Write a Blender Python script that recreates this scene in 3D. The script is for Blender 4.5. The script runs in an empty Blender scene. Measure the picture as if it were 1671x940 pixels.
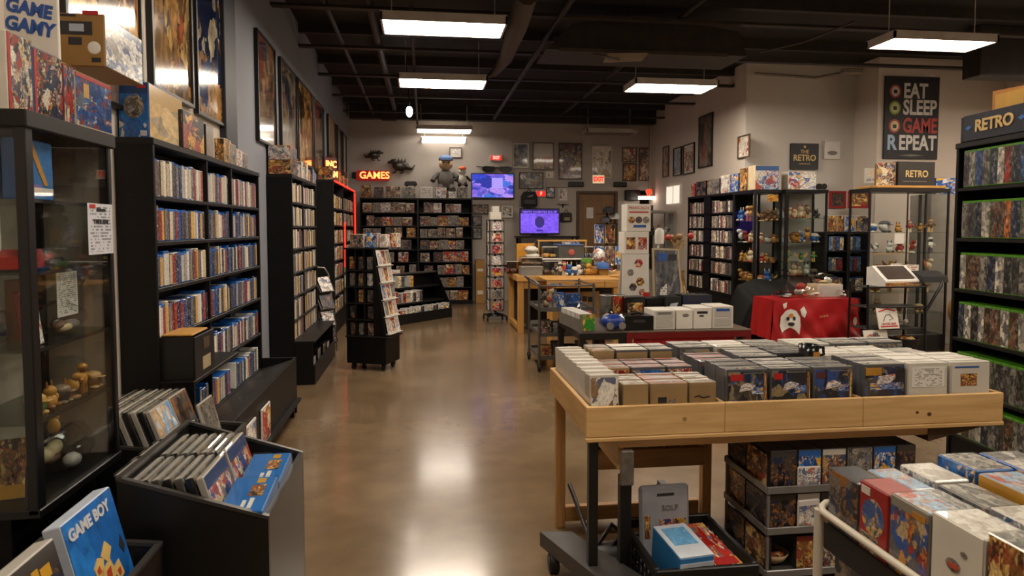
import bpy, math, random
from mathutils import Vector, Matrix
R = random.Random(11)
PI = math.pi
C = bpy.context.scene.collection
SC = bpy.context.scene
# ------------------------------------------------------------------ camera model (1671 x 940 frame)
FPX = 1100.0
CAMZ = 1.6
YAW = math.atan(145/1100.0)
PIT = math.atan(60/1100.0)
FW = Vector((math.sin(YAW)*math.cos(PIT), math.cos(YAW)*math.cos(PIT), -math.sin(PIT)))
RT = Vector((math.cos(YAW), -math.sin(YAW), 0))
UP = RT.cross(FW)
CAM = Vector((0, 0, CAMZ))
def ray(px, py): return FW + RT*((px-835.5)/FPX) - UP*((py-432.0)/FPX)
def atD(px, py, d): return CAM + ray(px, py)*d
def atX(px, py, x): r = ray(px, py); return CAM + r*(x/r.x)
def atY(px, py, y): r = ray(px, py); return CAM + r*(y/r.y)
def atZ(px, py, z): r = ray(px, py); return CAM + r*((z-CAMZ)/r.z)
# ------------------------------------------------------------------ colours and materials
def lin(c):
    if isinstance(c, str):
        c = c.lstrip('#'); c = [int(c[i:i+2], 16)/255 for i in (0, 2, 4)]
    return tuple((v/12.92 if v <= 0.04045 else ((v+0.055)/1.055)**2.4) for v in c[:3]) + (1.0,)
MC = {}
def newmat(name):
    m = bpy.data.materials.new(name); m.use_nodes = True
    nt = m.node_tree; nt.nodes.clear()
    o = nt.nodes.new('ShaderNodeOutputMaterial'); b = nt.nodes.new('ShaderNodeBsdfPrincipled')
    nt.links.new(b.outputs[0], o.inputs[0])
    return m, nt, b, o
def N(nt, t, **kw):
    n = nt.nodes.new('ShaderNode'+t)
    for k, v in kw.items(): setattr(n, k, v)
    return n
def ramp(nt, cols, interp='CONSTANT', pos=None):
    r = N(nt, 'ValToRGB'); e = r.color_ramp; e.interpolation = interp
    n = len(cols)
    while len(e.elements) < n: e.elements.new(0.5)
    for i, c in enumerate(cols):
        e.elements[i].position = pos[i] if pos else (i/n if interp == 'CONSTANT' else i/max(1, n-1))
        e.elements[i].color = c if len(c) == 4 else tuple(c)+(1,)
    return r
def mixc(nt, fac, a, b, mode='MIX'):
    m = N(nt, 'Mix', data_type='RGBA', blend_type=mode)
    for inp, v in ((m.inputs[0], fac), (m.inputs[6], a), (m.inputs[7], b)):
        if hasattr(v, 'is_linked') or hasattr(v, 'links'): nt.links.new(v, inp)
        else: inp.default_value = v
    return m.outputs[2]
def mth(nt, op, a, b=None):
    m = N(nt, 'Math', operation=op)
    for i, v in enumerate((a, b)):
        if v is None: continue
        if hasattr(v, 'links'): nt.links.new(v, m.inputs[i])
        else: m.inputs[i].default_value = v
    return m.outputs[0]
def mat(name, col, rough=0.5, metal=0.0, var=0.12, scale=8.0, spec=0.5, emit=None, estr=0.0, coat=0.0, bump=0.0):
    """plain surface with a little procedural unevenness"""
    if name in MC: return MC[name]
    m, nt, b, o = newmat(name)
    c = lin(col)
    tc = N(nt, 'TexCoord'); ns = N(nt, 'TexNoise'); ns.inputs['Scale'].default_value = scale; ns.inputs['Detail'].default_value = 3
    nt.links.new(tc.outputs['Object'], ns.inputs['Vector'])
    lo = tuple(v*(1-var) for v in c[:3])+(1,); hi = tuple(min(1, v*(1+var)) for v in c[:3])+(1,)
    r = ramp(nt, [lo, hi], 'LINEAR', [0.3, 0.7]); nt.links.new(ns.outputs[0], r.inputs[0])
    nt.links.new(r.outputs[0], b.inputs['Base Color'])
    b.inputs['Roughness'].default_value = rough; b.inputs['Metallic'].default_value = metal
    b.inputs['Specular IOR Level'].default_value = spec; b.inputs['Coat Weight'].default_value = coat
    if bump:
        bp = N(nt, 'Bump'); bp.inputs['Strength'].default_value = bump; bp.inputs['Distance'].default_value = 0.01
        nt.links.new(ns.outputs[0], bp.inputs['Height']); nt.links.new(bp.outputs[0], b.inputs['Normal'])
    if emit is not None:
        b.inputs['Emission Color'].default_value = lin(emit); b.inputs['Emission Strength'].default_value = estr
    MC[name] = m; return m
def glass(name='clear_glass', tint='#f8fafa', refl=1.0):
    if name in MC: return MC[name]
    m, nt, b, o = newmat(name); nt.nodes.remove(b)
    t = N(nt, 'BsdfTransparent'); g = N(nt, 'BsdfGlossy'); mx = N(nt, 'MixShader'); fr = N(nt, 'LayerWeight')
    t.inputs[0].default_value = lin(tint); g.inputs['Roughness'].default_value = 0.02
    fr.inputs['Blend'].default_value = 0.5
    f = mth(nt, 'MULTIPLY', mth(nt, 'ADD', mth(nt, 'MULTIPLY', mth(nt, 'POWER', fr.outputs['Facing'], 4.0), 0.5), 0.022), refl)
    nt.links.new(f, mx.inputs[0]); nt.links.new(t.outputs[0], mx.inputs[1]); nt.links.new(g.outputs[0], mx.inputs[2])
    nt.links.new(mx.outputs[0], o.inputs[0]); MC[name] = m; return m
def art(name, cols, scale=4.0, banner=None, bh=0.16, rough=0.35, dist=0.35, coat=0.0, detail=0.55, axis='z', border=None):
    """printed picture: irregular patches in the given inks, finer detail over them, an optional title band"""
    if name in MC: return MC[name]
    m, nt, b, o = newmat(name)
    tc = N(nt, 'TexCoord'); oi = N(nt, 'ObjectInfo')
    w = mth(nt, 'MULTIPLY', oi.outputs['Random'], 53.0)
    n1 = N(nt, 'TexNoise', noise_dimensions='4D'); n1.inputs['Scale'].default_value = scale*1.3; n1.inputs['Detail'].default_value = 3
    nt.links.new(tc.outputs['Generated'], n1.inputs['Vector']); nt.links.new(w, n1.inputs['W'])
    vs = N(nt, 'VectorMath', operation='SCALE'); vs.inputs['Scale'].default_value = dist
    nt.links.new(n1.outputs['Color'], vs.inputs[0])
    va = N(nt, 'VectorMath', operation='ADD'); nt.links.new(tc.outputs['Generated'], va.inputs[0]); nt.links.new(vs.outputs[0], va.inputs[1])
    vo = N(nt, 'TexVoronoi', voronoi_dimensions='4D'); vo.inputs['Scale'].default_value = scale
    nt.links.new(va.outputs[0], vo.inputs['Vector']); nt.links.new(w, vo.inputs['W'])
    sp = N(nt, 'SeparateColor'); nt.links.new(vo.outputs['Color'], sp.inputs[0])
    r = ramp(nt, [lin(c) for c in cols]); nt.links.new(sp.outputs[0], r.inputs[0])
    vo2 = N(nt, 'TexVoronoi', voronoi_dimensions='4D'); vo2.inputs['Scale'].default_value = scale*3.1
    nt.links.new(va.outputs[0], vo2.inputs['Vector']); nt.links.new(w, vo2.inputs['W'])
    sp2 = N(nt, 'SeparateColor'); nt.links.new(vo2.outputs['Color'], sp2.inputs[0]); rr = ramp(nt, [lin(c) for c in cols]); nt.links.new(sp2.outputs[1], rr.inputs[0])
    mk = mth(nt, 'GREATER_THAN', sp.outputs[2], 0.45)
    class _R: pass
    r_ = _R(); r_.outputs = [mixc(nt, mth(nt, 'MULTIPLY', mk, 0.8), r.outputs[0], rr.outputs[0])]; r = r_
    n2 = N(nt, 'TexNoise', noise_dimensions='4D'); n2.inputs['Scale'].default_value = scale*5; n2.inputs['Detail'].default_value = 4
    nt.links.new(tc.outputs['Generated'], n2.inputs['Vector']); nt.links.new(w, n2.inputs['W'])
    r2 = ramp(nt, [(1-detail*0.8,)*3, (1.15,)*3, (1.2+detail,)*3], 'LINEAR', [0.3, 0.5, 0.7]); nt.links.new(n2.outputs[0], r2.inputs[0])
    col = mixc(nt, 1.0, r.outputs[0], r2.outputs[0], 'MULTIPLY')
    sx = N(nt, 'SeparateXYZ'); nt.links.new(tc.outputs['Generated'], sx.inputs[0])
    zz = sx.outputs[{'x': 0, 'y': 1, 'z': 2}[axis]]
    if banner:
        f = mth(nt, 'GREATER_THAN', zz, 1-bh); col = mixc(nt, f, col, lin(banner))
    if border:
        ax = mth(nt, 'ABSOLUTE', mth(nt, 'SUBTRACT', sx.outputs[0], 0.5)); az = mth(nt, 'ABSOLUTE', mth(nt, 'SUBTRACT', zz, 0.5))
        f = mth(nt, 'GREATER_THAN', mth(nt, 'MAXIMUM', ax, az), 0.44); col = mixc(nt, f, col, lin(border))
    nt.links.new(col, b.inputs['Base Color']); b.inputs['Roughness'].default_value = rough; b.inputs['Coat Weight'].default_value = coat
    b.inputs['Coat Roughness'].default_value = 0.06
    MC[name] = m; return m
def printed(name, paper='#e6e2da', ink='#55504c', rows=14, rough=0.5, axis='z', hx=6.0, dens=0.5):
    """a sheet of small print: broken ink lines in rows"""
    if name in MC: return MC[name]
    m, nt, b, o = newmat(name)
    tc = N(nt, 'TexCoord'); oi = N(nt, 'ObjectInfo'); sx = N(nt, 'SeparateXYZ'); nt.links.new(tc.outputs['Generated'], sx.inputs[0])
    zz = sx.outputs[{'x': 0, 'y': 1, 'z': 2}[axis]]; xx = sx.outputs[0] if axis != 'x' else sx.outputs[1]
    zi = mth(nt, 'MULTIPLY', zz, rows); fl = mth(nt, 'FLOOR', zi); fr = mth(nt, 'FRACT', zi)
    cb = N(nt, 'CombineXYZ'); nt.links.new(mth(nt, 'MULTIPLY', xx, hx), cb.inputs[0]); nt.links.new(mth(nt, 'MULTIPLY', fl, 7.3), cb.inputs[1])
    nt.links.new(mth(nt, 'MULTIPLY', oi.outputs['Random'], 31.0), cb.inputs[2])
    ns = N(nt, 'TexNoise'); ns.inputs['Scale'].default_value = 1.7; nt.links.new(cb.outputs[0], ns.inputs['Vector'])
    a = mth(nt, 'GREATER_THAN', ns.outputs[0], dens); bb = mth(nt, 'GREATER_THAN', fr, 0.45)
    ex = mth(nt, 'LESS_THAN', mth(nt, 'ABSOLUTE', mth(nt, 'SUBTRACT', xx, 0.5)), 0.42)
    ez = mth(nt, 'LESS_THAN', mth(nt, 'ABSOLUTE', mth(nt, 'SUBTRACT', zz, 0.5)), 0.45)
    f = mth(nt, 'MULTIPLY', mth(nt, 'MULTIPLY', a, bb), mth(nt, 'MULTIPLY', ex, ez))
    nt.links.new(mixc(nt, mth(nt, 'MULTIPLY', f, 0.8), lin(paper), lin(ink)), b.inputs['Base Color']); b.inputs['Roughness'].default_value = rough
    MC[name] = m; return m
def tinted(name, rough=0.4, marks=0.0, coat=0.0, bands=False, spec=0.5):
    """takes the object's own colour; marks = lettering-like flecks of pale and dark ink"""
    if name in MC: return MC[name]
    m, nt, b, o = newmat(name)
    oi = N(nt, 'ObjectInfo'); col = oi.outputs['Color']
    if marks:
        tc = N(nt, 'TexCoord'); mp = N(nt, 'Mapping'); mp.inputs['Scale'].default_value = (2.2, 2.2, 9) if not bands else (1.6, 1.6, 4.5)
        nt.links.new(tc.outputs['Generated'], mp.inputs[0])
        w = mth(nt, 'MULTIPLY', oi.outputs['Random'], 61.0)
        if bands:
            nz = N(nt, 'TexNoise', noise_dimensions='4D'); nz.inputs['Scale'].default_value = 2.0; nt.links.new(mp.outputs[0], nz.inputs['Vector']); nt.links.new(w, nz.inputs['W'])
            av = N(nt, 'VectorMath', operation='ADD'); nt.links.new(mp.outputs[0], av.inputs[0]); nt.links.new(nz.outputs['Color'], av.inputs[1])
            vo = N(nt, 'TexVoronoi', voronoi_dimensions='4D'); vo.inputs['Scale'].default_value = 1.6; nt.links.new(av.outputs[0], vo.inputs['Vector']); nt.links.new(w, vo.inputs['W'])
            sc = N(nt, 'SeparateColor'); nt.links.new(vo.outputs['Color'], sc.inputs[0])
            rp = ramp(nt, [(0.25, 0.25, 0.28), (0.7, 0.66, 0.6), (1.2, 1.1, 0.95), (0.45, 0.45, 0.5), (1.7, 1.6, 1.45)]); nt.links.new(sc.outputs[0], rp.inputs[0]); col = mixc(nt, 1.0, col, rp.outputs[0], 'MULTIPLY')
        for k, (c, th) in enumerate((((0.75, 0.73, 0.68, 1), 0.6), ((0.02, 0.02, 0.025, 1), 0.6), ((0.30, 0.06, 0.03, 1), 0.66))):
            ns = N(nt, 'TexNoise', noise_dimensions='4D'); ns.inputs['Scale'].default_value = 1.6+k*0.35; ns.inputs['Detail'].default_value = 2
            nt.links.new(mp.outputs[0], ns.inputs['Vector']); nt.links.new(mth(nt, 'ADD', w, k*9.1), ns.inputs['W']); ns.inputs['Detail'].default_value = 3 if bands else 2
            f = mth(nt, 'MULTIPLY', mth(nt, 'MINIMUM', mth(nt, 'MAXIMUM', mth(nt, 'MULTIPLY', mth(nt, 'SUBTRACT', ns.outputs[0], th-0.08), 4.0 if bands else 7.0), 0.0), 1.0), marks)
            col = mixc(nt, f, col, c)
    nt.links.new(col, b.inputs['Base Color']); b.inputs['Roughness'].default_value = rough; b.inputs['Coat Weight'].default_value = coat
    b.inputs['Specular IOR Level'].default_value = spec
    MC[name] = m; return m
def wood(name, c1, c2, scale=1.0, rough=0.45, axis='x', knots=True):
    if name in MC: return MC[name]
    m, nt, b, o = newmat(name)
    tc = N(nt, 'TexCoord'); mp = N(nt, 'Mapping'); s = {'x': (1.2, 14, 14), 'y': (14, 1.2, 14), 'z': (14, 14, 1.2)}[axis]
    mp.inputs['Scale'].default_value = tuple(v*scale for v in s); nt.links.new(tc.outputs['Object'], mp.inputs[0])
    ns = N(nt, 'TexNoise'); ns.inputs['Scale'].default_value = 2.2; ns.inputs['Detail'].default_value = 6; ns.inputs['Distortion'].default_value = 0.6
    nt.links.new(mp.outputs[0], ns.inputs['Vector'])
    r = ramp(nt, [lin(c1), lin(c2)], 'LINEAR', [0.3, 0.68]); nt.links.new(ns.outputs[0], r.inputs[0]); col = r.outputs[0]
    if knots:
        v = N(nt, 'TexVoronoi'); v.inputs['Scale'].default_value = 5.0*scale; nt.links.new(tc.outputs['Object'], v.inputs['Vector'])
        f = mth(nt, 'LESS_THAN', v.outputs['Distance'], 0.055); col = mixc(nt, mth(nt, 'MULTIPLY', f, 0.55), col, lin('#4a2d14'))
    nt.links.new(col, b.inputs['Base Color']); b.inputs['Roughness'].default_value = rough
    MC[name] = m; return m
# ------------------------------------------------------------------ mesh builder
class MB:
    def __init__(s): s.v = []; s.f = []; s.mi = []; s.sm = []; s.M = Matrix.Identity(4)
    def add(s, vs, fs, m=0, smooth=False):
        b = len(s.v); M = s.M
        s.v += [tuple(M @ Vector(v)) for v in vs]
        for k, f in enumerate(fs):
            s.f.append(tuple(b+i for i in f)); s.mi.append(m[k] if isinstance(m, (list, tuple)) else m); s.sm.append(smooth)
        return s
    def box(s, x0, x1, y0, y1, z0, z1, m=0, c=0.0, **fm):
        """box with chamfer c; fm: px,nx,py,ny,pz,nz = material slot of that face"""
        if x0 > x1: x0, x1 = x1, x0
        if y0 > y1: y0, y1 = y1, y0
        if z0 > z1: z0, z1 = z1, z0
        lo = (x0, y0, z0); hi = (x1, y1, z1)
        c = min(c, (x1-x0)*0.45, (y1-y0)*0.45, (z1-z0)*0.45)
        g = lambda k: fm.get(k, m)
        if c <= 0:
            vs = [(hi[0] if i & 1 else lo[0], hi[1] if i & 2 else lo[1], hi[2] if i & 4 else lo[2]) for i in range(8)]
            fs = [(1, 3, 7, 5), (0, 4, 6, 2), (2, 6, 7, 3), (0, 1, 5, 4), (4, 5, 7, 6), (0, 2, 3, 1)]
            return s.add(vs, fs, [g(k) for k in ('px', 'nx', 'py', 'ny', 'pz', 'nz')])
        vs = []
        for i in range(8):
            for a in range(3):
                p = []
                for k in range(3):
                    h = (i >> k) & 1; e = hi[k] if h else lo[k]
                    p.append(e if k == a else (e-c if h else e+c))
                vs.append(tuple(p))
        I = lambda i, a: i*3+a
        fs = []; ms = []
        for a, (kn, kp) in enumerate((('nx', 'px'), ('ny', 'py'), ('nz', 'pz'))):
            b1, b2 = (a+1) % 3, (a+2) % 3
            for h in (0, 1):
                q = [(h << a), (h << a) | (1 << b1), (h << a) | (1 << b1) | (1 << b2), (h << a) | (1 << b2)]
                if not h: q.reverse()
                fs.append(tuple(I(i, a) for i in q)); ms.append(g(kp if h else kn))
        for a in range(3):
            b1, b2 = (a+1) % 3, (a+2) % 3
            for h1 in (0, 1):
                for h2 in (0, 1):
                    i0 = (h1 << b1) | (h2 << b2); i1 = i0 | (1 << a)
                    q = [I(i0, b1), I(i1, b1), I(i1, b2), I(i0, b2)]
                    if h1 != h2: q.reverse()
                    fs.append(tuple(q[::-1])); ms.append(m)
        for i in range(8):
            q = [I(i, 0), I(i, 1), I(i, 2)]
            if bin(i).count('1') % 2 == 0: q.reverse()
            fs.append(tuple(q)); ms.append(m)
        return s.add(vs, fs, ms)
    def bar(s, p0, p1, w, h=None, m=0, c=0.0):
        """square bar from p0 to p1"""
        p0 = Vector(p0); p1 = Vector(p1); h = h or w; d = p1-p0; L = d.length; z = d.normalized()
        ref = Vector((0, 0, 1)) if abs(z.z) < 0.95 else Vector((0, 1, 0))
        x = ref.cross(z).normalized(); y = z.cross(x)
        M0 = s.M; s.M = M0 @ Matrix(((x.x, y.x, z.x, p0.x), (x.y, y.y, z.y, p0.y), (x.z, y.z, z.z, p0.z), (0, 0, 0, 1)))
        s.box(-w/2, w/2, -h/2, h/2, 0, L, m, c); s.M = M0; return s
    def tube(s, pts, r, n=8, m=0, cap=True, smooth=True):
        pts = [Vector(p) for p in pts]; vs = []; fs = []
        rs = r if isinstance(r, (list, tuple)) else [r]*len(pts)
        px = None
        for i, p in enumerate(pts):
            t = (pts[min(i+1, len(pts)-1)]-pts[max(i-1, 0)]).normalized()
            if px is None:
                ref = Vector((0, 0, 1)) if abs(t.z) < 0.9 else Vector((1, 0, 0)); px = ref.cross(t).normalized()
            else: px = (px-t*px.dot(t)).normalized()
            py = t.cross(px)
            for k in range(n):
                a = 2*PI*k/n; vs.append(tuple(p+(px*math.cos(a)+py*math.sin(a))*rs[i]))
        for i in range(len(pts)-1):
            for k in range(n):
                k2 = (k+1) % n; fs.append((i*n+k, i*n+k2, (i+1)*n+k2, (i+1)*n+k))
        s.add(vs, fs, m, smooth)
        if cap:
            e = len(pts)-1; s.add([vs[k] for k in range(n)], [tuple(range(n-1, -1, -1))], m) if s.M == Matrix.Identity(4) else s._cap(vs, n, e, m)
            if s.M == Matrix.Identity(4): s.add([vs[e*n+k] for k in range(n)], [tuple(range(n))], m)
        return s
    def _cap(s, vs, n, e, m):
        s.add([vs[k] for k in range(n)], [tuple(range(n-1, -1, -1))], m); s.add([vs[e*n+k] for k in range(n)], [tuple(range(n))], m)
    def ball(s, c, r, m=0, seg=12, rings=8, rot=None):
        rx, ry, rz = r if isinstance(r, (list, tuple)) else (r, r, r)
        c = Vector(c); vs = [(0, 0, rz)]
        for i in range(1, rings):
            t = PI*i/rings
            for k in range(seg):
                a = 2*PI*k/seg; vs.append((rx*math.sin(t)*math.cos(a), ry*math.sin(t)*math.sin(a), rz*math.cos(t)))
        vs.append((0, 0, -rz)); fs = []
        for k in range(seg): fs.append((0, 1+k, 1+(k+1) % seg))
        for i in range(rings-2):
            for k in range(seg):
                a = 1+i*seg+k; b = 1+i*seg+(k+1) % seg; fs.append((a, a+seg, b+seg, b))
        L = len(vs)-1; o = 1+(rings-2)*seg
        for k in range(seg): fs.append((L, o+(k+1) % seg, o+k))
        if rot is not None: vs = [rot @ Vector(v) for v in vs]
        return s.add([tuple(Vector(v)+c) for v in vs], fs, m, True)
    def lathe(s, prof, c=(0, 0, 0), n=16, m=0, smooth=True):
        vs = []; fs = []
        for r, z in prof:
            for k in range(n):
                a = 2*PI*k/n; vs.append((c[0]+r*math.cos(a), c[1]+r*math.sin(a), c[2]+z))
        for i in range(len(prof)-1):
            for k in range(n):
                k2 = (k+1) % n; fs.append((i*n+k, i*n+k2, (i+1)*n+k2, (i+1)*n+k))
        s.add(vs, fs, m, smooth)
        e = len(prof)-1
        s.add(vs[:n], [tuple(range(n-1, -1, -1))], m); s.add(vs[e*n:], [tuple(range(n))], m); return s
    def prism(s, poly, a0, a1, axis='y', m=0, mcap=None):
        """extrude a 2-D polygon along an axis; poly in the other two axes"""
        n = len(poly); P = {'x': lambda u, v, a: (a, u, v), 'y': lambda u, v, a: (u, a, v), 'z': lambda u, v, a: (u, v, a)}[axis]
        vs = [P(u, v, a0) for u, v in poly]+[P(u, v, a1) for u, v in poly]
        area = sum(poly[i][0]*poly[(i+1) % n][1]-poly[(i+1) % n][0]*poly[i][1] for i in range(n))
        flip = (area > 0) != (axis == 'y')
        fs = [(i, (i+1) % n, n+(i+1) % n, n+i) for i in range(n)]+[tuple(range(n-1, -1, -1)), tuple(range(n, 2*n))]
        if a1 < a0: flip = not flip
        if not flip: fs = [f[::-1] for f in fs]
        mc = m if mcap is None else mcap
        return s.add(vs, fs, [m]*n+[mc, mc])
    def quad(s, a, b, c, d, m=0): return s.add([a, b, c, d], [(0, 1, 2, 3)], m)
    def mesh(s, name, mats):
        me = bpy.data.meshes.new(name); me.from_pydata(s.v, [], s.f)
        for x in mats: me.materials.append(x)
        me.polygons.foreach_set('material_index', s.mi); me.polygons.foreach_set('use_smooth', s.sm)
        me.update(); return me
LAB = {}
def tagobj(o, label, cat, group=None):
    o['label'] = label; o['category'] = cat
    if group: o['group'] = group
    LAB.setdefault(label, []).append(group)
    n = len(label.split())
    if n < 4 or n > 16: print('LABELLEN', n, label)
def thing(name, label, cat, loc=(0, 0, 0), rz=0.0, group=None, rot=None):
    o = bpy.data.objects.new(name, None); C.objects.link(o); o.location = loc; o.rotation_euler = rot or (0, 0, rz)
    o.empty_display_size = 0.05; tagobj(o, label, cat, group); return o
def link(name, me, parent=None, loc=(0, 0, 0), rot=(0, 0, 0), color=None):
    o = bpy.data.objects.new(name, me); C.objects.link(o); o.location = loc; o.rotation_euler = rot
    if parent is not None: o.parent = parent
    if color: o.color = lin(color)
    return o
def part(parent, name, mb, mats, loc=(0, 0, 0), rot=(0, 0, 0), label=None, color=None):
    if not isinstance(mats, (list, tuple)): mats = [mats]
    o = link(name, mb.mesh(name, mats) if isinstance(mb, MB) else mb, parent, loc, rot, color)
    if label: o['label'] = label
    return o
def solo(name, mb, mats, label, cat, loc=(0, 0, 0), rot=(0, 0, 0), group=None, color=None):
    if not isinstance(mats, (list, tuple)): mats = [mats]
    o = link(name, mb.mesh(name, mats) if isinstance(mb, MB) else mb, None, loc, rot, color); tagobj(o, label, cat, group); return o
def struct(name, mb, mats, parent=None):
    if not isinstance(mats, (list, tuple)): mats = [mats]
    o = link(name, mb.mesh(name, mats), parent)
    if parent is None: o['kind'] = 'structure'
    return o
def copytree(src, label, loc, rz, group=None, rot=None):
    r = src.copy(); C.objects.link(r); r.location = loc; r.rotation_euler = rot or (0, 0, rz); tagobj(r, label, src['category'], group or src.get('group'))
    for ch in src.children:
        c = ch.copy(); C.objects.link(c); c.parent = r
        for g in ch.children:
            d = g.copy(); C.objects.link(d); d.parent = c
    return r
TXT = {}
def text(s, size=1.0, depth=0.002, bold=0.0, align='CENTER', shear=0.0, sx=1.0):
    """lettering mesh in the XZ plane facing -Y, centred"""
    key = (s, size, depth, bold, align, shear, sx)
    if key in TXT: return TXT[key]
    cu = bpy.data.curves.new('lettering', 'FONT'); cu.body = s; cu.size = size; cu.extrude = depth; cu.offset = bold; cu.align_x = align; cu.align_y = 'CENTER'; cu.shear = shear
    cu.resolution_u = 3
    ob = bpy.data.objects.new('lettering', cu); C.objects.link(ob)
    bpy.context.view_layer.update(); dg = bpy.context.evaluated_depsgraph_get()
    me = bpy.data.meshes.new_from_object(ob.evaluated_get(dg)); bpy.data.objects.remove(ob)
    me.transform(Matrix.Rotation(PI/2, 4, 'X') @ Matrix.Diagonal((sx, 1, 1, 1)))
    me.materials.clear(); TXT[key] = me; return me
def letters(parent, s, m, size, loc, rot=(0, 0, 0), depth=0.001, bold=0.0, name='lettering', sx=1.0, shear=0.0, label=None):
    me = text(s, size, depth, bold, sx=sx, shear=shear).copy(); me.materials.append(m)
    o = link(name, me, parent, loc, rot)
    if label: o['label'] = label
    return o
ORD = ['zeroth', 'first', 'second', 'third', 'fourth', 'fifth', 'sixth', 'seventh', 'eighth', 'ninth', 'tenth', 'eleventh', 'twelfth', 'thirteenth', 'fourteenth', 'fifteenth', 'sixteenth', 'seventeenth', 'eighteenth', 'nineteenth', 'twentieth']
TEN = ['', '', 'twenty', 'thirty', 'forty', 'fifty', 'sixty', 'seventy']
def ordw(n):
    if n <= 20: return ORD[n]
    return TEN[n//10]+('-'+ORD[n % 10] if n % 10 else '-last') if n % 10 else TEN[n//10][:-1]+'ieth'
# ------------------------------------------------------------------ shared materials
BLK = mat('black_laminate', '#0a0909', 0.5, var=0.25, spec=0.25)
BLK2 = mat('black_shelf_edge', '#161413', 0.45, var=0.2, spec=0.3)
BLKM = mat('black_metal', '#121212', 0.35, 0.3)
DKG = mat('dark_grey_plastic', '#2b2a29', 0.5)
GRY = mat('grey_plastic', '#77746f', 0.45)
SIL = mat('brushed_steel', '#8f8c87', 0.3, 0.9)
WHT = mat('white_card', '#d9d4ca', 0.5, var=0.05)
WHP = mat('white_plastic', '#e2dfd8', 0.35, var=0.05)
CRM = mat('cream_card', '#cdbb98', 0.6)
CARD = mat('brown_cardboard', '#9a7346', 0.7, var=0.15)
RUB = mat('black_rubber', '#0a0a0a', 0.7)
GLS = glass(); GLSC = glass('cabinet_glass', '#f8fafa', 0.35)
CLR = glass('clear_plastic', '#fafaf8', 1.3)
OAK = wood('pale_pine', '#c79d63', '#dfb980')
OAKY = wood('pale_pine_depth', '#bb9058', '#d6ad72', axis='y')
OAKD = wood('dark_pine', '#9a6f40', '#b88c56', axis='x')
TINT = tinted('solid_colour')
SPN = tinted('printed_spine', 0.35, 0.5)
SPNB = tinted('printed_spine_bands', 0.4, 0.4, bands=True)
RED = mat('red_paint', '#7d1518', 0.35)
REDC = mat('red_ink', '#b3201f', 0.5)
GOLD = mat('gold_ink', '#d8b066', 0.5)
INK = mat('dark_ink', '#26262b', 0.5)
INKB = mat('blue_ink', '#27539c', 0.5)
PAPER = printed('printed_page')
LIST = printed('price_list', rows=22, hx=9)
ARTS = {
 'mix': art('cover_mixed', ['#2b2a2e', '#6d5b48', '#a88a5c', '#3a4c6c', '#8a3a2c', '#c9b99b', '#1a191c'], 4.5),
 'dark': art('cover_dark', ['#15151a', '#23262f', '#4a3d33', '#8a5b2e', '#1c2b4a', '#6b6a68'], 4.0),
 'blue': art('cover_blue', ['#1c4f95', '#2e6fb8', '#17396b', '#c9cdd0', '#d6a23a', '#1f5aa6'], 3.5),
 'gold': art('cover_gold', ['#b98a3c', '#7b5328', '#d8b878', '#4a3524', '#93422c', '#2a221d'], 4.0),
 'white': art('cover_white', ['#dcd8d0', '#cfc9be', '#e4e1da', '#8d8a86', '#b5674f', '#5d6f8f'], 4.5),
 'red': art('cover_red', ['#a3201e', '#7e1c1b', '#c9a34d', '#2f3f6a', '#d8cfc0', '#b02a22'], 4.0),
 'grey': art('cover_grey', ['#7a7771', '#55524e', '#98948d', '#3c3b3b', '#a58d70', '#666a72'], 5.0),
}
ART_L = {'mix': 'multicoloured', 'dark': 'dark', 'blue': 'blue', 'gold': 'gold and brown', 'white': 'white', 'red': 'red', 'grey': 'grey'}
ARTS_B = {k: art('titled_'+k, c, 4.2, banner=b, bh=0.17, rough=0.3) for k, c, b in (
 ('mix', ['#2b2a2e', '#6d5b48', '#a88a5c', '#3a4c6c', '#8a3a2c', '#c9b99b'], '#c9c4b8'),
 ('dark', ['#15151a', '#23262f', '#4a3d33', '#8a5b2e', '#1c2b4a'], '#3f3c3a'),
 ('blue', ['#1c4f95', '#2e6fb8', '#c9cdd0', '#d6a23a', '#17396b'], '#2b62ad'),
 ('gold', ['#b98a3c', '#7b5328', '#d8b878', '#4a3524', '#93422c'], '#8a2f22'),
 ('white', ['#dcd8d0', '#cfc9be', '#8d8a86', '#b5674f', '#5d6f8f'], '#dcd8d0'),
 ('red', ['#a3201e', '#c9a34d', '#2f3f6a', '#d8cfc0', '#3b2a2a'], '#b3201f'))}
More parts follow.
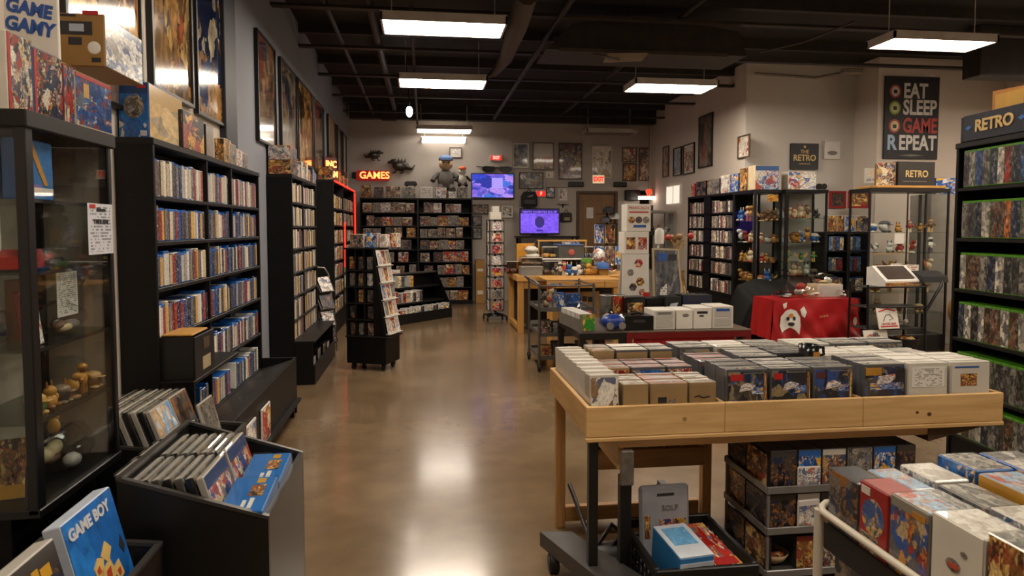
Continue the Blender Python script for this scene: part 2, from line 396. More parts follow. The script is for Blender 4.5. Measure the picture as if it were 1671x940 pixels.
# ================================================================== room shell
WX, BY, RX, FY, CZ = -1.55, 14.72, 5.05, 10.15, 4.2
def floor_mat():
    m, nt, b, o = newmat('polished_concrete')
    tc = N(nt, 'TexCoord'); n1 = N(nt, 'TexNoise'); n1.inputs['Scale'].default_value = 0.9; n1.inputs['Detail'].default_value = 4; n1.inputs['Roughness'].default_value = 0.5
    nt.links.new(tc.outputs['Object'], n1.inputs['Vector'])
    n2 = N(nt, 'TexNoise'); n2.inputs['Scale'].default_value = 4.5; n2.inputs['Detail'].default_value = 3; nt.links.new(tc.outputs['Object'], n2.inputs['Vector'])
    r = ramp(nt, [lin('#6c583f'), lin('#79644a'), lin('#877257')], 'LINEAR', [0.3, 0.5, 0.7]); nt.links.new(n1.outputs[0], r.inputs[0])
    r2 = ramp(nt, [(0.9,)*3, (1.1,)*3], 'LINEAR', [0.35, 0.65]); nt.links.new(n2.outputs[0], r2.inputs[0])
    nt.links.new(mixc(nt, 1.0, r.outputs[0], r2.outputs[0], 'MULTIPLY'), b.inputs['Base Color'])
    r3 = ramp(nt, [(0.2,)*3, (0.22,)*3], 'LINEAR', [0.3, 0.7]); nt.links.new(n1.outputs[0], r3.inputs[0]); nt.links.new(r3.outputs[0], b.inputs['Roughness'])
    b.inputs['Specular IOR Level'].default_value = 0.6; b.inputs['Coat Weight'].default_value = 0.3; b.inputs['Coat Roughness'].default_value = 0.12
    return m
PLAST = mat('painted_plaster', '#b5aca2', 0.75, var=0.05, scale=1.3, bump=0.02)
PLASTL = mat('painted_plaster_cool', '#83868f', 0.72, var=0.05, scale=1.3)
PLASTR = mat('plaster_warm_lightened', '#d6cabd', 0.75, var=0.05, scale=1.3)  # lightened on the right-hand walls to stand in for stronger light there
CEIL = mat('black_painted_deck', '#1c1815', 0.8, var=0.5, scale=1.6, bump=0.4)
CEILB = mat('black_painted_steel', '#29231f', 0.6, var=0.3)
struct('floor', MB().box(WX-0.2, 9.2, -2.5, BY+1.3, -0.12, 0), floor_mat())
struct('ceiling', MB().box(WX-0.2, 9.2, -2.5, BY+1.3, CZ, CZ+0.12), CEIL)
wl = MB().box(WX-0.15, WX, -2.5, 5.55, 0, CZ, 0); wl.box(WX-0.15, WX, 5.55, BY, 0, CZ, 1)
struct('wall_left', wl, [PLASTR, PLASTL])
struct('trim_1', MB().box(WX, WX+0.05, 5.5, 5.82, 0, CZ, 0, 0.005), mat('navy_column', '#1d202b', 0.5))
# back wall with a doorway and a dark passage opening
dl, dr = atY(940, 400, BY).x, atY(1007, 400, BY).x; dh = atY(970, 312, BY).z
ol, orr = atY(1043, 400, BY).x, atY(1075, 400, BY).x; oh = atY(1060, 311, BY).z
wb = MB()
wb.box(WX, dl, BY, BY+0.15, 0, CZ); wb.box(dr, ol, BY, BY+0.15, 0, CZ); wb.box(orr, RX+0.15, BY, BY+0.15, 0, CZ)
wb.box(dl, dr, BY, BY+0.15, dh, CZ); wb.box(ol, orr, BY, BY+0.15, oh, CZ)
struct('wall_back', wb, PLAST)
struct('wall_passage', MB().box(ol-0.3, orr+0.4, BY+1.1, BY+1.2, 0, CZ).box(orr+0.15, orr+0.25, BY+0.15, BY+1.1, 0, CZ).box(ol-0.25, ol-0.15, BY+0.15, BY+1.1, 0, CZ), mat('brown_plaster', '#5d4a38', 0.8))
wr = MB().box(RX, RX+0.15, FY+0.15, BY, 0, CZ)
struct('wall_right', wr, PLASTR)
jx = atY(1392, 300, FY).x
wf = MB().box(RX, jx+0.02, FY, FY+0.15, 0, CZ); struct('wall_front', wf, mat('plaster_grey_lightened', '#d0c9c0', 0.75, var=0.05, scale=1.3))  # facing wall colour also lightened in place of stronger light
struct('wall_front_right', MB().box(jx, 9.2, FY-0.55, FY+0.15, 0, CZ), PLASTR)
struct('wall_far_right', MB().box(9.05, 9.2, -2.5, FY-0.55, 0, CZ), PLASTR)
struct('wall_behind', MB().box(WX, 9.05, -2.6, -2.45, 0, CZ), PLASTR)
# ------------------------------------------------------------------ ceiling structure
bm = MB()
for i, y in enumerate((1.0, 2.6, 4.2, 5.8, 7.4, 9.0, 10.6, 12.2, 13.8)):
    bm.box(WX, 9.05, y-0.04, y+0.04, CZ-0.12, CZ, 0); bm.box(WX, 9.05, y-0.05, y+0.05, CZ-0.30, CZ-0.27, 0)
struct('ceiling_beam', bm, CEILB)
struct('ceiling_beam_deep', MB().box(atY(575, 190, 14.4).x-0.05, RX, BY-0.45, BY-0.25, atY(900, 199, BY-0.45).z, CZ, 0, 0.01), CEILB)
x0 = atY(1570, 100, 8.2).x
struct('ceiling_beam_right', MB().box(x0, 9.05, 7.9, 8.2, atY(1570, 122, 7.9).z, CZ, 0, 0.01), CEILB)
struct('ceiling_beam_corner', MB().box(atY(622, 190, BY-0.5).x, atY(648, 190, BY-0.5).x, BY-0.6, BY-0.45, atY(640, 196, BY-0.6).z, CZ, 0, 0.02), CEILB)
pm = MB()
for x, r, z in ((-1.0, 0.03, 3.95), (-0.55, 0.05, 3.98), (-0.1, 0.02, 3.75), (1.5, 0.035, 3.9), (2.9, 0.03, 3.97)):
    pm.tube([(x, -2.4, z), (x, 14.3, z)], r, 8)
struct('ceiling_trim_pipes', pm, CEILB)
def ceilthing(name, label, cat, mb, m): return solo(name, mb, m, label, cat)
COND = mat('dusty_conduit', '#4b4138', 0.6)
p = [atD(860, -10, 6.3), atD(845, 40, 7.0), atD(825, 95, 8.6), atD(808, 118, 9.2), atD(790, 127, 9.4)]
ceilthing('flexible_duct', 'dusty grey flexible duct drooping from the ceiling beside the row of lights', 'duct', MB().tube(p, [0.11, 0.11, 0.09, 0.05, 0.02], 10), COND)
hv = MB().prism([(-1.3, 0), (1.1, 0), (1.0, 0.28), (-0.2, 0.42), (-1.0, 0.3)], -0.35, 0.35, 'y')
q = atD(1010, 97, 8.1)
ho = thing('ceiling_air_unit', 'dark hanging air unit with a pale open flap in the middle of the ceiling', 'air unit', tuple(q))
part(ho, 'housing', hv, CEILB, (0.35, 0, 0))
part(ho, 'flap', MB().prism([(-0.25, 0), (0.2, 0.03), (0.28, 0.12), (-0.2, 0.1)], -0.3, -0.27, 'y'), mat('pale_flap', '#a08d7a', 0.6), (-0.05, -0.12, -0.14))
part(ho, 'bracket', MB().box(-0.8, 1.2, -0.36, -0.33, -0.02, 0.02), COND)
for i, (a, b_) in enumerate((((1240, 85), (1395, 35)), ((905, 60), (1010, 97)))):
    A = atD(a[0], a[1], 8.6); B = atD(b_[0], b_[1], 7.4); A.z = min(A.z, 4.05); B.z = min(B.z, 4.05)
    M = (A+B)/2; M.z -= 0.05
    ceilthing('ceiling_cable', ['thin dark cable slung under the ceiling at the right', 'short thin dark cable running to the hanging air unit'][i], 'cable', MB().tube([A, M, B], 0.012, 6), COND)
w0 = atY(1392, 118, FY-0.6); w1 = atY(1232, 120, FY-0.1)
ceilthing('wall_conduit', 'pale conduit and junction fitting high on the right-hand facing wall', 'conduit', MB().tube([w1, (w0.x-0.3, FY-0.1, w0.z+0.02), (w0.x-0.1, FY-0.62, w0.z), (w0.x+0.12, FY-0.62, w0.z+0.03)], 0.02, 6).box(w0.x-0.2, w0.x+0.12, FY-0.68, FY-0.58, w0.z-0.03, w0.z+0.04, 0, 0.01), mat('pale_conduit', '#8b8074', 0.5))
# ------------------------------------------------------------------ ceiling lights
LAMP = mat('lit_diffuser', '#ffffff', 0.5, emit='#ffefdb', estr=36.0)
LAMPW = mat('lamp_housing', '#c9c2b8', 0.5)
OFFD = mat('unlit_diffuser', '#6b6259', 0.4)
def fixture(label, x, y, z, w=1.22, dep=0.42, lit=True, rz=0.0, lm=None, group='hanging fluorescent fixtures'):
    t = thing('ceiling_light', label, 'ceiling light', (x, y, z), rz, group)
    b = MB(); b.box(-w/2, w/2, -dep/2, -dep/2+0.02, 0, 0.075); b.box(-w/2, w/2, dep/2-0.02, dep/2, 0, 0.075); b.box(-w/2, -w/2+0.02, -dep/2, dep/2, 0, 0.075); b.box(w/2-0.02, w/2, -dep/2, dep/2, 0, 0.075)
    b.box(-w/2, w/2, -dep/2, dep/2, 0.075, 0.085)
    part(t, 'housing', b, LAMPW)
    d = MB().box(-w/2+0.02, w/2-0.02, -dep/2+0.02, dep/2-0.02, 0.006, 0.012)
    part(t, 'diffuser', d, (lm or LAMP) if lit else OFFD)
    for s in (-1, 1): part(t, 'hanger', MB().tube([(s*w*0.42, 0, 0.08), (s*w*0.42, 0, CZ-z)], 0.006, 6), LAMPW)
    return t
LZ = 3.6
def lightat(label, px0, px1, py0, py1, z=LZ, lit=True, **k):
    a = atZ(px0, py0, z); b = atZ(px1, py0, z); c = atZ((px0+px1)/2, py1, z)
    w = (b-a).length; mid = (a+b)/2; dep = max(0.2, min(0.6, c.y-mid.y))
    fixture(label, mid.x, mid.y+dep/2, z, w, dep, lit, **k)
lightat('large bright ceiling light hanging nearest at the top centre', 622, 829, 35, 60)
lightat('bright ceiling light hanging behind the largest one in the centre row', 650, 796, 130, 146)
lightat('bright ceiling light low over the back shelves, upper of the two', 680, 771, 211, 219, lm=mat('soft_lit_diffuser', '#ffffff', 0.5, emit='#fff4e6', estr=15.0))
lightat('slim lit ceiling light right against the back wall, lowest of all', 687, 762, 229.5, 235, z=3.42, lm=mat('dim_lit_diffuser', '#ffffff', 0.5, emit='#fff2e2', estr=3.5))
lightat('bright ceiling light hanging before the right wall', 1035, 1177, 138, 153)
lightat('bright ceiling light at the far upper right beside the dark beam', 1452, 1640, 65, 85)
lightat('unlit ceiling light hanging over the door in the back wall', 957, 1042, 216, 222, z=3.6, lit=False)
# rows continued over and behind the viewer; rightmost pair added to light right walls
for i, (x, y) in enumerate(((0.25, 3.9), (0.25, 1.2), (3.4, 3.2), (3.4, 0.6), (6.0, 3.6), (8.3, 7.1), (8.3, 4.6))):
    fixture('unseen ceiling light, %s of those assumed or added outside the picture' % ordw(i+1), x, y, LZ, 1.22, 0.42)
t = thing('pendant_bulb', 'small bare bulb glowing under the ceiling near the left back corner', 'lamp', tuple(atD(668, 182, 10.5)))
part(t, 'bulb', MB().ball((0, 0, 0), (0.05, 0.05, 0.085)), mat('lit_bulb', '#ffffff', 0.4, emit='#fff2e0', estr=30))
part(t, 'socket', MB().tube([(0, 0, 0.07), (0, 0, 0.16)], 0.025, 10), BLKM)
part(t, 'rod', MB().tube([(0, 0, 0.15), (-0.05, 0, CZ-t.location.z)], 0.008, 6), BLKM)
# ------------------------------------------------------------------ camera, world, colour management
cd = bpy.data.cameras.new('camera'); co = bpy.data.objects.new('camera', cd); C.objects.link(co); SC.camera = co
co.location = CAM; co.rotation_euler = (PI/2-PIT, 0, -YAW); cd.sensor_width = 36; cd.lens = FPX/1671*36; cd.shift_y = -38/1671.0
cd.clip_start = 0.05; cd.dof.use_dof = True; cd.dof.focus_distance = 6.5; cd.dof.aperture_fstop = 8
w = bpy.data.worlds.new('world'); SC.world = w; w.use_nodes = True
w.node_tree.nodes['Background'].inputs[0].default_value = (0.5, 0.6, 0.8, 1); w.node_tree.nodes['Background'].inputs[1].default_value = 0.05
SC.view_settings.view_transform = 'Standard'; SC.view_settings.look = 'None'; SC.view_settings.gamma = 1; SC.view_settings.exposure = 0; SC.view_settings.use_curve_mapping = False
# ================================================================== generic goods
PLA = {'blue': mat('blue_case_plastic', '#1f63b4', 0.28, coat=0.3), 'green': mat('green_case_plastic', '#4f8f1f', 0.3, coat=0.3), 'black': mat('black_case_plastic', '#17171a', 0.3, coat=0.3),
       'grey': mat('smoky_case_plastic', '#8d8b88', 0.25, coat=0.4), 'white': mat('white_case_plastic', '#d8d6d1', 0.3, coat=0.3), 'red': mat('red_case_plastic', '#a02020', 0.3)}
CASE = {}
def casemesh(pl, w, h, d, spine=None):
    k = (pl, round(w, 3), round(h, 3), round(d, 3), spine.name if spine else 0)
    if k not in CASE:
        b = MB().box(-w/2, w/2, 0, d, 0, h, 0, 0.0025)
        t = 0.014 if pl in ('blue', 'green') else 0.005
        b.box(-w/2+0.0015, w/2-0.0015, -0.0008, 0.002, 0.006, h-t, 1)
        CASE[k] = b.mesh('game_case', [PLA[pl], spine or SPN])
    return CASE[k]
PAL = {'red': '#8f2420', 'blue': '#22457f', 'pale blue': '#5d86b4', 'black': '#17181c', 'grey': '#6d6a67', 'silver': '#aba8a2', 'yellow': '#d6a436', 'white': '#dad4c8', 'cream': '#cbb992', 'brown': '#5d4230', 'orange': '#b5622a', 'green': '#3c6432', 'navy': '#18233f', 'dark grey': '#37363a'}
def frame_at(O, rz):
    c, s = math.cos(rz), math.sin(rz)
    return lambda x, y, z=0: (O[0]+c*x-s*y, O[1]+s*x+c*y, O[2]+z)
def fill(noun, O, rz, x0, x1, where, group, seq, pls, wr, hs, d=0.135, spine=None, gap=(0, 0), lean=0.04, cat='game case', maxn=99, side='left', name=None, yj=0.006):
    """cases standing spine-out on a shelf; O, rz: the shelf's front left corner and facing"""
    P = frame_at(O, rz); x = x0+0.004; n = 0; k = R.randrange(100); name = name or noun.replace(' ', '_')
    while n < maxn:
        w = R.choice(wr)
        if x+w > x1-0.004: break
        n += 1; k += 1; cn = seq[(k if R.random() < 0.75 else R.randrange(len(seq))) % len(seq)]; pl = R.choice(pls); h = R.choice(hs)
        o = link(name, casemesh(pl, w, h, d, spine), None, P(x+w/2, R.uniform(0, yj)), (0, 0, rz))
        if lean and R.random() < 0.25: o.rotation_euler = Matrix.Rotation(rz, 3, 'Z').to_4x4().to_euler()
        hx = lin(PAL[cn]); j = R.uniform(0.75, 1.25); o.color = (hx[0]*j, hx[1]*j, hx[2]*j, 1)
        tagobj(o, '%s %s, %s from %s, %s' % (cn, noun, ordw(n), side, where), cat, group)
        x += w+R.uniform(0.0006, 0.0025)
    return n
BOXM = {}
def boxmesh(w, d, h, fmat, side=None, c=0.002):
    k = (round(w, 3), round(d, 3), round(h, 3), fmat.name, side.name if side else 0)
    if k not in BOXM:
        b = MB().box(-w/2, w/2, 0, d, 0, h, 0, c); b.box(-w/2+0.003, w/2-0.003, -0.0008, 0.002, 0.003, h-0.003, 1)
        BOXM[k] = b.mesh('boxed_game', [side or DKG, fmat])
    return BOXM[k]
def carton(label, cat, w, d, h, loc, rz, front, side, top=None, title=None, tm=None, ts=0.05, tz=0.5, name='boxed_game', group=None, extra=None, sidepanel=None, rot=None, tx=0.0):
    """a printed carton: body, front cover, side panel, top flap, lettering"""
    t = thing(name, label, cat, loc, rz, group, rot)
    part(t, 'carton', MB().box(-w/2, w/2, 0, d, 0, h, 0, 0.004), side)
    part(t, 'front_cover', MB().box(-w/2+0.004, w/2-0.004, -0.0012, 0.002, 0.004, h-0.004), front)
    if sidepanel: part(t, 'side_panel', MB().box(w/2-0.002, w/2+0.0012, 0.005, d-0.005, 0.005, h-0.005), sidepanel)
    part(t, 'top_flap', MB().box(-w/2+0.003, w/2-0.003, 0.004, d/2-0.001, h-0.001, h+0.0012), top or side)
    if title: letters(t, title, tm or GOLD, ts, (tx, -0.0022, h*tz), bold=ts*0.03)
    return t
def bookcase(label, O, rz, w, d, ztop, shelves, divs, plinth=None, mats=(BLK, BLK2), name='bookcase', back=True, cat='bookcase', t=0.025):
    """open black bookcase: sides, top, back, shelves (heights of their upper faces), dividers at x"""
    o = thing(name, label, cat, (O[0], O[1], 0), rz)
    for x in (0, w-t): part(o, 'side_panel', MB().box(x, x+t, 0, d, 0, ztop, 0, 0.003), mats[0])
    part(o, 'top_panel', MB().box(-0.004, w+0.004, -0.006, d, ztop-0.035, ztop, 0, 0.004), mats[1])
    if back: part(o, 'back_panel', MB().box(t, w-t, d-0.012, d-0.002, 0.05, ztop-0.04), mats[0])
    for z in shelves: part(o, 'shelf', MB().box(t, w-t, 0, d-0.013, z-0.022, z, 0, 0.003), mats[1])
    part(o, 'kickboard', MB().box(t, w-t, 0.01, 0.03, 0, max(0.05, min(shelves)-0.024)), mats[0])
    for (x, z0, z1) in divs: part(o, 'divider', MB().box(x-0.009, x+0.009, 0.002, d-0.014, z0, z1), mats[1])
    return o
# figurines: lumpy little toys, used in the glass cases
FIG = {}
def figmesh(i):
    if i in FIG: return FIG[i]
    r = random.Random(100+i); b = MB()
    h = 0.10
    if i % 4 == 0:      # sitting creature with ears
        b.ball((0, 0, 0.032), (0.034, 0.03, 0.033), 0); b.ball((0, -0.004, 0.078), (0.027, 0.025, 0.024), 0)
        for s in (-1, 1): b.ball((s*0.018, 0, 0.106), (0.006, 0.005, 0.018), 1); b.ball((s*0.026, -0.02, 0.012), (0.013, 0.018, 0.011), 1); b.ball((s*0.034, -0.012, 0.045), (0.009, 0.01, 0.016), 0)
    elif i % 4 == 1:    # standing figure with arms
        for s in (-1, 1): b.tube([(s*0.012, 0, 0.0), (s*0.012, 0, 0.045)], [0.012, 0.010], 8, 1); b.tube([(s*0.02, 0, 0.08), (s*0.042, -0.012, 0.058)], [0.009, 0.007], 8, 0)
        b.ball((0, 0, 0.062), (0.024, 0.017, 0.03), 0); b.ball((0, 0, 0.104), (0.019, 0.019, 0.02), 1); b.ball((0, 0.002, 0.113), (0.021, 0.02, 0.014), 0)
    elif i % 4 == 2:    # winged creature on a base
        b.lathe([(0.03, 0), (0.03, 0.006), (0.012, 0.01)], n=12, m=1); b.ball((0, 0, 0.05), (0.022, 0.026, 0.03), 0); b.ball((0, -0.018, 0.088), (0.017, 0.02, 0.016), 0)
        for s in (-1, 1): b.prism([(s*0.015, 0.055), (s*0.065, 0.10), (s*0.06, 0.06), (s*0.03, 0.038)], 0.0, 0.006, 'y', 1)
    else:               # squat round toy with a cap
        b.ball((0, 0, 0.04), (0.042, 0.038, 0.04), 0); b.ball((0, 0, 0.062), (0.041, 0.037, 0.022), 1); b.box(-0.02, 0.02, -0.055, -0.03, 0.052, 0.058, 1, 0.003)
        for s in (-1, 1): b.ball((s*0.022, -0.016, 0.006), (0.016, 0.022, 0.009), 1)
    FIG[i] = b; return b
FIGME = {}
FCOL = {'golden': ('#b98534', '#7a4f22'), 'red': ('#9c2d22', '#d7c7a8'), 'blue': ('#2b5a9c', '#c9c4b8'), 'cream': ('#cdb894', '#a3482f'), 'brown': ('#6b4a2c', '#c3a069'), 'white': ('#cfcac0', '#4b4a4f'), 'green': ('#4c7b38', '#c9a052'), 'dark': ('#2b2a2c', '#7d6b55')}
def figurine(col, kind, loc, where, rz=0, s=1.0, group='figurines in the glass cases'):
    k = (col, kind % 4)
    if k not in FIGME: FIGME[k] = figmesh(kind % 4).mesh('figurine', [mat('figurine_'+col, FCOL[col][0], 0.4), mat('figurine_trim_'+col, FCOL[col][1], 0.4)])
    o = link('figurine', FIGME[k], None, loc, (0, 0, rz)); o.scale = (s, s, s)
    tagobj(o, '%s %s, %s' % (col, ('sitting eared toy figurine', 'standing toy figurine', 'winged toy figurine', 'squat capped toy figurine')[kind % 4], where), 'figurine', group); return o
# ================================================================== left wall: posters
FRB = mat('black_poster_frame', '#0b0b0c', 0.35)
def poster(label, p0, p1, z0, z1, m, axis, plane, fr=FRB, fw=0.025, rz=None, name='framed_poster', glazed=True, dep=0.03, matw=0.0, cat='poster', group=None):
    """framed print on a wall; axis 'x': on the left wall, 'y': on a wall facing the viewer, 'r': on the right wall"""
    w = abs(p1-p0); h = z1-z0; c = (p0+p1)/2
    loc, rot = {'x': ((plane+0.003, c, z0), PI/2), 'y': ((c, plane-0.003, z0), 0.0), 'r': ((plane-0.003, c, z0), -PI/2)}[axis]
    t = thing(name, label, cat, loc, rot, group)
    b = MB(); b.box(-w/2, -w/2+fw, -dep, 0, 0, h, 0, 0.002); b.box(w/2-fw, w/2, -dep, 0, 0, h, 0, 0.002); b.box(-w/2+fw, w/2-fw, -dep, 0, 0, fw, 0, 0.002); b.box(-w/2+fw, w/2-fw, -dep, 0, h-fw, h, 0, 0.002)
    part(t, 'frame', b, fr)
    if matw: part(t, 'mount', MB().box(-w/2+fw, w/2-fw, -dep*0.3, -0.001, fw, h-fw), WHT)
    f2 = fw+matw
    part(t, 'print', MB().box(-w/2+f2, w/2-f2, -dep*0.5, -dep*0.3, f2, h-f2), m)
    return t
PG = dict(rough=0.12, coat=1.0)
PA = art('poster_gold', ['#b98c45', '#d9b877', '#8a5f33', '#e2cfa5', '#a34a35', '#6d5a4a'], 1.6, dist=1.1, detail=0.7, **PG)
PB = art('poster_bronze', ['#6b4a28', '#b98a48', '#3a2a1c', '#8c6a3e', '#a3502c', '#d0aa66'], 2.0, dist=1.2, detail=0.7, **PG)
PC_ = art('poster_navy', ['#16264f', '#1b2f63', '#22407a', '#b98a48', '#16264f', '#c9bda0'], 2.2, dist=0.9, detail=0.6, **PG)
PD = art('poster_sepia', ['#5a4a3c', '#7d6a55', '#a08560', '#3d3530', '#8a4a3a', '#2f3a55'], 2.0, dist=1.1, detail=0.6, **PG)
PE = art('poster_dusky', ['#4c4540', '#6e6258', '#8f7d64', '#353a4c', '#7a3f38', '#9a8a70'], 2.2, dist=1.0, detail=0.6, **PG)
zb, zt = 2.42, 3.46
rows = [('gold and cream poster in a black frame, nearest on the left wall', 105, 232, PA, 2.20, 3.46), ('bronze poster in a black frame above the display boxes, second on the left wall', 247, 314, PB, zb-0.02, zt),
        ('dark blue poster in a black frame just before the dark wall column', 320, 374, PC_, zb-0.04, zt), ('tall sepia and blue poster, first beyond the dark wall column', 420, 450, PD, zb, zt),
        ('second framed poster beyond the dark wall column, dusky grey', 458, 484, PE, zb, zt), ('third framed poster beyond the dark wall column, golden', 486, 510, PB, zb, zt),
        ('fourth framed poster beyond the dark wall column, sepia', 512, 528, PD, zb, zt), ('fifth framed poster beyond the dark wall column, gold and cream', 535, 548, PA, zb, zt),
        ('sixth framed poster beyond the dark wall column, dusky grey', 550, 557, PE, zb, zt), ('framed poster at the far end of the left wall row', 559, 565, PB, zb, zt)]
for lb, a, b_, m, z0, z1 in rows:
    poster(lb, atX(a, 372, WX).y, atX(b_, 372, WX).y, z0, z1, m, 'x', WX, dep=0.035, group='framed posters along the left wall')
# ================================================================== glass display case in front, left
DX = -1.25; dy0 = atX(55, 372, DX).y-0.03; dy1 = atX(186, 372, DX).y; dzt = atX(55, 183, DX).z; dzb = atX(57, 838, DX).z
t = thing('display_case', 'tall black-framed glass display case standing nearest on the left', 'display case', (DX, dy0, 0), 0)
W_ = dy1-dy0; D_ = -(WX+0.01-DX)
BF = mat('black_case_frame', '#0c0c0e', 0.35)
for i, (x, y) in enumerate(((0, 0), (0, W_-0.035), (-D_+0.035, 0), (-D_+0.035, W_-0.035))):
    part(t, 'post', MB().box(x-0.035, x, y, y+0.045 if y == 0 else y+0.03, dzb-0.02, dzt-0.05, 0, 0.004), BF)
part(t, 'cornice', MB().box(-D_, 0.012, -0.012, W_+0.012, dzt-0.055, dzt, 0, 0.004), BLK2)
part(t, 'bottom_frame', MB().box(-D_, 0.004, 0, W_, dzb-0.03, dzb, 0, 0.003), BF)
part(t, 'base_cabinet', MB().box(-D_, -0.10, 0.03, W_, 0.0, dzb-0.031, 0, 0.004), BLK)
part(t, 'side_pane', MB().box(-0.012, -0.007, 0.046, W_-0.036, dzb+0.001, dzt-0.057), GLS)
part(t, 'front_pane', MB().box(-D_+0.036, -0.036, 0.008, 0.013, dzb+0.001, dzt-0.057), GLS)
part(t, 'back_panel', MB().box(-D_+0.002, -D_+0.01, 0.036, W_-0.036, dzb+0.001, dzt-0.057), mat('case_back_board', '#b5a696', 0.6))
part(t, 'end_panel', MB().box(-D_+0.036, -0.036, W_-0.02, W_-0.012, dzb+0.001, dzt-0.057), mat('case_end_board', '#93867a', 0.6))
GSH = glass('shelf_glass', '#e6efea', 1.0)
dsh = [atX(61, 319, DX).z, atX(62, 442, DX).z, atX(75, 555, DX).z, atX(70, 613, DX).z-0.05]
dsh = [1.695, 1.455, 1.20, 0.96]
for z in dsh: part(t, 'glass_shelf', MB().box(-D_+0.012, -0.02, 0.02, W_-0.022, z-0.008, z, 0, 0.001), GSH); part(t, 'shelf_edge', MB().box(-0.019, -0.014, 0.05, W_-0.04, z-0.012, z), BLK2)
sg = atX(141, 331, DX+0.003); sg2 = atX(184, 413, DX+0.003)
t2 = thing('paper_notice', 'white printed notice taped to the outside of the near glass case', 'notice', (DX+0.005, (sg.y+sg2.y)/2, sg2.z), PI/2)
w2 = sg2.y-sg.y; h2 = sg.z-sg2.z
part(t2, 'sheet', MB().box(-w2/2, w2/2, -0.001, 0.0, 0, h2), printed('notice_print', '#c9cad0', '#5f5f68', 16, hx=4))
letters(t2, 'T10ER KEN', INK, 0.024, (0, -0.0025, h2*0.64), bold=0.0008); letters(t2, 'Bidisuce', INK, 0.022, (0.005, -0.0025, h2*0.88), bold=0.0006)
part(t2, 'red_seal', MB().box(-w2*0.42, -w2*0.2, -0.0022, -0.001, h2*0.9, h2*0.98), REDC)
yy = lambda px, x: atX(px, 372, x).y
def dc(y0, y1): return (y0+y1)/2
# goods in the case
y0_, y1_ = dy0+0.05, dy0+0.24
o = carton('blue box with an orange chevron on the top shelf of the near glass case', 'boxed game', 0.19, 0.06, 0.20, (DX-0.05, dy0+0.16, dsh[0]), PI/2, mat('sky_blue_print', '#2f74b5', 0.35), mat('box_blue', '#2b62a5', 0.4))
part(o, 'chevron', MB().prism([(-0.06, 0.195), (-0.03, 0.195), (0.06, 0.05), (0.035, 0.05), (0.0, 0.10)], -0.003, -0.0015, 'y'), mat('orange_print', '#c4862c', 0.4))
part(o, 'white_band', MB().box(-0.09, 0.09, -0.0028, -0.0012, 0.022, 0.042), WHT)
o = carton('blue and grey box seen through the front pane of the near glass case', 'boxed game', 0.13, 0.06, 0.19, (DX-0.19, dy0+0.05, dsh[0]), 0.1, ARTS['blue'], mat('box_blue', '#2b62a5', 0.4))
part(o, 'white_band', MB().box(-0.06, 0.06, -0.0028, -0.0012, 0.025, 0.045), WHT)
o = thing('arcade_joystick', 'black joystick with a tall red handle on the second shelf of the near case', 'joystick', (DX-0.12, dy0+0.25, dsh[1]), 0.3)
part(o, 'base', MB().box(-0.09, 0.08, -0.12, 0.12, 0, 0.035, 0, 0.012), DKG); part(o, 'handle', MB().tube([(0, -0.06, 0.03), (0, -0.085, 0.10), (0.0, -0.10, 0.15)], [0.013, 0.011, 0.014], 10), mat('red_plastic', '#9c1f1c', 0.35))
part(o, 'button', MB().lathe([(0.018, 0), (0.018, 0.012), (0.01, 0.016)], (0.03, 0.07, 0.035), 14), mat('red_plastic', '#9c1f1c', 0.35))
solo('toy_car', MB().prism([(-0.1, 0.012), (0.1, 0.012), (0.1, 0.035), (0.05, 0.045), (0.02, 0.075), (-0.05, 0.075), (-0.1, 0.05)], -0.045, 0.045, 'y', 0).tube([(-0.06, -0.05, 0.018), (-0.06, 0.05, 0.018)], 0.018, 12, 1).tube([(0.06, -0.05, 0.018), (0.06, 0.05, 0.018)], 0.018, 12, 1), [mat('red_toy_paint', '#8b231c', 0.3), RUB], 'red toy car at the front corner of the second shelf in the near glass case', 'toy', (DX-0.07, dy0+0.10, dsh[1]), (0, 0, 1.75))
o = carton('blue comic-style box leaning inside the front pane of the near case', 'boxed game', 0.13, 0.03, 0.20, (DX-0.19, dy0+0.05, dsh[1]), 0.1, ARTS['blue'], WHT)
q0, q1 = yy(126, DX-0.06), yy(168, DX-0.06)
solo('price_sheet', MB().box(-0.075, 0.075, 0, 0.002, 0, 0.17), LIST, 'pale sheet of small print hung inside the near glass case under the second shelf', 'sheet', (DX-0.1, dy0+0.43, dsh[2]+0.065), (0, 0, PI/2))
carton('tall narrow orange and red box on the third shelf of the near glass case', 'boxed toy', 0.05, 0.05, 0.22, (DX-0.14, dy0+0.22, dsh[2]), PI/2, art('orange_red_print', ['#b5702c', '#8f2a20', '#c98a3c', '#a32a22'], 3), mat('box_orange', '#8f5a26', 0.5))
carton('leaning red-edged picture box on the third shelf behind the front case post', 'boxed toy', 0.10, 0.02, 0.19, (DX-0.05, dy0+0.115, dsh[2]), PI/2, ARTS['white'], mat('box_red', '#8f2a24', 0.5), rot=(-0.12, 0, PI/2))
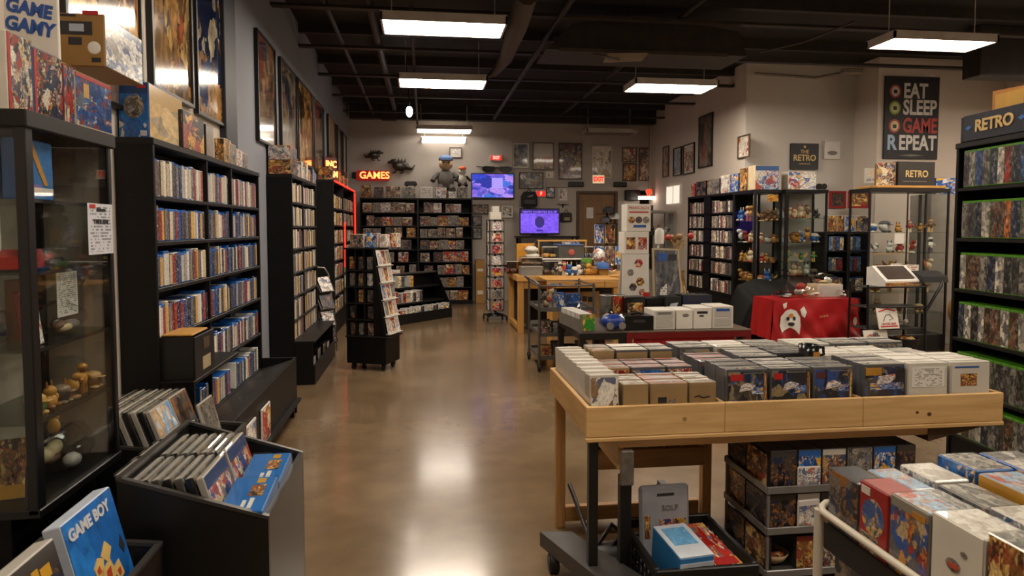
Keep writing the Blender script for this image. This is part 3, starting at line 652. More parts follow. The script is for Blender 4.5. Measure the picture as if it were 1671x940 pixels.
def bag(label, loc, s, cols, rz=0.0, name='bagged_toys', content=True):
    """clear plastic bag with a crumpled skin and toys inside"""
    r = random.Random(hash(label) % 1000 if False else sum(map(ord, label))); t = thing(name, label, 'bag', loc, rz)
    b = MB(); n = 14; rg = 9; vs = []
    b.ball((0, 0, s[2]*0.5), (s[0]*0.5, s[1]*0.5, s[2]*0.5), 0, n, rg)
    b.v = [(x*(1+r.uniform(-0.13, 0.13)), y*(1+r.uniform(-0.13, 0.13)), max(0.0, z*(1+r.uniform(-0.12, 0.12)))) for x, y, z in b.v]; b.sm = [False]*len(b.sm)
    part(t, 'clear_bag', b, CLR)
    if content:
        for i in range(4):
            c = MB().ball((0, 0, 0), (s[0]*r.uniform(0.1, 0.18), s[1]*r.uniform(0.12, 0.2), s[2]*r.uniform(0.1, 0.2)), 0, 10, 6)
            part(t, 'toy', c, mat('toy_'+cols[i % len(cols)], PAL[cols[i % len(cols)]], 0.4), (s[0]*r.uniform(-0.22, 0.22), s[1]*r.uniform(-0.2, 0.2), s[2]*r.uniform(0.22, 0.5)))
    return t
bag('clear bag of dark and grey toys on the third shelf of the near case', (DX-0.12, dy0+0.40, dsh[2]+0.001), (0.16, 0.26, 0.12), ['dark grey', 'grey', 'cream', 'brown'])
bag('clear bag heaped with grey toys in the front left corner of the near case', (DX-0.2, dy0+0.15, dsh[2]+0.001), (0.1, 0.16, 0.12), ['grey', 'navy', 'silver'])
for i, (c, k, yo, s_) in enumerate((('green', 3, 0.13, 0.9), ('golden', 0, 0.22, 0.8), ('dark', 3, 0.30, 0.8), ('golden', 2, 0.38, 0.9), ('golden', 1, 0.46, 0.9), ('brown', 3, 0.54, 0.8))):
    figurine(c, k, (DX-0.07, dy0+yo, dsh[3]), 'fourth shelf of the near glass case, %s from front' % ordw(i+1), PI/2, s_)
bag('large crumpled clear bag on the floor of the near glass case', (DX-0.12, dy0+0.40, dzb+0.001), (0.18, 0.3, 0.17), ['cream', 'brown', 'silver'])
o = thing('card_pack', 'yellow and blue card pack leaning at the front floor of the near case', 'card pack', (DX-0.16, dy0+0.1, dzb+0.003), 0.2, rot=(-0.25, 0, 0.25))
part(o, 'backing_card', MB().box(-0.055, 0.055, 0, 0.004, 0, 0.20), ARTS['gold']); part(o, 'blister', MB().box(-0.035, 0.035, -0.02, 0, 0.05, 0.15, 0, 0.006), CLR); part(o, 'yellow_base', MB().box(-0.055, 0.055, -0.003, 0, 0, 0.045), mat('yellow_print', '#c4952a', 0.4))
o = thing('toy_keychain', 'golden keychain toy hanging inside the near glass case above its floor', 'keychain', (DX-0.1, dy0+0.30, dsh[3]-0.012), 0)
part(o, 'cord', MB().tube([(0, 0, 0), (0, 0, -0.05)], 0.002, 6), BLKM); part(o, 'charm', MB().ball((0, 0, -0.075), (0.022, 0.015, 0.03)).ball((0, 0.01, -0.045), (0.014, 0.012, 0.014)), mat('figurine_golden', '#b98534', 0.4))
# ---- boxes on top of the near display case, faces to the aisle
NB = {'gold': ARTS_B['gold'], 'mix': art('toy_box_print', ['#2b3550', '#3b3a40', '#c9b99b', '#8f2f26', '#c08a3a', '#4a6a9a', '#22242c', '#d8d2c4'], 6, rough=0.2, dist=0.5), 'dark': art('toy_box_dark', ['#1c2438', '#23304e', '#2b2b33', '#b5752a', '#c9c0b0', '#1a1c26', '#8f2f26'], 5.5, rough=0.2, dist=0.5), 'red': art('toy_box_red', ['#a32a22', '#22427a', '#c9b99b', '#2b2b33', '#8f2520'], 4, rough=0.2, dist=0.5), 'blue': art('blue_box_print', ['#22427a', '#2a5494', '#22427a', '#5e6a7c', '#2f62a8', '#8a3a2c', '#b9b4a8', '#3b4a66'], 5, detail=0.4, rough=0.2)}
for i, (a, b_, m, lb, h) in enumerate(((-2, -1, 'gold', '', 0.25), (21, 62, 'mix', 'large picture box with red edge atop the near glass case, second from the front', 0.25), (63, 110, 'dark', 'dark picture box with a red spine stripe atop the near glass case, third from front', 0.235), (111, 129, 'red', 'narrow red and blue box end atop the near glass case', 0.225), (130, 188, 'blue', 'blue vehicle-picture box at the far end atop the near glass case', 0.22))):
    if i == 0:
        carton('gold picture box facing the front at the left edge atop the near glass case', 'boxed game', 0.13, 0.1, 0.245, (DX-0.185, dy0+0.005, dzt), 0, ARTS_B['gold'], CRM); continue
    ya, yb = yy(a, DX-0.05), yy(b_, DX-0.05); w = yb-ya-0.004
    t = thing('boxed_game', lb, 'boxed game', (DX-0.05, (ya+yb)/2, dzt), PI/2, 'boxes on top of the near display case')
    part(t, 'carton', MB().box(-w/2, w/2, 0, 0.09, 0, h, 0, 0.003), [CRM, WHT, mat('box_blue', '#2b62a5', 0.4), RED, CRM][i])
    part(t, 'front_cover', MB().box(-w/2+0.003, w/2-0.003, -0.0015, 0.002, 0.004, h-0.003), NB[m])
    part(t, 'shrink_wrap', MB().box(-w/2-0.001, w/2+0.001, -0.003, 0.091, 0.0005, h+0.001), CLR)
    if m == 'blue':
        part(t, 'yellow_sticker', MB().box(-0.088, -0.045, -0.0025, -0.001, 0.13, 0.185), mat('yellow_print', '#c4952a', 0.4)); part(t, 'red_stripe', MB().box(-w/2+0.003, w/2-0.003, -0.0026, -0.001, h-0.018, h-0.004), REDC)
        part(t, 'cream_strip', MB().box(-w/2+0.003, w/2-0.003, -0.0026, -0.001, 0.004, 0.02), CRM)
    if m in ('mix', 'dark'): part(t, 'red_stripe', MB().box(-w/2+0.003, -w/2+0.018, -0.0026, -0.001, 0.004, h-0.004), REDC)
# white sign box behind, carton pair on the bookcase
q = atD(48, 42, 2.5)
t = thing('lettered_box', 'white box with blue hand lettering behind the boxes atop the near case', 'box', (max(q.x, WX+0.115), q.y, dzt), 0.1)
part(t, 'carton', MB().box(-0.088, 0.088, 0, 0.02, 0, 0.50, 0, 0.003), WHT)
bl = mat('bright_blue_ink', '#244f9a', 0.5); zc = q.z-dzt
letters(t, 'GAME', bl, 0.066, (-0.005, -0.002, zc+0.06), (0, 0.16, 0), bold=0.003, sx=0.85); letters(t, 'GAMY', bl, 0.068, (-0.005, -0.002, zc-0.005), (0, 0.16, 0), bold=0.003, sx=0.85)
solo('carton', MB().box(-0.07, 0.07, 0, 0.36, 0, 2.25-dzt, 0, 0.004), CARD, 'plain brown carton holding up the kraft console carton behind the glass case boxes', 'carton', (-1.46, 2.62, dzt))
# ================================================================== left bookcases
AX = -1.36; ay0 = atX(253, 372, AX).y; ay1 = atX(424, 372, AX).y; AW = ay1-ay0; AD = AX-WX-0.006
ash = [1.765, 1.528, 1.285, 1.015, 0.72, 0.42]; atop = 2.06; AS = -1.19
dA = yy(341, AX)-ay0; dA2 = yy(380, AX)-ay0
A = bookcase('tall black bookcase of game cases along the left wall, beside the near glass case', (AX, ay0), PI/2, AW, AD, atop, ash, [(dA, 0.42, atop-0.036), (dA2, 1.53, atop-0.036)])
# stepped plinth with sloping planks
PX = -1.08
py0 = 3.75-ay0; sd = AS-AX
cz_ = 0.80
part(A, 'deep_shelf', MB().box(0.025, dA-0.01, -sd, 0.05, cz_-0.022, cz_, 0, 0.003), BLK2)
part(A, 'shelf_bracket', MB().box(0.0, 0.024, -sd, -0.001, 0.40, cz_, 0, 0.003), BLK)
part(A, 'plinth_front', MB().box(py0, AW-0.03, -(PX-AX), -(PX-AX)+0.02, 0.12, 0.50, 0, 0.003), BLK2)
for k in range(4):
    a = py0+(AW-0.03-py0)*k/4; b_ = py0+(AW-0.03-py0)*(k+1)/4-0.004
    part(A, 'plinth_plank', MB().prism([(-0.002, 0.415), (-0.002, 0.40), (-(PX-AX)+0.022, 0.47), (-(PX-AX)+0.022, 0.485)], a, b_, 'x'), mat('dark_plank', '#24221f', 0.45))
part(A, 'plinth_end', MB().box(AW-0.03, AW-0.005, -(PX-AX), -0.001, 0.02, 0.50, 0, 0.003), BLK)
part(A, 'plinth_ledge', MB().box(py0, AW-0.03, -(PX-AX)-0.04, -(PX-AX)-0.001, 0.135, 0.155), BLK2)
for yq in (py0+0.1, AW-0.1): part(A, 'foot', MB().box(yq, yq+0.04, -(PX-AX)+0.01, -(PX-AX)+0.05, 0, 0.119), BLKM)
part(A, 'base_panel', MB().box(py0, AW-0.03, -0.02, 0, 0.05, 0.42), BLK)
seqA = ['red', 'blue', 'blue', 'black', 'grey', 'dark grey', 'yellow', 'white', 'white', 'cream', 'red', 'navy', 'blue', 'black', 'silver', 'dark grey', 'white', 'brown', 'red', 'yellow', 'grey', 'white', 'cream', 'navy']
seqA1 = ['red', 'black', 'dark grey', 'yellow', 'white', 'cream', 'white', 'dark grey', 'black', 'grey', 'navy', 'silver', 'white', 'cream', 'brown', 'grey', 'red', 'white', 'cream']
def bay(z, x0, x1, row, nm, seq, pls, hs, maxn=99):
    fill('game case', (AX-0.012, ay0, z+0.001), PI/2, x0+0.012, x1-0.012, '%s shelf, %s bay, near bookcase' % (ordw(row), nm), 'game cases in the near left bookcase', seq, pls, (0.036, 0.042, 0.047), hs, maxn=maxn)
for r_, z in enumerate(ash):
    hs = (0.19, 0.195, 0.188, 0.2) if r_ < 1 else (0.172, 0.175, 0.19, 0.178)
    pls = ['black', 'white', 'grey', 'blue'] if r_ < 1 else ['blue', 'blue', 'blue', 'black', 'white']
    sq = seqA1 if r_ < 1 else seqA
    if r_ == 4: bay(z, dA-0.16, dA, 5, 'left', seqA, pls, hs, 3)
    elif r_ != 5: bay(z, 0.025, dA, r_+1, 'left', sq, pls, hs)
    else: bay(z, dA-0.22, dA, 6, 'left', sq, pls, hs)
    if r_ < 2: bay(z, dA, dA2, r_+1, 'middle', sq, pls, hs); bay(z, dA2, AW-0.025, r_+1, 'right', ['white', 'cream', 'grey', 'white', 'red', 'silver'] if r_ == 0 else sq, pls, hs)
    elif r_ == 5: bay(z, dA, dA+0.5, 6, 'middle', sq, pls, hs); bay(z, dA+0.56, AW-0.06, 6, 'right', sq, pls, hs)
    else: bay(z, dA, AW-0.025, r_+1, 'right', sq, pls, hs)
# black magazine box with a yellow folder on the fifth shelf
t = thing('magazine_box', 'black open magazine box standing on the fifth shelf of the near bookcase', 'box', (AS-0.10, ay0+0.03, cz_+0.002), PI/2)
bw, bd, bh = 0.33, 0.19, 0.225
b = MB(); b.box(0, bw, -0.10, -0.092, 0, bh, 0, 0.002); b.box(0, bw, bd-0.11, bd-0.102, 0, bh); b.box(0, 0.008, -0.092, bd-0.11, 0, bh); b.box(bw-0.008, bw, -0.092, bd-0.11, 0, bh); b.box(0.008, bw-0.008, -0.092, bd-0.11, 0, 0.008)
part(t, 'box_body', b, mat('black_card', '#100f0f', 0.5)); part(t, 'label_card', MB().box(bw*0.35, bw*0.75, -0.1025, -0.1, 0.03, 0.1), mat('aged_label', '#9a8a6c', 0.6)); part(t, 'upper_label', MB().box(bw*0.4, bw*0.7, -0.1025, -0.1, 0.14, 0.2), mat('brown_label', '#4a3424', 0.6))
solo('paper_folder', MB().box(0.0, 0.26, -0.08, 0.07, 0, 0.012, 0, 0.004), mat('manila', '#b98a42', 0.6), 'yellow manila folder lying across the black magazine box', 'folder', (AS-0.10, ay0+0.05, cz_+0.229), (0, 0, PI/2))
for i, (a, m) in enumerate(((0.55, 'white'), (0.95, 'red'))):
    yc = py0+a; t = thing('boxed_game', ('white and blue printed box propped against the plinth of the near bookcase', 'white and red printed box propped against the plinth of the near bookcase')[i], 'boxed game', (PX+0.004, ay0+yc, 0.157), PI/2)
    part(t, 'carton', MB().box(-0.12, 0.12, -0.012, 0, 0, 0.24, 0, 0.002), WHT); part(t, 'front_cover', MB().box(-0.11, 0.11, -0.014, -0.012, 0.01, 0.23), (ARTS['white'], ARTS['red'])[i])
# ---- boxes on top of bookcase A
bb = mat('box_blue_deep', '#1c4a86', 0.35)
y = ay0+0.005
WIN = glass('window_film', '#cfc3ae', 1.6)
def cartonx(label, px0, px1, pxs, d, zb, h, front, side, sidepanel, **k):
    """carton whose near face spans px0..px1 and whose aisle side runs back to pxs"""
    a = atD(px0, 200, d); b_ = atD(px1, 200, d); w = b_.x-a.x; yb = atX(pxs, 200, b_.x).y
    x0 = max(a.x, WX+0.012); w = b_.x-x0
    return carton(label, k.pop('cat', 'boxed console'), w, yb-a.y, h, ((x0+b_.x)/2, a.y, zb), 0, front, side, sidepanel=sidepanel, **k)
blue_front = art('console_box_blue', ['#1d5596', '#1f5fa6', '#184a86', '#1d5596', '#c9c3b6', '#2a6cb0'], 2.2, banner='#173f74', bh=0.2, detail=0.3)
t = cartonx('blue console box with cream side standing at the near end atop the bookcase', 188, 241, 298, 3.44, atop, 0.285, blue_front, bb, art('cream_side', ['#cdb083', '#c9ab78', '#d6bd92', '#a39b8d', '#c9ab78', '#8d877c'], 1.4, banner='#cdb083', bh=0.3, rough=0.15, coat=0.8, detail=0.2))
BL1 = t; w = 0.24
part(t, 'picture_oval', MB().ball((0.0, -0.002, 0.16), (0.05, 0.003, 0.06), 0, 20, 10), ARTS['grey']); part(t, 'silver_badge', MB().box(0.03, 0.062, -0.0032, -0.001, 0.012, 0.04, 0, 0.003), mat('pale_badge', '#c9cdd4', 0.4)); part(t, 'red_tab', MB().box(0.02, 0.06, -0.003, -0.001, 0.255, 0.27), REDC)
kraft = mat('kraft_print', '#8a6636', 0.6)
t = cartonx('brown console carton with a pale control deck printed on it, topmost on the left stack', 84, 170, 235, 2.72, 2.252, 0.21, mat('kraft_front', '#94703c', 0.6), kraft, art('kraft_side', ['#c9c5bc', '#b5b2ab', '#d6d2c9', '#5a6a8a', '#8a8680', '#3a4a70'], 3.2, rough=0.2))
part(t, 'printed_console', MB().box(-0.07, 0.06, -0.003, -0.001, 0.125, 0.178), INK); part(t, 'printed_screen', MB().box(-0.025, 0.03, -0.0045, -0.002, 0.138, 0.168), mat('pale_blue_print', '#aab6c4', 0.4))
part(t, 'printed_cartridge', MB().box(-0.03, 0.02, -0.003, -0.001, 0.085, 0.115), INK); part(t, 'printed_pad', MB().ball((0.065, -0.001, 0.075), (0.026, 0.004, 0.026), 0, 14, 8), WHP); part(t, 'red_title', MB().box(0.025, 0.085, -0.003, -0.001, 0.205, 0.222), REDC); part(t, 'lower_badge', MB().box(0.055, 0.09, -0.003, -0.001, 0.018, 0.036, 0, 0.004), INK)
part(t, 'title_strip', MB().box(-0.075, 0.0, -0.003, -0.001, 0.196, 0.206), INK)
t = carton('black toy carton with an orange picture behind the blue console box', 'boxed toy', 0.15, yy(338, AX)-yy(304, AX), 0.22, (AX-0.08, yy(304, AX), atop), 0, art('black_toy_front', ['#17171a', '#232326', '#17171a', '#8a3a2c', '#b98a3c', '#2b2a2e'], 3), mat('box_black', '#131315', 0.4), sidepanel=art('black_toy_front', ['#17171a'], 3))
carton('silver-windowed toy box standing past the black toy carton', 'boxed toy', 0.13, 0.16, 0.2, (AX-0.07, yy(341, AX), atop), 0, mat('box_black', '#131315', 0.4), mat('box_black', '#131315', 0.4), sidepanel=mat('silver_window', '#a59f95', 0.15, 0.3))
figs = (('small white and gold boxed figure, first past the black toy carton', 372, 0.17, 'gold', 0.07), ('clear boxed figure, second past the black toy carton', 379, 0.15, 'grey', 0.08), ('small cream boxed figure at the far end of the near bookcase top', 390, 0.13, 'white', 0.08), ('small grey box at the back end of the near bookcase top', 399, 0.12, 'grey', 0.08))
for lb, px, h, m, w in figs:
    carton(lb, 'boxed toy', w, 0.16, h, (AX-0.05, yy(px, AX)+0.02, atop), 0, ARTS[m], CRM, sidepanel=ARTS[m])
# ------------------------------------------------------------------ second bookcase
BX = -1.30; by0 = atD(477, 283, 6.75).y; by1 = atX(517, 372, BX).y; BW = by1-by0; btop = 2.14
bsh = [1.865, 1.62, 1.385, 1.14, 0.90, 0.655, 0.45]
B = bookcase('second black bookcase along the left wall, with a stepped plinth', (BX, by0), PI/2, BW, BX-WX-0.006, btop, bsh, [(BW*0.42, 0.45, btop-0.036)])
bp = -1.10
part(B, 'plinth_front', MB().box(0.0, BW, -(bp-BX), -(bp-BX)+0.02, 0.0, 0.2, 0, 0.003), BLK2); part(B, 'plinth_side', MB().box(0, 0.02, -(bp-BX)+0.02, 0, 0, 0.43, 0, 0.003), BLK); part(B, 'plinth_top', MB().box(0, BW, -(bp-BX), 0, 0.43, 0.448, 0, 0.003), BLK2)
part(B, 'plinth_end', MB().box(BW-0.02, BW, -(bp-BX)+0.02, 0, 0, 0.43), BLK); part(B, 'plinth_floor', MB().box(0.02, BW-0.02, -(bp-BX)+0.02, 0, 0.05, 0.07), BLK)
seqB = ['white', 'cream', 'grey', 'brown', 'white', 'silver', 'red', 'cream', 'dark grey', 'yellow', 'black', 'silver', 'cream', 'navy']
for r_, z in enumerate(bsh):
    for k, (a, b_) in enumerate(((0.03, BW*0.42-0.012), (BW*0.42+0.012, BW-0.03))):
        fill('disc case', (BX-0.01, by0, z+0.001), PI/2, a, b_, '%s shelf, %s bay, second bookcase' % (ordw(r_+1), ('near', 'far')[k]), 'game cases in the second left bookcase', seqB, ['white', 'grey', 'black'], (0.05, 0.06, 0.07), (0.19, 0.2, 0.18), 0.13, cat='disc case', side='near end')  # same-looking game cases as in the near bookcase
for i, (a, h, m) in enumerate(((0.25, 0.17, 'white'), (0.6, 0.2, 'grey'), (1.0, 0.19, 'mix'), (1.3, 0.16, 'white'))):
    o = link('boxed_game', boxmesh(0.2, 0.06, h, ARTS[m], BLK), None, (bp-0.05, by0+a, 0.071), (0, 0, PI/2)); tagobj(o, '%s boxed game inside the plinth of the second bookcase, %s from near end' % (ART_L[m], ordw(i+1)), 'boxed game', 'boxes in the second plinth')
for i, (zz, h, m, lb) in enumerate(((0, 0.14, 'gold', 'lower brown printed carton on top of the second bookcase'), (0.142, 0.145, 'white', 'upper brown and white printed carton on top of the second bookcase'))):
    t = carton(lb, 'carton', 0.22, 0.34, h, (WX+0.13, by0+0.02, btop+zz), 0, ARTS[m], CARD, sidepanel=ARTS['dark'], name='carton')
for i in range(5):
    carton('small pale boxed figure on the second bookcase, %s behind the stacked cartons' % ordw(i+1), 'boxed toy', 0.07, 0.1, 0.14+0.05*(i % 2), (BX-0.05, by0+0.5+i*0.16, btop), 0, ARTS[('white', 'grey', 'white', 'gold', 'grey')[i]], WHT, sidepanel=ARTS[('grey', 'white', 'grey', 'white', 'gold')[i]])
t = carton('dark box with a blue screen picture at the far end of the second bookcase', 'boxed toy', 0.2, 0.12, 0.17, (BX-0.11, by1-0.2, btop), 0, ARTS['dark'], BLK, sidepanel=ARTS['blue'])
# ------------------------------------------------------------------ third bookcase with red neon
CX_ = -1.30; cy0 = atD(545, 292, 9.9).y; cy1 = atX(578, 372, CX_).y; CW = cy1-cy0; ctop = 2.31
csh = [1.90, 1.64, 1.37, 1.11, 0.85, 0.59, 0.32]
NEON = mat('red_neon', '#ff3a2a', 0.4, emit='#ff2a1c', estr=2.0)
Cb = bookcase('third black bookcase on the left, edged in glowing red neon', (CX_, cy0), PI/2, CW, CX_-WX-0.006, ctop, csh, [(CW*0.42, 0.32, ctop-0.036)])
part(Cb, 'neon_tube', MB().tube([(0.03, -0.018, ctop-0.02), (CW-0.01, -0.018, ctop-0.02)], 0.014, 8), NEON, label='glowing red tube along the top edge')
part(Cb, 'neon_tube', MB().tube([(CW-0.012, -0.018, ctop-0.05), (CW-0.012, -0.018, 1.38)], 0.014, 8), NEON, label='glowing red tube down the far post')
part(Cb, 'neon_tube', MB().tube([(CW*0.42, -0.018, 1.7), (CW*0.42, -0.018, 0.95)], 0.012, 8), NEON, label='glowing red tube on the middle divider')
for r_, z in enumerate(csh):
    for k, (a, b_) in enumerate(((0.03, CW*0.42-0.012), (CW*0.42+0.012, CW-0.03))):
        fill('video case', (CX_-0.01, cy0, z+0.001), PI/2, a, b_, '%s shelf, %s bay, neon-edged bookcase' % (ordw(r_+1), ('near', 'far')[k]), 'game cases in the neon-edged bookcase', seqB, ['white', 'grey', 'black'], (0.09, 0.11, 0.13), (0.19, 0.2, 0.18), 0.13, cat='video case', side='near end', spine=SPNB)  # game cases again, same-looking as those in the near bookcase
t = thing('neon_sign', 'glowing red and yellow letter sign on the third bookcase near the back corner', 'sign', (CX_-0.06, cy0+0.35, ctop), 0.75)
part(t, 'backing', MB().box(-0.14, 0.09, 0, 0.06, 0, 0.36, 0, 0.01), mat('dark_red_board', '#4a1012', 0.5)); letters(t, 'INC', mat('orange_neon', '#ffb070', 0.4, emit='#ff7a3c', estr=4.5), 0.14, (-0.02, -0.004, 0.25), depth=0.008, bold=0.003, sx=0.8); letters(t, 'GAM', mat('orange_neon', '#ffb070', 0.4), 0.13, (-0.01, -0.004, 0.10), depth=0.008, bold=0.003, sx=0.75)
carton('gold-framed dark box at the near end on the third bookcase', 'boxed toy', 0.2, 0.1, 0.2, (CX_-0.12, cy0+0.03, ctop), 0, ARTS['gold'], mat('box_black', '#131315', 0.4), sidepanel=ARTS['dark'])
for i in range(3):
    carton('brown boxed toy on the third bookcase, %s beyond the lit letter sign' % ordw(i+1), 'boxed toy', 0.16, 0.2, 0.16, (CX_-0.09, cy0+0.75+i*0.55, ctop), 0, ARTS['gold'], RED, sidepanel=ARTS['red'])
# wire magazine stand leaning between second and third bookcase
p0 = atZ(537, 575, 0)
t = thing('magazine_stand', 'slim silver-edged magazine stand between the second and third left bookcases', 'magazine stand', (p0.x, p0.y, 0), 0.9)
for s in (-1, 1): part(t, 'rail', MB().tube([(s*0.14, 0, 0), (s*0.14, 0.06, 0.55), (s*0.14, 0.14, 1.0), (s*0.10, 0.17, 1.08), (0, 0.175, 1.09)], 0.011, 8), SIL)
for k in range(4): part(t, 'pocket', MB().prism([(-0.03+0.012*k, 0.12+0.22*k), (0.0+0.025*k, 0.10+0.22*k), (0.03+0.03*k, 0.30+0.22*k), (0.02+0.03*k, 0.30+0.22*k)], -0.13, 0.13, 'x'), BLKM); part(t, 'magazine', MB().prism([(-0.035+0.012*k, 0.13+0.22*k), (-0.032+0.012*k, 0.13+0.22*k), (0.012+0.03*k, 0.31+0.22*k), (0.005+0.03*k, 0.31+0.22*k)], -0.1, 0.1, 'x'), ARTS['white' if k % 2 else 'dark'])
# ================================================================== browse bins in front
def browsebin(label, x0, x1, y0, y1, zl, zr, z0=0.0, name='browse_bin', wall=0.014):
    t = thing(name, label, 'bin', (x0, y0, z0), 0); w = x1-x0; d = y1-y0
    f = [(0, 0), (w, 0), (w, zr), (0, zl)]
    M_ = mat('black_melamine', '#141312', 0.38, var=0.2)
    part(t, 'front_panel', MB().prism(f, 0, wall, 'y'), M_); part(t, 'back_panel', MB().prism(f, d-wall, d, 'y'), M_)
    part(t, 'low_side', MB().box(w-wall, w, wall, d-wall, 0, zr, 0, 0.002), mat('black_melamine_brown_sheen', '#2a221c', 0.3, var=0.2)); part(t, 'high_side', MB().box(0, wall, wall, d-wall, 0, zl), M_)  # black low side tinted brown to stand in for a reflection
    part(t, 'false_floor', MB().box(wall, w-wall, wall, d-wall, zr-0.22, zr-0.20), M_)
    e = MB(); L = math.hypot(w, zl-zr)
    for yv in (0.007, d-0.007): e.bar((0, yv, zl+0.004), (w, yv, zr+0.004), 0.02, 0.012)
    e.bar((w-0.007, 0, zr+0.004), (w-0.007, d, zr+0.004), 0.02, 0.012); e.bar((0.007, 0, zl+0.004), (0.007, d, zl+0.004), 0.02, 0.012)
    part(t, 'rim', e, mat('grey_edge', '#3a3835', 0.35)); return t
def leaner(label, x, y, z, w, h, th, tilt, cover, body, sleeve=True, group=None, name='boxed_comic', rz=PI/2, cat='boxed comic'):
    """flat case leaning back from the aisle (its cover faces +X), with a clear sleeve"""
    t = thing(name, label, cat, (x, y, z), 0, group, rot=(Matrix.Rotation(rz, 3, 'Z') @ Matrix.Rotation(-tilt, 3, 'X')).to_euler())
    part(t, 'body', MB().box(-w/2, w/2, 0, th, 0, h, 0, 0.003, pz=1), [body, mat('case_edge_pale_sheen', '#b9b5ac', 0.4)]); part(t, 'front_cover', MB().box(-w/2+0.005, w/2-0.005, -0.0012, 0.001, 0.005, h-0.005), cover)  # top face coloured paler, standing in for the sheen of clear plastic
    if sleeve: part(t, 'clear_sleeve', MB().box(-w/2-0.003, w/2+0.003, -0.003, th+0.001, 0.001, h+0.008, 0, 0.004), CLR)
    return t
b1x0, b1x1, b1y0, b1y1 = -1.02, -0.535, 2.36, 3.04
browsebin('black sloping browse bin nearest the aisle, holding cases and blue boxes', b1x0, b1x1, b1y0, b1y1, 0.76, 0.60)
zf = 0.41
G1 = 'sleeved cases in the front browse bin'
spm = mat('case_edge_black', '#1b1b1c', 0.4); spw = mat('case_edge_pale_sheen', '#b9b5ac', 0.4)
k = 0
for j, yc in enumerate((b1y0+0.155, b1y0+0.43)):
    for i in range(7):
        x = b1x0+0.15+i*0.036; last = i == 6; k += 1
        leaner('sleeved %s case, %s from the wall side, %s half of the front browse bin' % ('pale red-titled' if last else ('black' if i % 2 else 'grey'), ordw(i+1), ('near', 'far')[j]), x, yc, zf+0.006, 0.25, 0.345, 0.026, 0.30, art('titled_white_red', ['#d8d2c6', '#a33a30', '#35508a', '#c9b48a', '#5a5a60', '#b5443a'], 5, banner='#39507e', bh=0.14, rough=0.3) if last else ARTS['grey'], spw if last else (spm if i % 2 else mat('case_edge_grey', '#5c5a57', 0.4)), group=G1)
for j, yc in enumerate((b1y0+0.15, b1y0+0.42)):
    t = thing('boxed_game', ('near bright blue box lying at the low edge of the front browse bin', 'far bright blue box lying at the low edge of the front browse bin')[j], 'boxed game', (b1x1-0.095, yc, zf+0.045), 0, rot=(0, -0.12, PI/2))
    BB = mat('bright_blue_box', '#1f6fbd', 0.3)
    part(t, 'carton', MB().box(-0.125, 0.125, -0.075, 0.075, 0, 0.19, 0, 0.004), BB); part(t, 'top_picture', MB().box(-0.02, 0.06, -0.05, 0.0, 0.1895, 0.192), ARTS['gold']); part(t, 'white_lettering', MB().box(-0.105, -0.035, -0.03, -0.015, 0.1895, 0.1915).box(-0.095, -0.05, -0.005, 0.008, 0.1895, 0.1915), WHT); part(t, 'yellow_lettering', MB().box(0.075, 0.11, -0.04, -0.01, 0.1895, 0.1915), mat('yellow_print', '#c4952a', 0.4)); part(t, 'end_picture', MB().box(-0.1265, -0.1245, -0.06, 0.03, 0.01, 0.15), ARTS_B['blue'])
    part(t, 'clear_wrap', MB().box(-0.128, 0.128, -0.078, 0.078, 0.0005, 0.1935), CLR)
for i in range(3):
    leaner('dark blue sleeved case at the wall edge of the front browse bin, %s' % ('near', 'middle', 'far')[i], b1x0+0.05, b1y0+0.13+i*0.2, zf+0.12, 0.17, 0.24, 0.02, 0.25, ARTS['blue'], spm, group=G1)
# second bin behind
b2x0, b2x1, b2y0, b2y1 = -1.42, -0.90, 3.06, 3.535
browsebin('black browse bin of sleeved cases standing behind the front bin', b2x0, b2x1, b2y0, b2y1, 0.66, 0.60)
for j, yc in enumerate((b2y0+0.125, b2y0+0.35)):
    for i in range(8):
        x = b2x0+0.15+i*0.0315; last = i == 7
        leaner('sleeved %s case, %s from the wall side, %s half of the rear browse bin' % ((('sky-blue' if j == 0 else 'charcoal') if last else ('pale' if i % 2 else 'black')), ordw(i+1), ('near', 'far')[j]), x, yc, zf+0.006, 0.215, 0.41, 0.022, 0.34, (art('pale_blue_print_cover', ['#b9cbe0', '#8fb2d8', '#d8d2c6', '#c4a070', '#6f9acb'], 2.4) if j == 0 else ARTS['dark']) if last else ARTS['grey'], (spw if i % 2 else spm), group='sleeved cases in the rear browse bin')
t = leaner('small clear-sleeved case with pink figure leaning at the rear bin low edge', b2x1-0.08, b2y0+0.13, zf+0.006, 0.2, 0.30, 0.02, 0.30, ARTS['red'], spw)
t = leaner('tall clear-sleeved empty case leaning at the far low edge of the rear bin', b2x1-0.07, b2y0+0.35, zf+0.006, 0.21, 0.36, 0.012, 0.25, ARTS['grey'], spw)
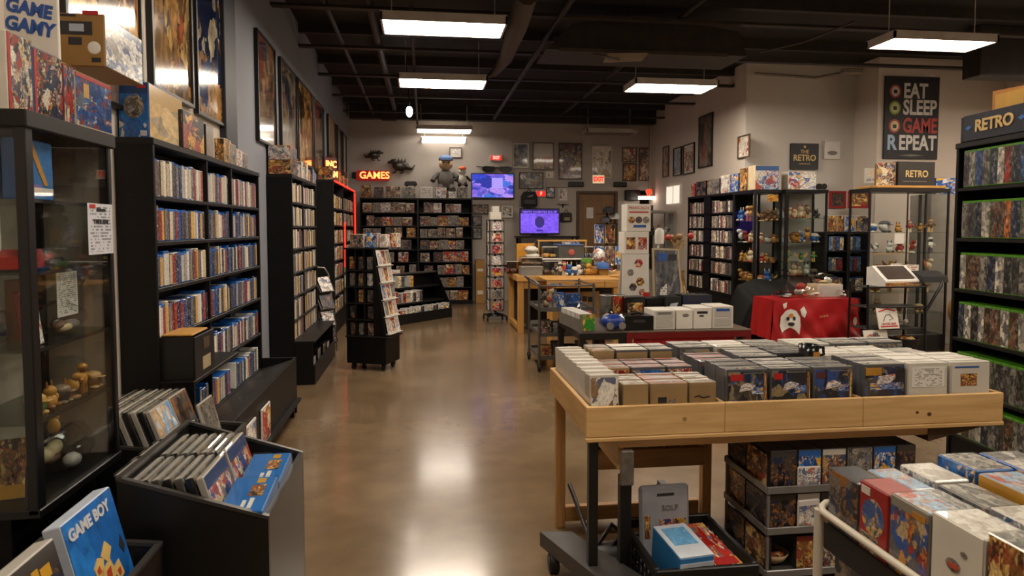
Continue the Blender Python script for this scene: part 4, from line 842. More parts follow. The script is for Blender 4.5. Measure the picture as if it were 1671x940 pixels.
# low bin with two boxes at lower left
l0, l1 = 1.25, 2.30
browsebin('low black bin in front of the near glass case, at the picture corner', -1.22, -0.86, l0, l1, 0.60, 0.56)
GBX = mat('cobalt_print', '#1f62ad', 0.35)
ga = atX(80, 866, -1.02); gb = atX(163, 801, -1.02); gw = gb.y-ga.y
t = thing('boxed_game', 'bright blue handheld-game box leaning in the low bin at lower left', 'boxed game', (-0.985+0.09, (ga.y+gb.y)/2, 0.385), 0, rot=(Matrix.Rotation(PI/2, 3, 'Z') @ Matrix.Rotation(-0.24, 3, 'X')).to_euler())
gh = (ga.z-0.385)/math.cos(0.24)+0.01
part(t, 'carton', MB().box(-gw/2, gw/2, 0, 0.05, 0, gh, 0, 0.003), mat('box_white_blue', '#b9c4d4', 0.4)); part(t, 'front_cover', MB().box(-gw/2+0.002, gw/2-0.002, -0.0012, 0.001, 0.003, gh-0.003), art('cobalt_cover', ['#1d5fab', '#1f68b8', '#1a589f', '#2374c2'], 1.5, detail=0.25))
letters(t, 'GAME BOY', mat('silver_ink', '#c9ccd2', 0.4), 0.047, (-0.012, -0.003, gh-0.045), bold=0.002, sx=1.0)
YEL = mat('yellow_print', '#c4952a', 0.4); ORG = mat('orange_red_ink', '#b5442a', 0.45)
fx = MB()
for pl_ in ([(-0.01, 0.25), (0.03, 0.28), (0.055, 0.25), (0.02, 0.215)], [(-0.06, 0.235), (-0.03, 0.255), (0.0, 0.24), (-0.02, 0.20), (-0.055, 0.205)], [(-0.03, 0.21), (0.03, 0.225), (0.045, 0.17), (0.0, 0.15), (-0.035, 0.17)], [(0.03, 0.19), (0.075, 0.20), (0.085, 0.15), (0.05, 0.14)], [(-0.03, 0.155), (0.01, 0.145), (0.0, 0.09), (-0.03, 0.095)], [(0.03, 0.145), (0.07, 0.135), (0.075, 0.10), (0.04, 0.105)]): fx.prism(pl_, -0.0032, -0.001, 'y')
part(t, 'yellow_pixels', fx, mat('cream_yellow_ink', '#d3b26a', 0.45)); part(t, 'red_pixels', MB().prism([(-0.005, 0.20), (0.022, 0.205), (0.015, 0.17), (-0.012, 0.175)], -0.0045, -0.001, 'y').prism([(-0.05, 0.225), (-0.033, 0.232), (-0.03, 0.212), (-0.047, 0.21)], -0.0045, -0.001, 'y').prism([(0.05, 0.175), (0.068, 0.178), (0.07, 0.158), (0.055, 0.155)], -0.0045, -0.001, 'y'), ORG); part(t, 'dark_corner_mark', MB().prism([(0.10, 0.23), (0.12, 0.26), (0.13, 0.22), (0.115, 0.20)], -0.003, -0.001, 'y'), INK)
t = leaner('dark boxed game with yellow title leaning at the lower left corner', -0.985+0.09, ga.y-0.21, 0.385, 0.34, gh*0.97, 0.05, 0.24, ARTS_B['dark'], spw, sleeve=False, name='boxed_game', cat='boxed game'); part(t, 'yellow_title', MB().box(0.0, 0.035, -0.003, -0.001, gh*0.78, gh*0.86).box(0.042, 0.07, -0.003, -0.001, gh*0.80, gh*0.88).box(0.076, 0.12, -0.003, -0.001, gh*0.78, gh*0.86), YEL)
t = leaner('pale-edged boxed game leaning nearest at the lower left corner', -0.985+0.09, ga.y-0.52, 0.385, 0.26, gh*0.97, 0.05, 0.24, ARTS['blue'], spw, sleeve=False, name='boxed_game', cat='boxed game')
# ================================================================== back wall
BW_ = BY
def bx(px): return atY(px, 372, BW_).x
def bz(py, px=835): return atY(px, py, BW_).z
# door
DOORM = wood('tan_door', '#7d5b36', '#8a6640', 0.6, 0.5, 'z', knots=False)
dframe = mat('brown_door_frame', '#4f3a26', 0.5)
b = MB(); b.box(dl-0.0, dl+0.06, BY-0.03, BY+0.15, 0, dh, 0, 0.004); b.box(dr-0.06, dr, BY-0.03, BY+0.15, 0, dh, 0, 0.004); b.box(dl+0.06, dr-0.06, BY-0.03, BY+0.15, dh-0.06, dh, 0, 0.004)
t = bpy.data.objects.new('door_1', None); C.objects.link(t); t['kind'] = 'structure'; t.location = (dl, BY, 0)
def rel(mb, o): mb.v = [(x-o.location.x, y-o.location.y, z-o.location.z) for x, y, z in mb.v]; return mb
part(t, 'door_frame', rel(b, t), dframe)
b = MB().box(dl+0.065, dr-0.065, BY+0.03, BY+0.075, 0.01, dh-0.065, 0, 0.003)
b.box(dl+0.16, dr-0.16, BY+0.02, BY+0.03, 0.25, 1.0, 0, 0.008).box(dl+0.16, dr-0.16, BY+0.02, BY+0.03, 1.2, dh-0.2, 0, 0.008)
part(t, 'door_panel', rel(b, t), DOORM)
part(t, 'door_handle', rel(MB().tube([(dr-0.13, BY+0.0, 1.12), (dr-0.25, BY+0.0, 1.12)], 0.012, 8).box(dr-0.16, dr-0.10, BY+0.0, BY+0.03, 1.05, 1.19, 0, 0.006), t), BLKM)
part(t, 'door_hinge', rel(MB().box(dl+0.055, dl+0.075, BY+0.01, BY+0.03, 1.7, 1.82), t), BLKM)
solo('paper_notice', MB().box(bx(957), bx(968), BY-0.0, BY+0.0195, bz(356), bz(338)), WHT, 'small white sheet taped to the tan back door', 'notice', (0, 0, 0))
pp = dict(rough=0.3, coat=0.5)
PF = art('poster_blue_grey', ['#4a5160', '#6b6f78', '#8d8676', '#3b3a3f', '#6d5a4a', '#a39a88'], 3.5, detail=0.6, **pp)
PG_ = art('poster_white_crowd', ['#cfc8ba', '#c4bcae', '#d6d0c4', '#cfc8ba', '#8a7a68', '#b59a72'], 3.0, detail=0.35, **pp)
PH = art('poster_brown_mix', ['#4f3a2a', '#7a6048', '#4a5062', '#a3906c', '#7a4a42', '#2f2823'], 4.2, detail=0.6, **pp)
PI_ = art('poster_red_creatures', ['#cfc6b8', '#8a6a50', '#58617a', '#9a5244', '#c4ad80', '#cfc6b8', '#6f5a48'], 4.2, detail=0.4, **pp)
FRW = mat('brown_frame', '#3c2c20', 0.4); FRG = mat('grey_frame', '#9a9186', 0.4); FRT = mat('thin_brown_frame', '#5a4a3a', 0.4)
for lb, a, b_, y0, y1, m, fr, mw in (
 ('blue grey poster in a pale frame, first from the left above the lower television', 835, 864, 232, 275, PF, FRG, 0.03), ('white poster with a crowd along its lower half, second in the back wall row', 869, 903, 232, 277, art('poster_half', ['#b3aa9c', '#8a6a4a', '#6d6a68', '#a3523c', '#c9a05c', '#4a4642'], 4, banner='#bdb5a8', bh=0.52, **pp), FRT, 0),
 ('large brown fantasy poster in a dark frame, left of the white poster', 911, 949, 232, 292, PH, FRW, 0), ('frameless pale poster with a fading sketch, straight above the exit sign', 965, 997, 236, 289, PG_, WHT, 0),
 ('small red and white creature poster, upper of the narrow pair', 1014, 1037, 238, 262, PI_, FRT, 0), ('dark brown figures poster, lower of the narrow pair', 1015, 1037, 264, 294, PB, FRW, 0),
 ('white poster with red and blue creatures, last before the right corner', 1041, 1068, 238, 293, PI_, FRT, 0), ('wide landscape picture in a dark frame under the blue grey poster', 847, 886, 281, 308, art('poster_landscape', ['#2b3c5c', '#6d5a3c', '#b08a4a', '#3d3a38', '#8a8478', '#1f2c48'], 3, detail=0.6, **pp), FRB, 0),
 ('small blue picture right of the red sign on the back wall', 891, 905, 305, 323, ARTS['blue'], FRB, 0), ('white sheet of red sketches left of the door', 911, 925, 307, 327, ARTS['white'], WHT, 0),
 ('small white line-drawing picture beside the hanging soft toy', 734, 754, 242, 259, PAPER, FRT, 0.0), ('small beige sheet under the white crowd poster', 890, 903, 279, 291, PG_, WHT, 0),
 ('framed landscape photo right of the tall card spinner', 817, 838, 334, 356, art('photo_landscape', ['#6d87a8', '#b9c2c8', '#8a6a3c', '#c4a468', '#4a3c2c'], 2.4, **pp), FRG, 0.03),
 ('dark framed picture of three figures beside the back shelves', 770, 797, 334, 350, PH, FRB, 0), ('dark grey framed picture under the three-figure picture', 771, 786, 352, 369, PF, FRB, 0), ('third dark grey picture down beside the back shelves', 771, 786, 371, 390, PF, FRB, 0)):
    poster(lb, bx(a), bx(b_), bz(y1), bz(y0), m, 'y', BY, fr, 0.018, dep=0.03, matw=mw)
# televisions
def tv(label, a, b_, y0, y1, yb, scr, stand=False, extra=None):
    x0, x1 = atY(a, 372, yb).x, atY(b_, 372, yb).x; z0, z1 = atY(835, y1, yb).z, atY(835, y0, yb).z
    t = thing('television', label, 'television', ((x0+x1)/2, yb, z0), 0); w = x1-x0; h = z1-z0
    part(t, 'housing', MB().box(-w/2, w/2, 0, 0.05, 0, h, 0, 0.008), mat('tv_black', '#08080a', 0.3)); part(t, 'screen', MB().box(-w/2+0.02, w/2-0.02, -0.002, 0.001, 0.035, h-0.02), scr)
    return t, w, h
def screen(name, cols, estr, scale, banner=None, bh=0.2):
    m = art(name, cols, scale, banner=banner, bh=bh, rough=0.25, detail=0.25); nt = m.node_tree; b = [n for n in nt.nodes if n.type == 'BSDF_PRINCIPLED'][0]
    l = b.inputs['Base Color'].links[0]; nt.links.new(l.from_socket, b.inputs['Emission Color']); nt.links.remove(l); b.inputs['Base Color'].default_value = (0.01, 0.01, 0.015, 1); b.inputs['Emission Strength'].default_value = estr; return m
S1 = screen('screen_blue', ['#2a3fc0', '#7a5ad0', '#5a52c8', '#a884e0', '#1f2f9a', '#3a6ad0'], 1.0, 3.2)
t, w, h = tv('upper television on the back wall showing a blue and violet game', 769, 839, 283, 325, BY-0.09, S1)
gl = lambda n, c, e: mat(n, c, 0.4, emit=c, estr=e)
part(t, 'screen_shape', MB().box(-0.02, 0.22, -0.004, -0.002, h*0.42, h*0.82, 0, 0.001), gl('glow_lilac', '#9a8ae8', 1.0)); part(t, 'wall_bracket', MB().box(-0.12, 0.12, 0.05, 0.088, 0.15, h-0.1), BLKM)
S2 = screen('screen_violet', ['#7a55e8', '#7f5af0', '#7650e0'], 1.0, 2.0, banner='#2a1c6a', bh=0.17)
t, w, h = tv('lower television on a stand showing a violet screen with a dark emblem', 848, 913, 340, 383, BY-0.35, S2)
part(t, 'screen_emblem', MB().prism([(0.11*math.cos(a*PI/4+PI/8), h*0.48+0.13*math.sin(a*PI/4+PI/8)) for a in range(8)], -0.004, -0.002, 'y'), gl('glow_navy', '#2f2470', 1.0)); part(t, 'emblem_base', MB().box(-0.07, 0.07, -0.004, -0.002, h*0.12, h*0.2), gl('glow_indigo', '#3a2a9a', 1.0))
letters(t, 'NEXTO CLUBNTEA ELA GP', gl('glow_violet', '#8a6af0', 1.2), 0.062, (0, -0.003, h-0.075), bold=0.001)
part(t, 'stand', MB().box(-0.18, 0.18, 0.0, 0.12, -0.03, 0.0, 0, 0.004).box(-0.03, 0.03, 0.02, 0.05, -0.02, 0.02), BLKM)
tvz = t.location.z-0.03
# shelf/console under the tv
x0, x1 = bx(838), bx(936)
t = thing('media_table', 'dark low table carrying the lower television', 'table', ((x0+x1)/2, BY-0.42, 0)); w = x1-x0
part(t, 'table_top', MB().box(-w/2, w/2, -0.2, 0.3, tvz-0.04, tvz, 0, 0.004), BLK2)
for sx in (-1, 1):
    for sy in (-0.16, 0.26): part(t, 'leg', MB().box(sx*(w/2-0.06)-0.025, sx*(w/2-0.06)+0.025, sy-0.025, sy+0.025, 0, tvz-0.041), BLK)
# signs
def lit_sign(label, a, b_, y0, y1, s, face, ink, ts, yb=BY):
    x0, x1 = bx(a), bx(b_); z0, z1 = bz(y1), bz(y0); w = x1-x0; h = z1-z0
    t = thing('exit_sign', label, 'sign', ((x0+x1)/2, yb-0.004, z0)); part(t, 'housing', MB().box(-w/2, w/2, -0.06, 0, 0, h, 0, 0.006), WHP); part(t, 'lit_face', MB().box(-w/2+0.01, w/2-0.01, -0.0615, -0.06, 0.01, h-0.01), face)
    letters(t, s, ink, ts, (0, -0.0635, h/2), bold=0.006, sx=0.85)
SF = mat('sign_face_pale', '#e8c9a0', 0.5, emit='#ffd9a8', estr=0.55); SFR = mat('sign_letters_red', '#e0281c', 0.5, emit='#ff2a1c', estr=1.0); SFD = mat('sign_face_red', '#b02018', 0.5, emit='#ff2e20', estr=0.7); SFP = mat('sign_letters_pink', '#ffb0a0', 0.5, emit='#ffb8a8', estr=1.0)
lit_sign('lit exit sign with red letters over the tan back door', 965, 985, 284, 299, 'EXIT', SF, SFR, 0.135)
lit_sign('small red lit exit sign high above the upper television', 800, 819, 254, 263, 'EXIT', SFD, SFP, 0.085)
lit_sign('small red and white sign left of the little blue picture', 874, 890, 311, 321, 'F', SFD, SFP, 0.1)
# big novelty sunglasses
t = thing('novelty_sunglasses', 'giant black novelty sunglasses on the back wall above the upper television', 'sunglasses', (bx(811), BY-0.02, bz(277))); zs = 0.10
for s in (-1, 1): part(t, 'lens', MB().prism([(s*0.03+s*u, v) for u, v in ((0, 0.03), (0.03, 0.06), (0.22, 0.07), (0.30, 0.05), (0.29, -0.02), (0.22, -0.06), (0.08, -0.06), (0.02, -0.02))], -0.03, 0.0, 'y'), mat('dark_lens', '#070708', 0.15))
part(t, 'bridge', MB().box(-0.04, 0.04, -0.03, 0.0, 0.02, 0.05, 0, 0.008), BLKM); part(t, 'temple_arm', MB().tube([(-0.32, -0.015, 0.05), (-0.45, -0.01, 0.06)], 0.01, 8), BLKM)
# speakers / bars
for lb, a, b_, y0, y1 in (('black speaker bar on the back wall left of the lit exit sign', 927, 951, 296, 304), ('black speaker bar on the back wall right of the lit exit sign', 1000, 1021, 296, 304)):
    x0, x1 = bx(a), bx(b_); t = thing('speaker_bar', lb, 'speaker', ((x0+x1)/2, BY-0.004, bz(y1))); w = x1-x0; h = bz(y0)-bz(y1)
    part(t, 'cabinet', MB().box(-w/2, w/2, -0.08, 0, 0, h, 0, 0.01), BLKM)
    for k in (-1, 0, 1): part(t, 'driver', MB().tube([(k*w*0.3, -0.086, h/2), (k*w*0.3, -0.08, h/2)], h*0.32, 14), DKG)
x0, x1 = bx(1018), bx(1041); t = thing('wall_speaker', 'square black loudspeaker on the back wall near the passage', 'speaker', ((x0+x1)/2, BY-0.004, bz(326))); w = x1-x0; h = bz(309)-bz(326)
part(t, 'cabinet', MB().box(-w/2, w/2, -0.15, 0, 0, h, 0, 0.01), BLKM); part(t, 'driver', MB().tube([(0, -0.156, h/2), (0, -0.15, h/2)], h*0.34, 18), DKG)
x0, x1 = bx(850), bx(875); t = thing('backpack', 'black backpack hanging on the back wall above the lower television', 'backpack', ((x0+x1)/2, BY-0.004, bz(338))); w = x1-x0; h = bz(313)-bz(338)
part(t, 'pack_body', MB().prism([(-w/2, 0.03), (-w/2+0.03, 0), (w/2-0.03, 0), (w/2, 0.03), (w/2, h-0.1), (w/2-0.06, h), (-w/2+0.06, h), (-w/2, h-0.1)], -0.16, 0, 'y'), mat('black_nylon', '#141416', 0.7)); part(t, 'front_pocket', MB().box(-w/2+0.04, w/2-0.04, -0.2, -0.161, 0.04, h*0.5, 0, 0.02), DKG); part(t, 'grey_emblem', MB().prism([(-0.06, h*0.62), (0.04, h*0.66), (0.09, h*0.8), (0.0, h*0.74)], -0.168, -0.161, 'y'), GRY)
part(t, 'haul_loop', MB().tube([(-0.04, -0.06, h), (-0.02, -0.06, h+0.05), (0.02, -0.06, h+0.05), (0.04, -0.06, h)], 0.008, 6), BLKM)
x0, x1 = bx(914), bx(932); t = thing('satchel', 'small dark brown bag hanging beside the lower television', 'bag', ((x0+x1)/2, BY-0.004, bz(362))); w = x1-x0; h = bz(347)-bz(362)
part(t, 'bag_body', MB().box(-w/2, w/2, -0.08, 0, 0, h, 0, 0.02), mat('dark_leather', '#2c1f18', 0.6)); part(t, 'label_card', MB().box(-w*0.2, w*0.3, -0.082, -0.08, h*0.15, h*0.5), mat('aged_label', '#9a8a6c', 0.6)); part(t, 'handle', MB().tube([(-0.05, -0.04, h), (0, -0.04, h+0.08), (0.05, -0.04, h)], 0.008, 6), BLKM)
t = thing('wall_rail', 'pale wall rail under the white crowd poster', 'rail', (bx(910), BY-0.004, bz(305))); part(t, 'rail', MB().box(-0.25, 0.22, -0.04, 0, 0, 0.09, 0, 0.005), mat('pale_rail', '#a39a8e', 0.5))
t = thing('small_wall_shelf', 'small pale shelf under the red sketches sheet by the door', 'shelf', (bx(918), BY-0.004, bz(333))); part(t, 'board', MB().box(-0.12, 0.12, -0.1, 0, 0, 0.03, 0, 0.004), mat('pale_rail', '#a39a8e', 0.5)); part(t, 'bracket', MB().prism([(-0.09, 0), (0, 0), (0, -0.08)], -0.01, 0.01, 'x'), BLKM)
# neon GAMES sign
x0, x1 = bx(583), bx(637); w = x1-x0; h = bz(281)-bz(297)
t = thing('neon_sign', 'red glowing GAMES neon sign on the back wall above the shelves', 'sign', ((x0+x1)/2, BY-0.004, bz(297)))
part(t, 'backing_board', MB().prism([(w/2*c, h/2+h/2*s_) for c, s_ in ((-0.94, -1), (0.94, -1), (1, -0.7), (1, 0.7), (0.94, 1), (-0.94, 1), (-1, 0.7), (-1, -0.7))], -0.05, 0, 'y'), mat('sign_board_red', '#5a0d10', 0.4, emit='#c01010', estr=0.35))
letters(t, 'GAMES', mat('neon_letters', '#ffb060', 0.4, emit='#ff8a48', estr=3.0), 0.205, (0.03, -0.056, h/2), depth=0.01, bold=0.004, sx=0.98)
part(t, 'plug_box', MB().box(-w/2-0.09, -w/2, -0.06, -0.01, 0.04, h-0.04, 0, 0.01), BLKM)
# dark creature ornaments on the wall
def creature(label, px, py, s, flip=1):
    t = thing('wall_ornament', label, 'ornament', (bx(px), BY-0.004, bz(py)))
    mB = mat('dark_bronze', '#2f2820', 0.4)
    b = MB(); b.ball((0, -0.05, 0), (0.15*s, 0.05, 0.09*s), 0, 16, 8); b.ball((flip*0.12*s, -0.05, 0.07*s), (0.07*s, 0.045, 0.05*s)); b.ball((flip*0.19*s, -0.05, 0.06*s), (0.045*s, 0.03, 0.025*s))
    b.tube([(-flip*0.1*s, -0.05, -0.02*s), (-flip*0.2*s, -0.05, -0.05*s), (-flip*0.25*s, -0.04, 0.02*s)], [0.05*s, 0.03*s, 0.008], 8)
    part(t, 'body', b, mB)
    for k in range(4): part(t, 'crest_spike', MB().prism([(flip*(-0.09+0.055*k)*s, 0.07*s), (flip*(-0.05+0.055*k)*s, 0.07*s), (flip*(-0.085+0.06*k)*s, 0.14*s)], -0.06, -0.04, 'y'), mB)
    for k in range(2): part(t, 'leg', MB().tube([(flip*(-0.06+0.13*k)*s, -0.05, -0.05*s), (flip*(-0.03+0.13*k)*s, -0.06, -0.12*s), (flip*(0.02+0.13*k)*s, -0.06, -0.13*s)], [0.025*s, 0.015*s, 0.012*s], 8), mB)
    part(t, 'pale_mark', MB().ball((flip*0.02*s, -0.097, 0.01*s), (0.05*s, 0.006, 0.025*s)), GRY)
creature('small dark spiny creature ornament high on the back wall above the red neon sign', 612, 257, 0.85, 1)
creature('larger dark creature ornament on the back wall right of the red neon sign', 655, 273, 1.2, -1)
# plush toys on the back shelf (plain soft toys)
def plush(label, px, yb, z, s, body, limb, hat, face='#c9b08a'):
    t = thing('plush_toy', label, 'soft toy', (atY(px, 372, yb).x, yb, z)); F = lambda n, c: mat('felt_'+n, c, 0.9, var=0.2, scale=40)
    b = MB(); b.ball((0, 0, 0.17*s), (0.10*s, 0.085*s, 0.13*s), 0, 16, 10); part(t, 'torso', b, F(label[:9], body))
    for q in (-1, 1):
        part(t, 'leg', MB().tube([(q*0.05*s, -0.02*s, 0.09*s), (q*0.075*s, -0.08*s, 0.05*s), (q*0.08*s, -0.13*s, 0.04*s)], [0.045*s, 0.04*s, 0.035*s], 10), F(label[:9]+'l', limb)); part(t, 'arm', MB().tube([(q*0.08*s, 0, 0.24*s), (q*0.14*s, -0.03*s, 0.19*s), (q*0.16*s, -0.06*s, 0.15*s)], [0.035*s, 0.03*s, 0.03*s], 10), F(label[:9]+'l', limb))
    part(t, 'plush_face', MB().ball((0, -0.01*s, 0.36*s), (0.085*s, 0.08*s, 0.08*s), 0, 16, 10), F('face'+label[:5], face)); part(t, 'hat', MB().ball((0, 0.0, 0.42*s), (0.088*s, 0.088*s, 0.05*s), 0, 16, 8).box(-0.06*s, 0.06*s, -0.13*s, -0.05*s, 0.395*s, 0.405*s, 0, 0.003), F(label[:9]+'h', hat))
    for q in (-1, 1): part(t, 'eye', MB().ball((q*0.03*s, -0.085*s, 0.37*s), 0.01*s), BLKM)
# ================================================================== back shelving
shY = atD(680, 497, 14.05).y
X0, X1 = atY(588, 400, shY).x, atY(771, 400, shY).x
dsh_ = [1.92, 1.645, 1.40, 1.155, 0.895, 0.632, 0.362, 0.085]; dtop = 2.22
mid = atY(683, 400, shY).x-X0; DW = X1-X0
D = bookcase('wide black shelving of boxed games along the back wall', (X0, shY), 0, DW, BY-shY-0.01, dtop, dsh_, [(mid, 0.085, dtop-0.036), (mid-0.02, 0.085, dtop-0.036)])
bgw = ['mix', 'gold', 'grey', 'mix', 'white', 'grey', 'dark', 'mix', 'red', 'grey']
n_ = 0
for r_, z in enumerate(dsh_):
    for side, (a, b_) in enumerate(((0.03, mid-0.03), (mid+0.012, DW-0.03))):
        x = a+0.02; k = 0
        while True:
            w = R.choice((0.15, 0.17, 0.19, 0.21)); h = R.choice((0.195, 0.205, 0.21, 0.18))
            if x+w > b_-0.01: break
            if R.random() < 0.12 or (r_ == 5 and side == 0 and k > 2) or (r_ == 5 and side == 1 and x < mid+0.35): x += 0.08; k += (0 if r_ == 5 else 0); 
            if x+w > b_-0.01: break
            k += 1; m = R.choice(bgw); dk = R.random() < 0.3
            o = link('boxed_game', boxmesh(w, 0.05, h, ARTS_B[m] if (dk and m in ARTS_B) else ARTS[m], R.choice((DKG, GRY, WHT))), None, (X0+x+w/2, shY+0.03+R.uniform(0, 0.02), z+0.001), (0, 0, 0))
            tagobj(o, '%s boxed game, %s from left, %s shelf, back shelving %s half' % (ART_L[m].replace('gold and brown', 'golden'), ordw(k), ordw(r_+1), ('left', 'right')[side]), 'boxed game', 'boxed games on the back shelving'); x += w+R.uniform(0.004, 0.012)
# goods on top of the back shelving
ty = shY+0.05
def topbox(lb, a, b_, y0, m, side=CARD, d=0.15, z=dtop, yb=None, name='boxed_game', cat='boxed game', **k):
    yb = yb or ty; xa, xb = atY(a, 372, yb).x, atY(b_, 372, yb).x; h = atY((a+b_)/2, y0, yb).z-z
    return carton(lb, cat, xb-xa, d, h, ((xa+xb)/2, yb, z), 0, m, side, name=name, **k)
topbox('gold-framed picture box, first from the left on the back shelving', 590, 606, 302, ARTS['gold'])
topbox('dark brown picture box, second from the left on the back shelving', 611, 626, 305, ARTS['dark'])
topbox('brown and cream picture box, third from the left on the back shelving', 630, 654, 304, ARTS['mix'], CRM)
topbox('brown box with a grey game pad picture on the back shelving', 657, 679, 305, ARTS['grey'], CRM)
topbox('white card sign on the back shelving, in the middle', 686, 706, 305, PAPER, WHT, 0.03, name='card_sign', cat='sign')
topbox('black-edged box with white labels on the back shelving', 711, 729, 305, ARTS['white'], BLK)
topbox('white ornament box on the back shelving, second from the right', 732, 744, 313, ARTS['white'], WHT)
topbox('grey silver box at the right end on the back shelving', 747, 763, 306, ARTS['grey'], GRY)
o = thing('toy_vehicle', 'black toy vehicle on top of the game pad box on the back shelving', 'toy', (atY(671, 372, ty+0.08).x, ty+0.08, atY(671, 304.5, ty).z+0.002))
part(o, 'toy_body', MB().prism([(-0.13, 0.02), (0.13, 0.02), (0.13, 0.07), (0.09, 0.11), (-0.10, 0.11), (-0.13, 0.08)], -0.05, 0.05, 'y'), BLKM)
for sx in (-0.08, 0.08): part(o, 'wheel', MB().tube([(sx, -0.056, 0.025), (sx, 0.056, 0.025)], 0.025, 12), RUB)
plush('grey soft toy with a blue cap sitting on the back shelving', 728, ty+0.24, dtop+0.10, 1.75, '#6d6862', '#57524d', '#4a5f80')
solo('box_stack_base', MB().box(-0.2, 0.2, -0.06, 0.06, 0, 0.10, 0, 0.004), CARD, 'flat brown carton under the grey soft toy on the back shelving', 'carton', (atY(728, 372, ty+0.24).x, ty+0.24, dtop))
plush('small black and white soft toy with an orange hat on the silver box', 755, ty+0.08, atY(755, 306, ty).z+0.002, 0.95, '#d6d0c4', '#1d1d20', '#b5542a', '#d6d0c4')
# ---- angled low shelving in front of it
e0 = atZ(640, 533, 0); e1 = atZ(738, 517, 0); L = (e1-e0).length; ea = math.atan2(e1.y-e0.y, e1.x-e0.x)
E = thing('low_shelving', 'low stepped black shelving unit set at an angle before the back shelving', 'shelving', (e0.x, e0.y, 0), ea)
dE = 0.5
part(E, 'front_lip', MB().box(0, L, 0, 0.02, 0, 0.17, 0, 0.004), BLK2)
for k, (z, y0) in enumerate(((0.06, 0.02), (0.33, 0.14), (0.58, 0.26), (0.82, 0.36))):
    part(E, 'shelf', MB().box(0.02, L-0.02, y0, dE-0.012, z-0.025, z, 0, 0.003), BLK2 if k < 3 else mat('worn_shelf_top', '#3a3733', 0.4))
for x in (0, L-0.02): part(E, 'side_panel', MB().prism([(0.02, 0), (dE, 0), (dE, 0.82), (0.36, 0.82), (0.02, 0.2)], x, x+0.02, 'x'), BLK)
part(E, 'back_panel', MB().box(0.02, L-0.02, dE-0.012, dE, 0, 0.82), BLK); part(E, 'divider', MB().box(L*0.62, L*0.62+0.02, 0.16, dE-0.013, 0.06, 0.30), BLK)
PE_ = frame_at((e0.x, e0.y, 0), ea)
for r_, (z, y0, segs) in enumerate(((0.06, 0.05, ((0.06, 0.3), (0.36, 0.78), (0.9, L-0.06))), (0.33, 0.17, ((0.06, 0.32), (0.42, 0.85))), (0.58, 0.29, ((0.06, 0.34), (0.42, 0.58), (0.72, 0.78))))):
    x = 0; k = 0
    for a, b_ in segs:
        x = a
        while x < b_:
            w = R.choice((0.06, 0.07, 0.08)); h = R.choice((0.17, 0.19, 0.2)) if not (r_ == 2 and a < 0.2) else 0.12; k += 1; c = R.choice(['white', 'cream', 'white', 'red', 'grey', 'yellow', 'dark grey'])
            o = link('magazine_case', casemesh('white', w, h, 0.14, SPNB), None, PE_(x+w/2, y0, z+0.001), (0, 0, ea), PAL[c])
            tagobj(o, '%s magazine case, %s from left, %s tier of the angled low shelving' % (c, ordw(k), ('bottom', 'middle', 'upper')[r_]), 'magazine case', 'cases in the angled low shelving'); x += w+0.004
o = link('boxed_game', boxmesh(0.42, 0.16, 0.06, ARTS['white'], WHT), None, PE_(0.35, 0.37, 0.821), (0, 0, ea)); tagobj(o, 'flat white boxed game lying on top of the angled low shelving', 'boxed game')
# ---- stuff between shelving and spinner
for i, (y0, y1) in enumerate(((424, 452), (453, 479))):
    yb = shY+0.1; xa, xb = atY(776, 372, yb).x, atY(791, 372, yb).x; z1 = atY(783, y0, yb).z; z0 = 0.0 if i else atY(783, 453, yb).z
    if i: z1 = atY(783, 453, yb).z-0.002
    t = carton(('upper brown carton stacked on the floor beside the back shelving', 'lower brown carton on the floor beside the back shelving')[i], 'carton', xb-xa, 0.25, z1-z0, ((xa+xb)/2, yb, z0), 0, mat('carton_front', '#a87c42', 0.7), CARD, name='carton')
    part(t, 'white_label', MB().box(-0.06, 0.06, -0.003, -0.001, (z1-z0)*0.35, (z1-z0)*0.5), WHT)
# ================================================================== wheeled black kiosk
kc = atZ(630, 607, 0.0); kang = -math.radians(30)
ka = atZ(566, 603, 0.0); kb = atZ(676, 600, 0.0)
kw = (kc-ka).length; kd = (kb-kc).length; kang = math.atan2(kc.y-ka.y, kc.x-ka.x)
KD = min(kd, 0.62)
t = K = thing('display_kiosk', 'black wheeled display kiosk with magazine racks on its right side', 'kiosk', (ka.x, ka.y, 0), kang)
def kq(x): return x
part(K, 'base_box', MB().box(0, kw, 0, KD, 0.075, 0.37, 0, 0.006), BLK)
part(K, 'base_ledge', MB().box(-0.01, kw+0.03, -0.012, KD+0.02, 0.37, 0.39, 0, 0.004), BLK2)
for (x, y) in ((0.06, 0.06), (kw-0.06, 0.06), (kw-0.06, KD-0.06), (0.06, KD-0.06)):
    c = part(K, 'caster', MB().tube([(x-0.014, y, 0.035), (x+0.014, y, 0.035)], 0.035, 14), RUB); part(c, 'caster_fork', MB().box(x-0.022, x+0.022, y-0.012, y+0.03, 0.03, 0.076, 0, 0.004), BLKM)
kz0, kz1 = 0.391, 1.36; kwt = kw-0.16
part(K, 'back_board', MB().box(0.0, kwt, 0.13, 0.15, kz0, kz1), BLK)
for x in (0.0, kwt*0.34, kwt*0.67): part(K, 'upright', MB().box(x, x+0.018, 0, 0.13, kz0, kz1, 0, 0.002), BLK)
part(K, 'sloping_side', MB().prism([(kw-0.0, kz0), (kw+0.0, kz0+0.01), (kwt+0.02, kz1), (kwt, kz1), (kw-0.03, kz0)], 0.0, 0.02, 'y'), BLK)
part(K, 'end_body', MB().prism([(kwt, kz0), (kw-0.01, kz0), (kwt+0.02, kz1-0.002), (kwt, kz1-0.002)], 0.021, KD, 'y'), BLK)
part(K, 'rear_body', MB().box(0, kwt-0.001, 0.151, KD, kz0, kz1, 0, 0.003), BLK)
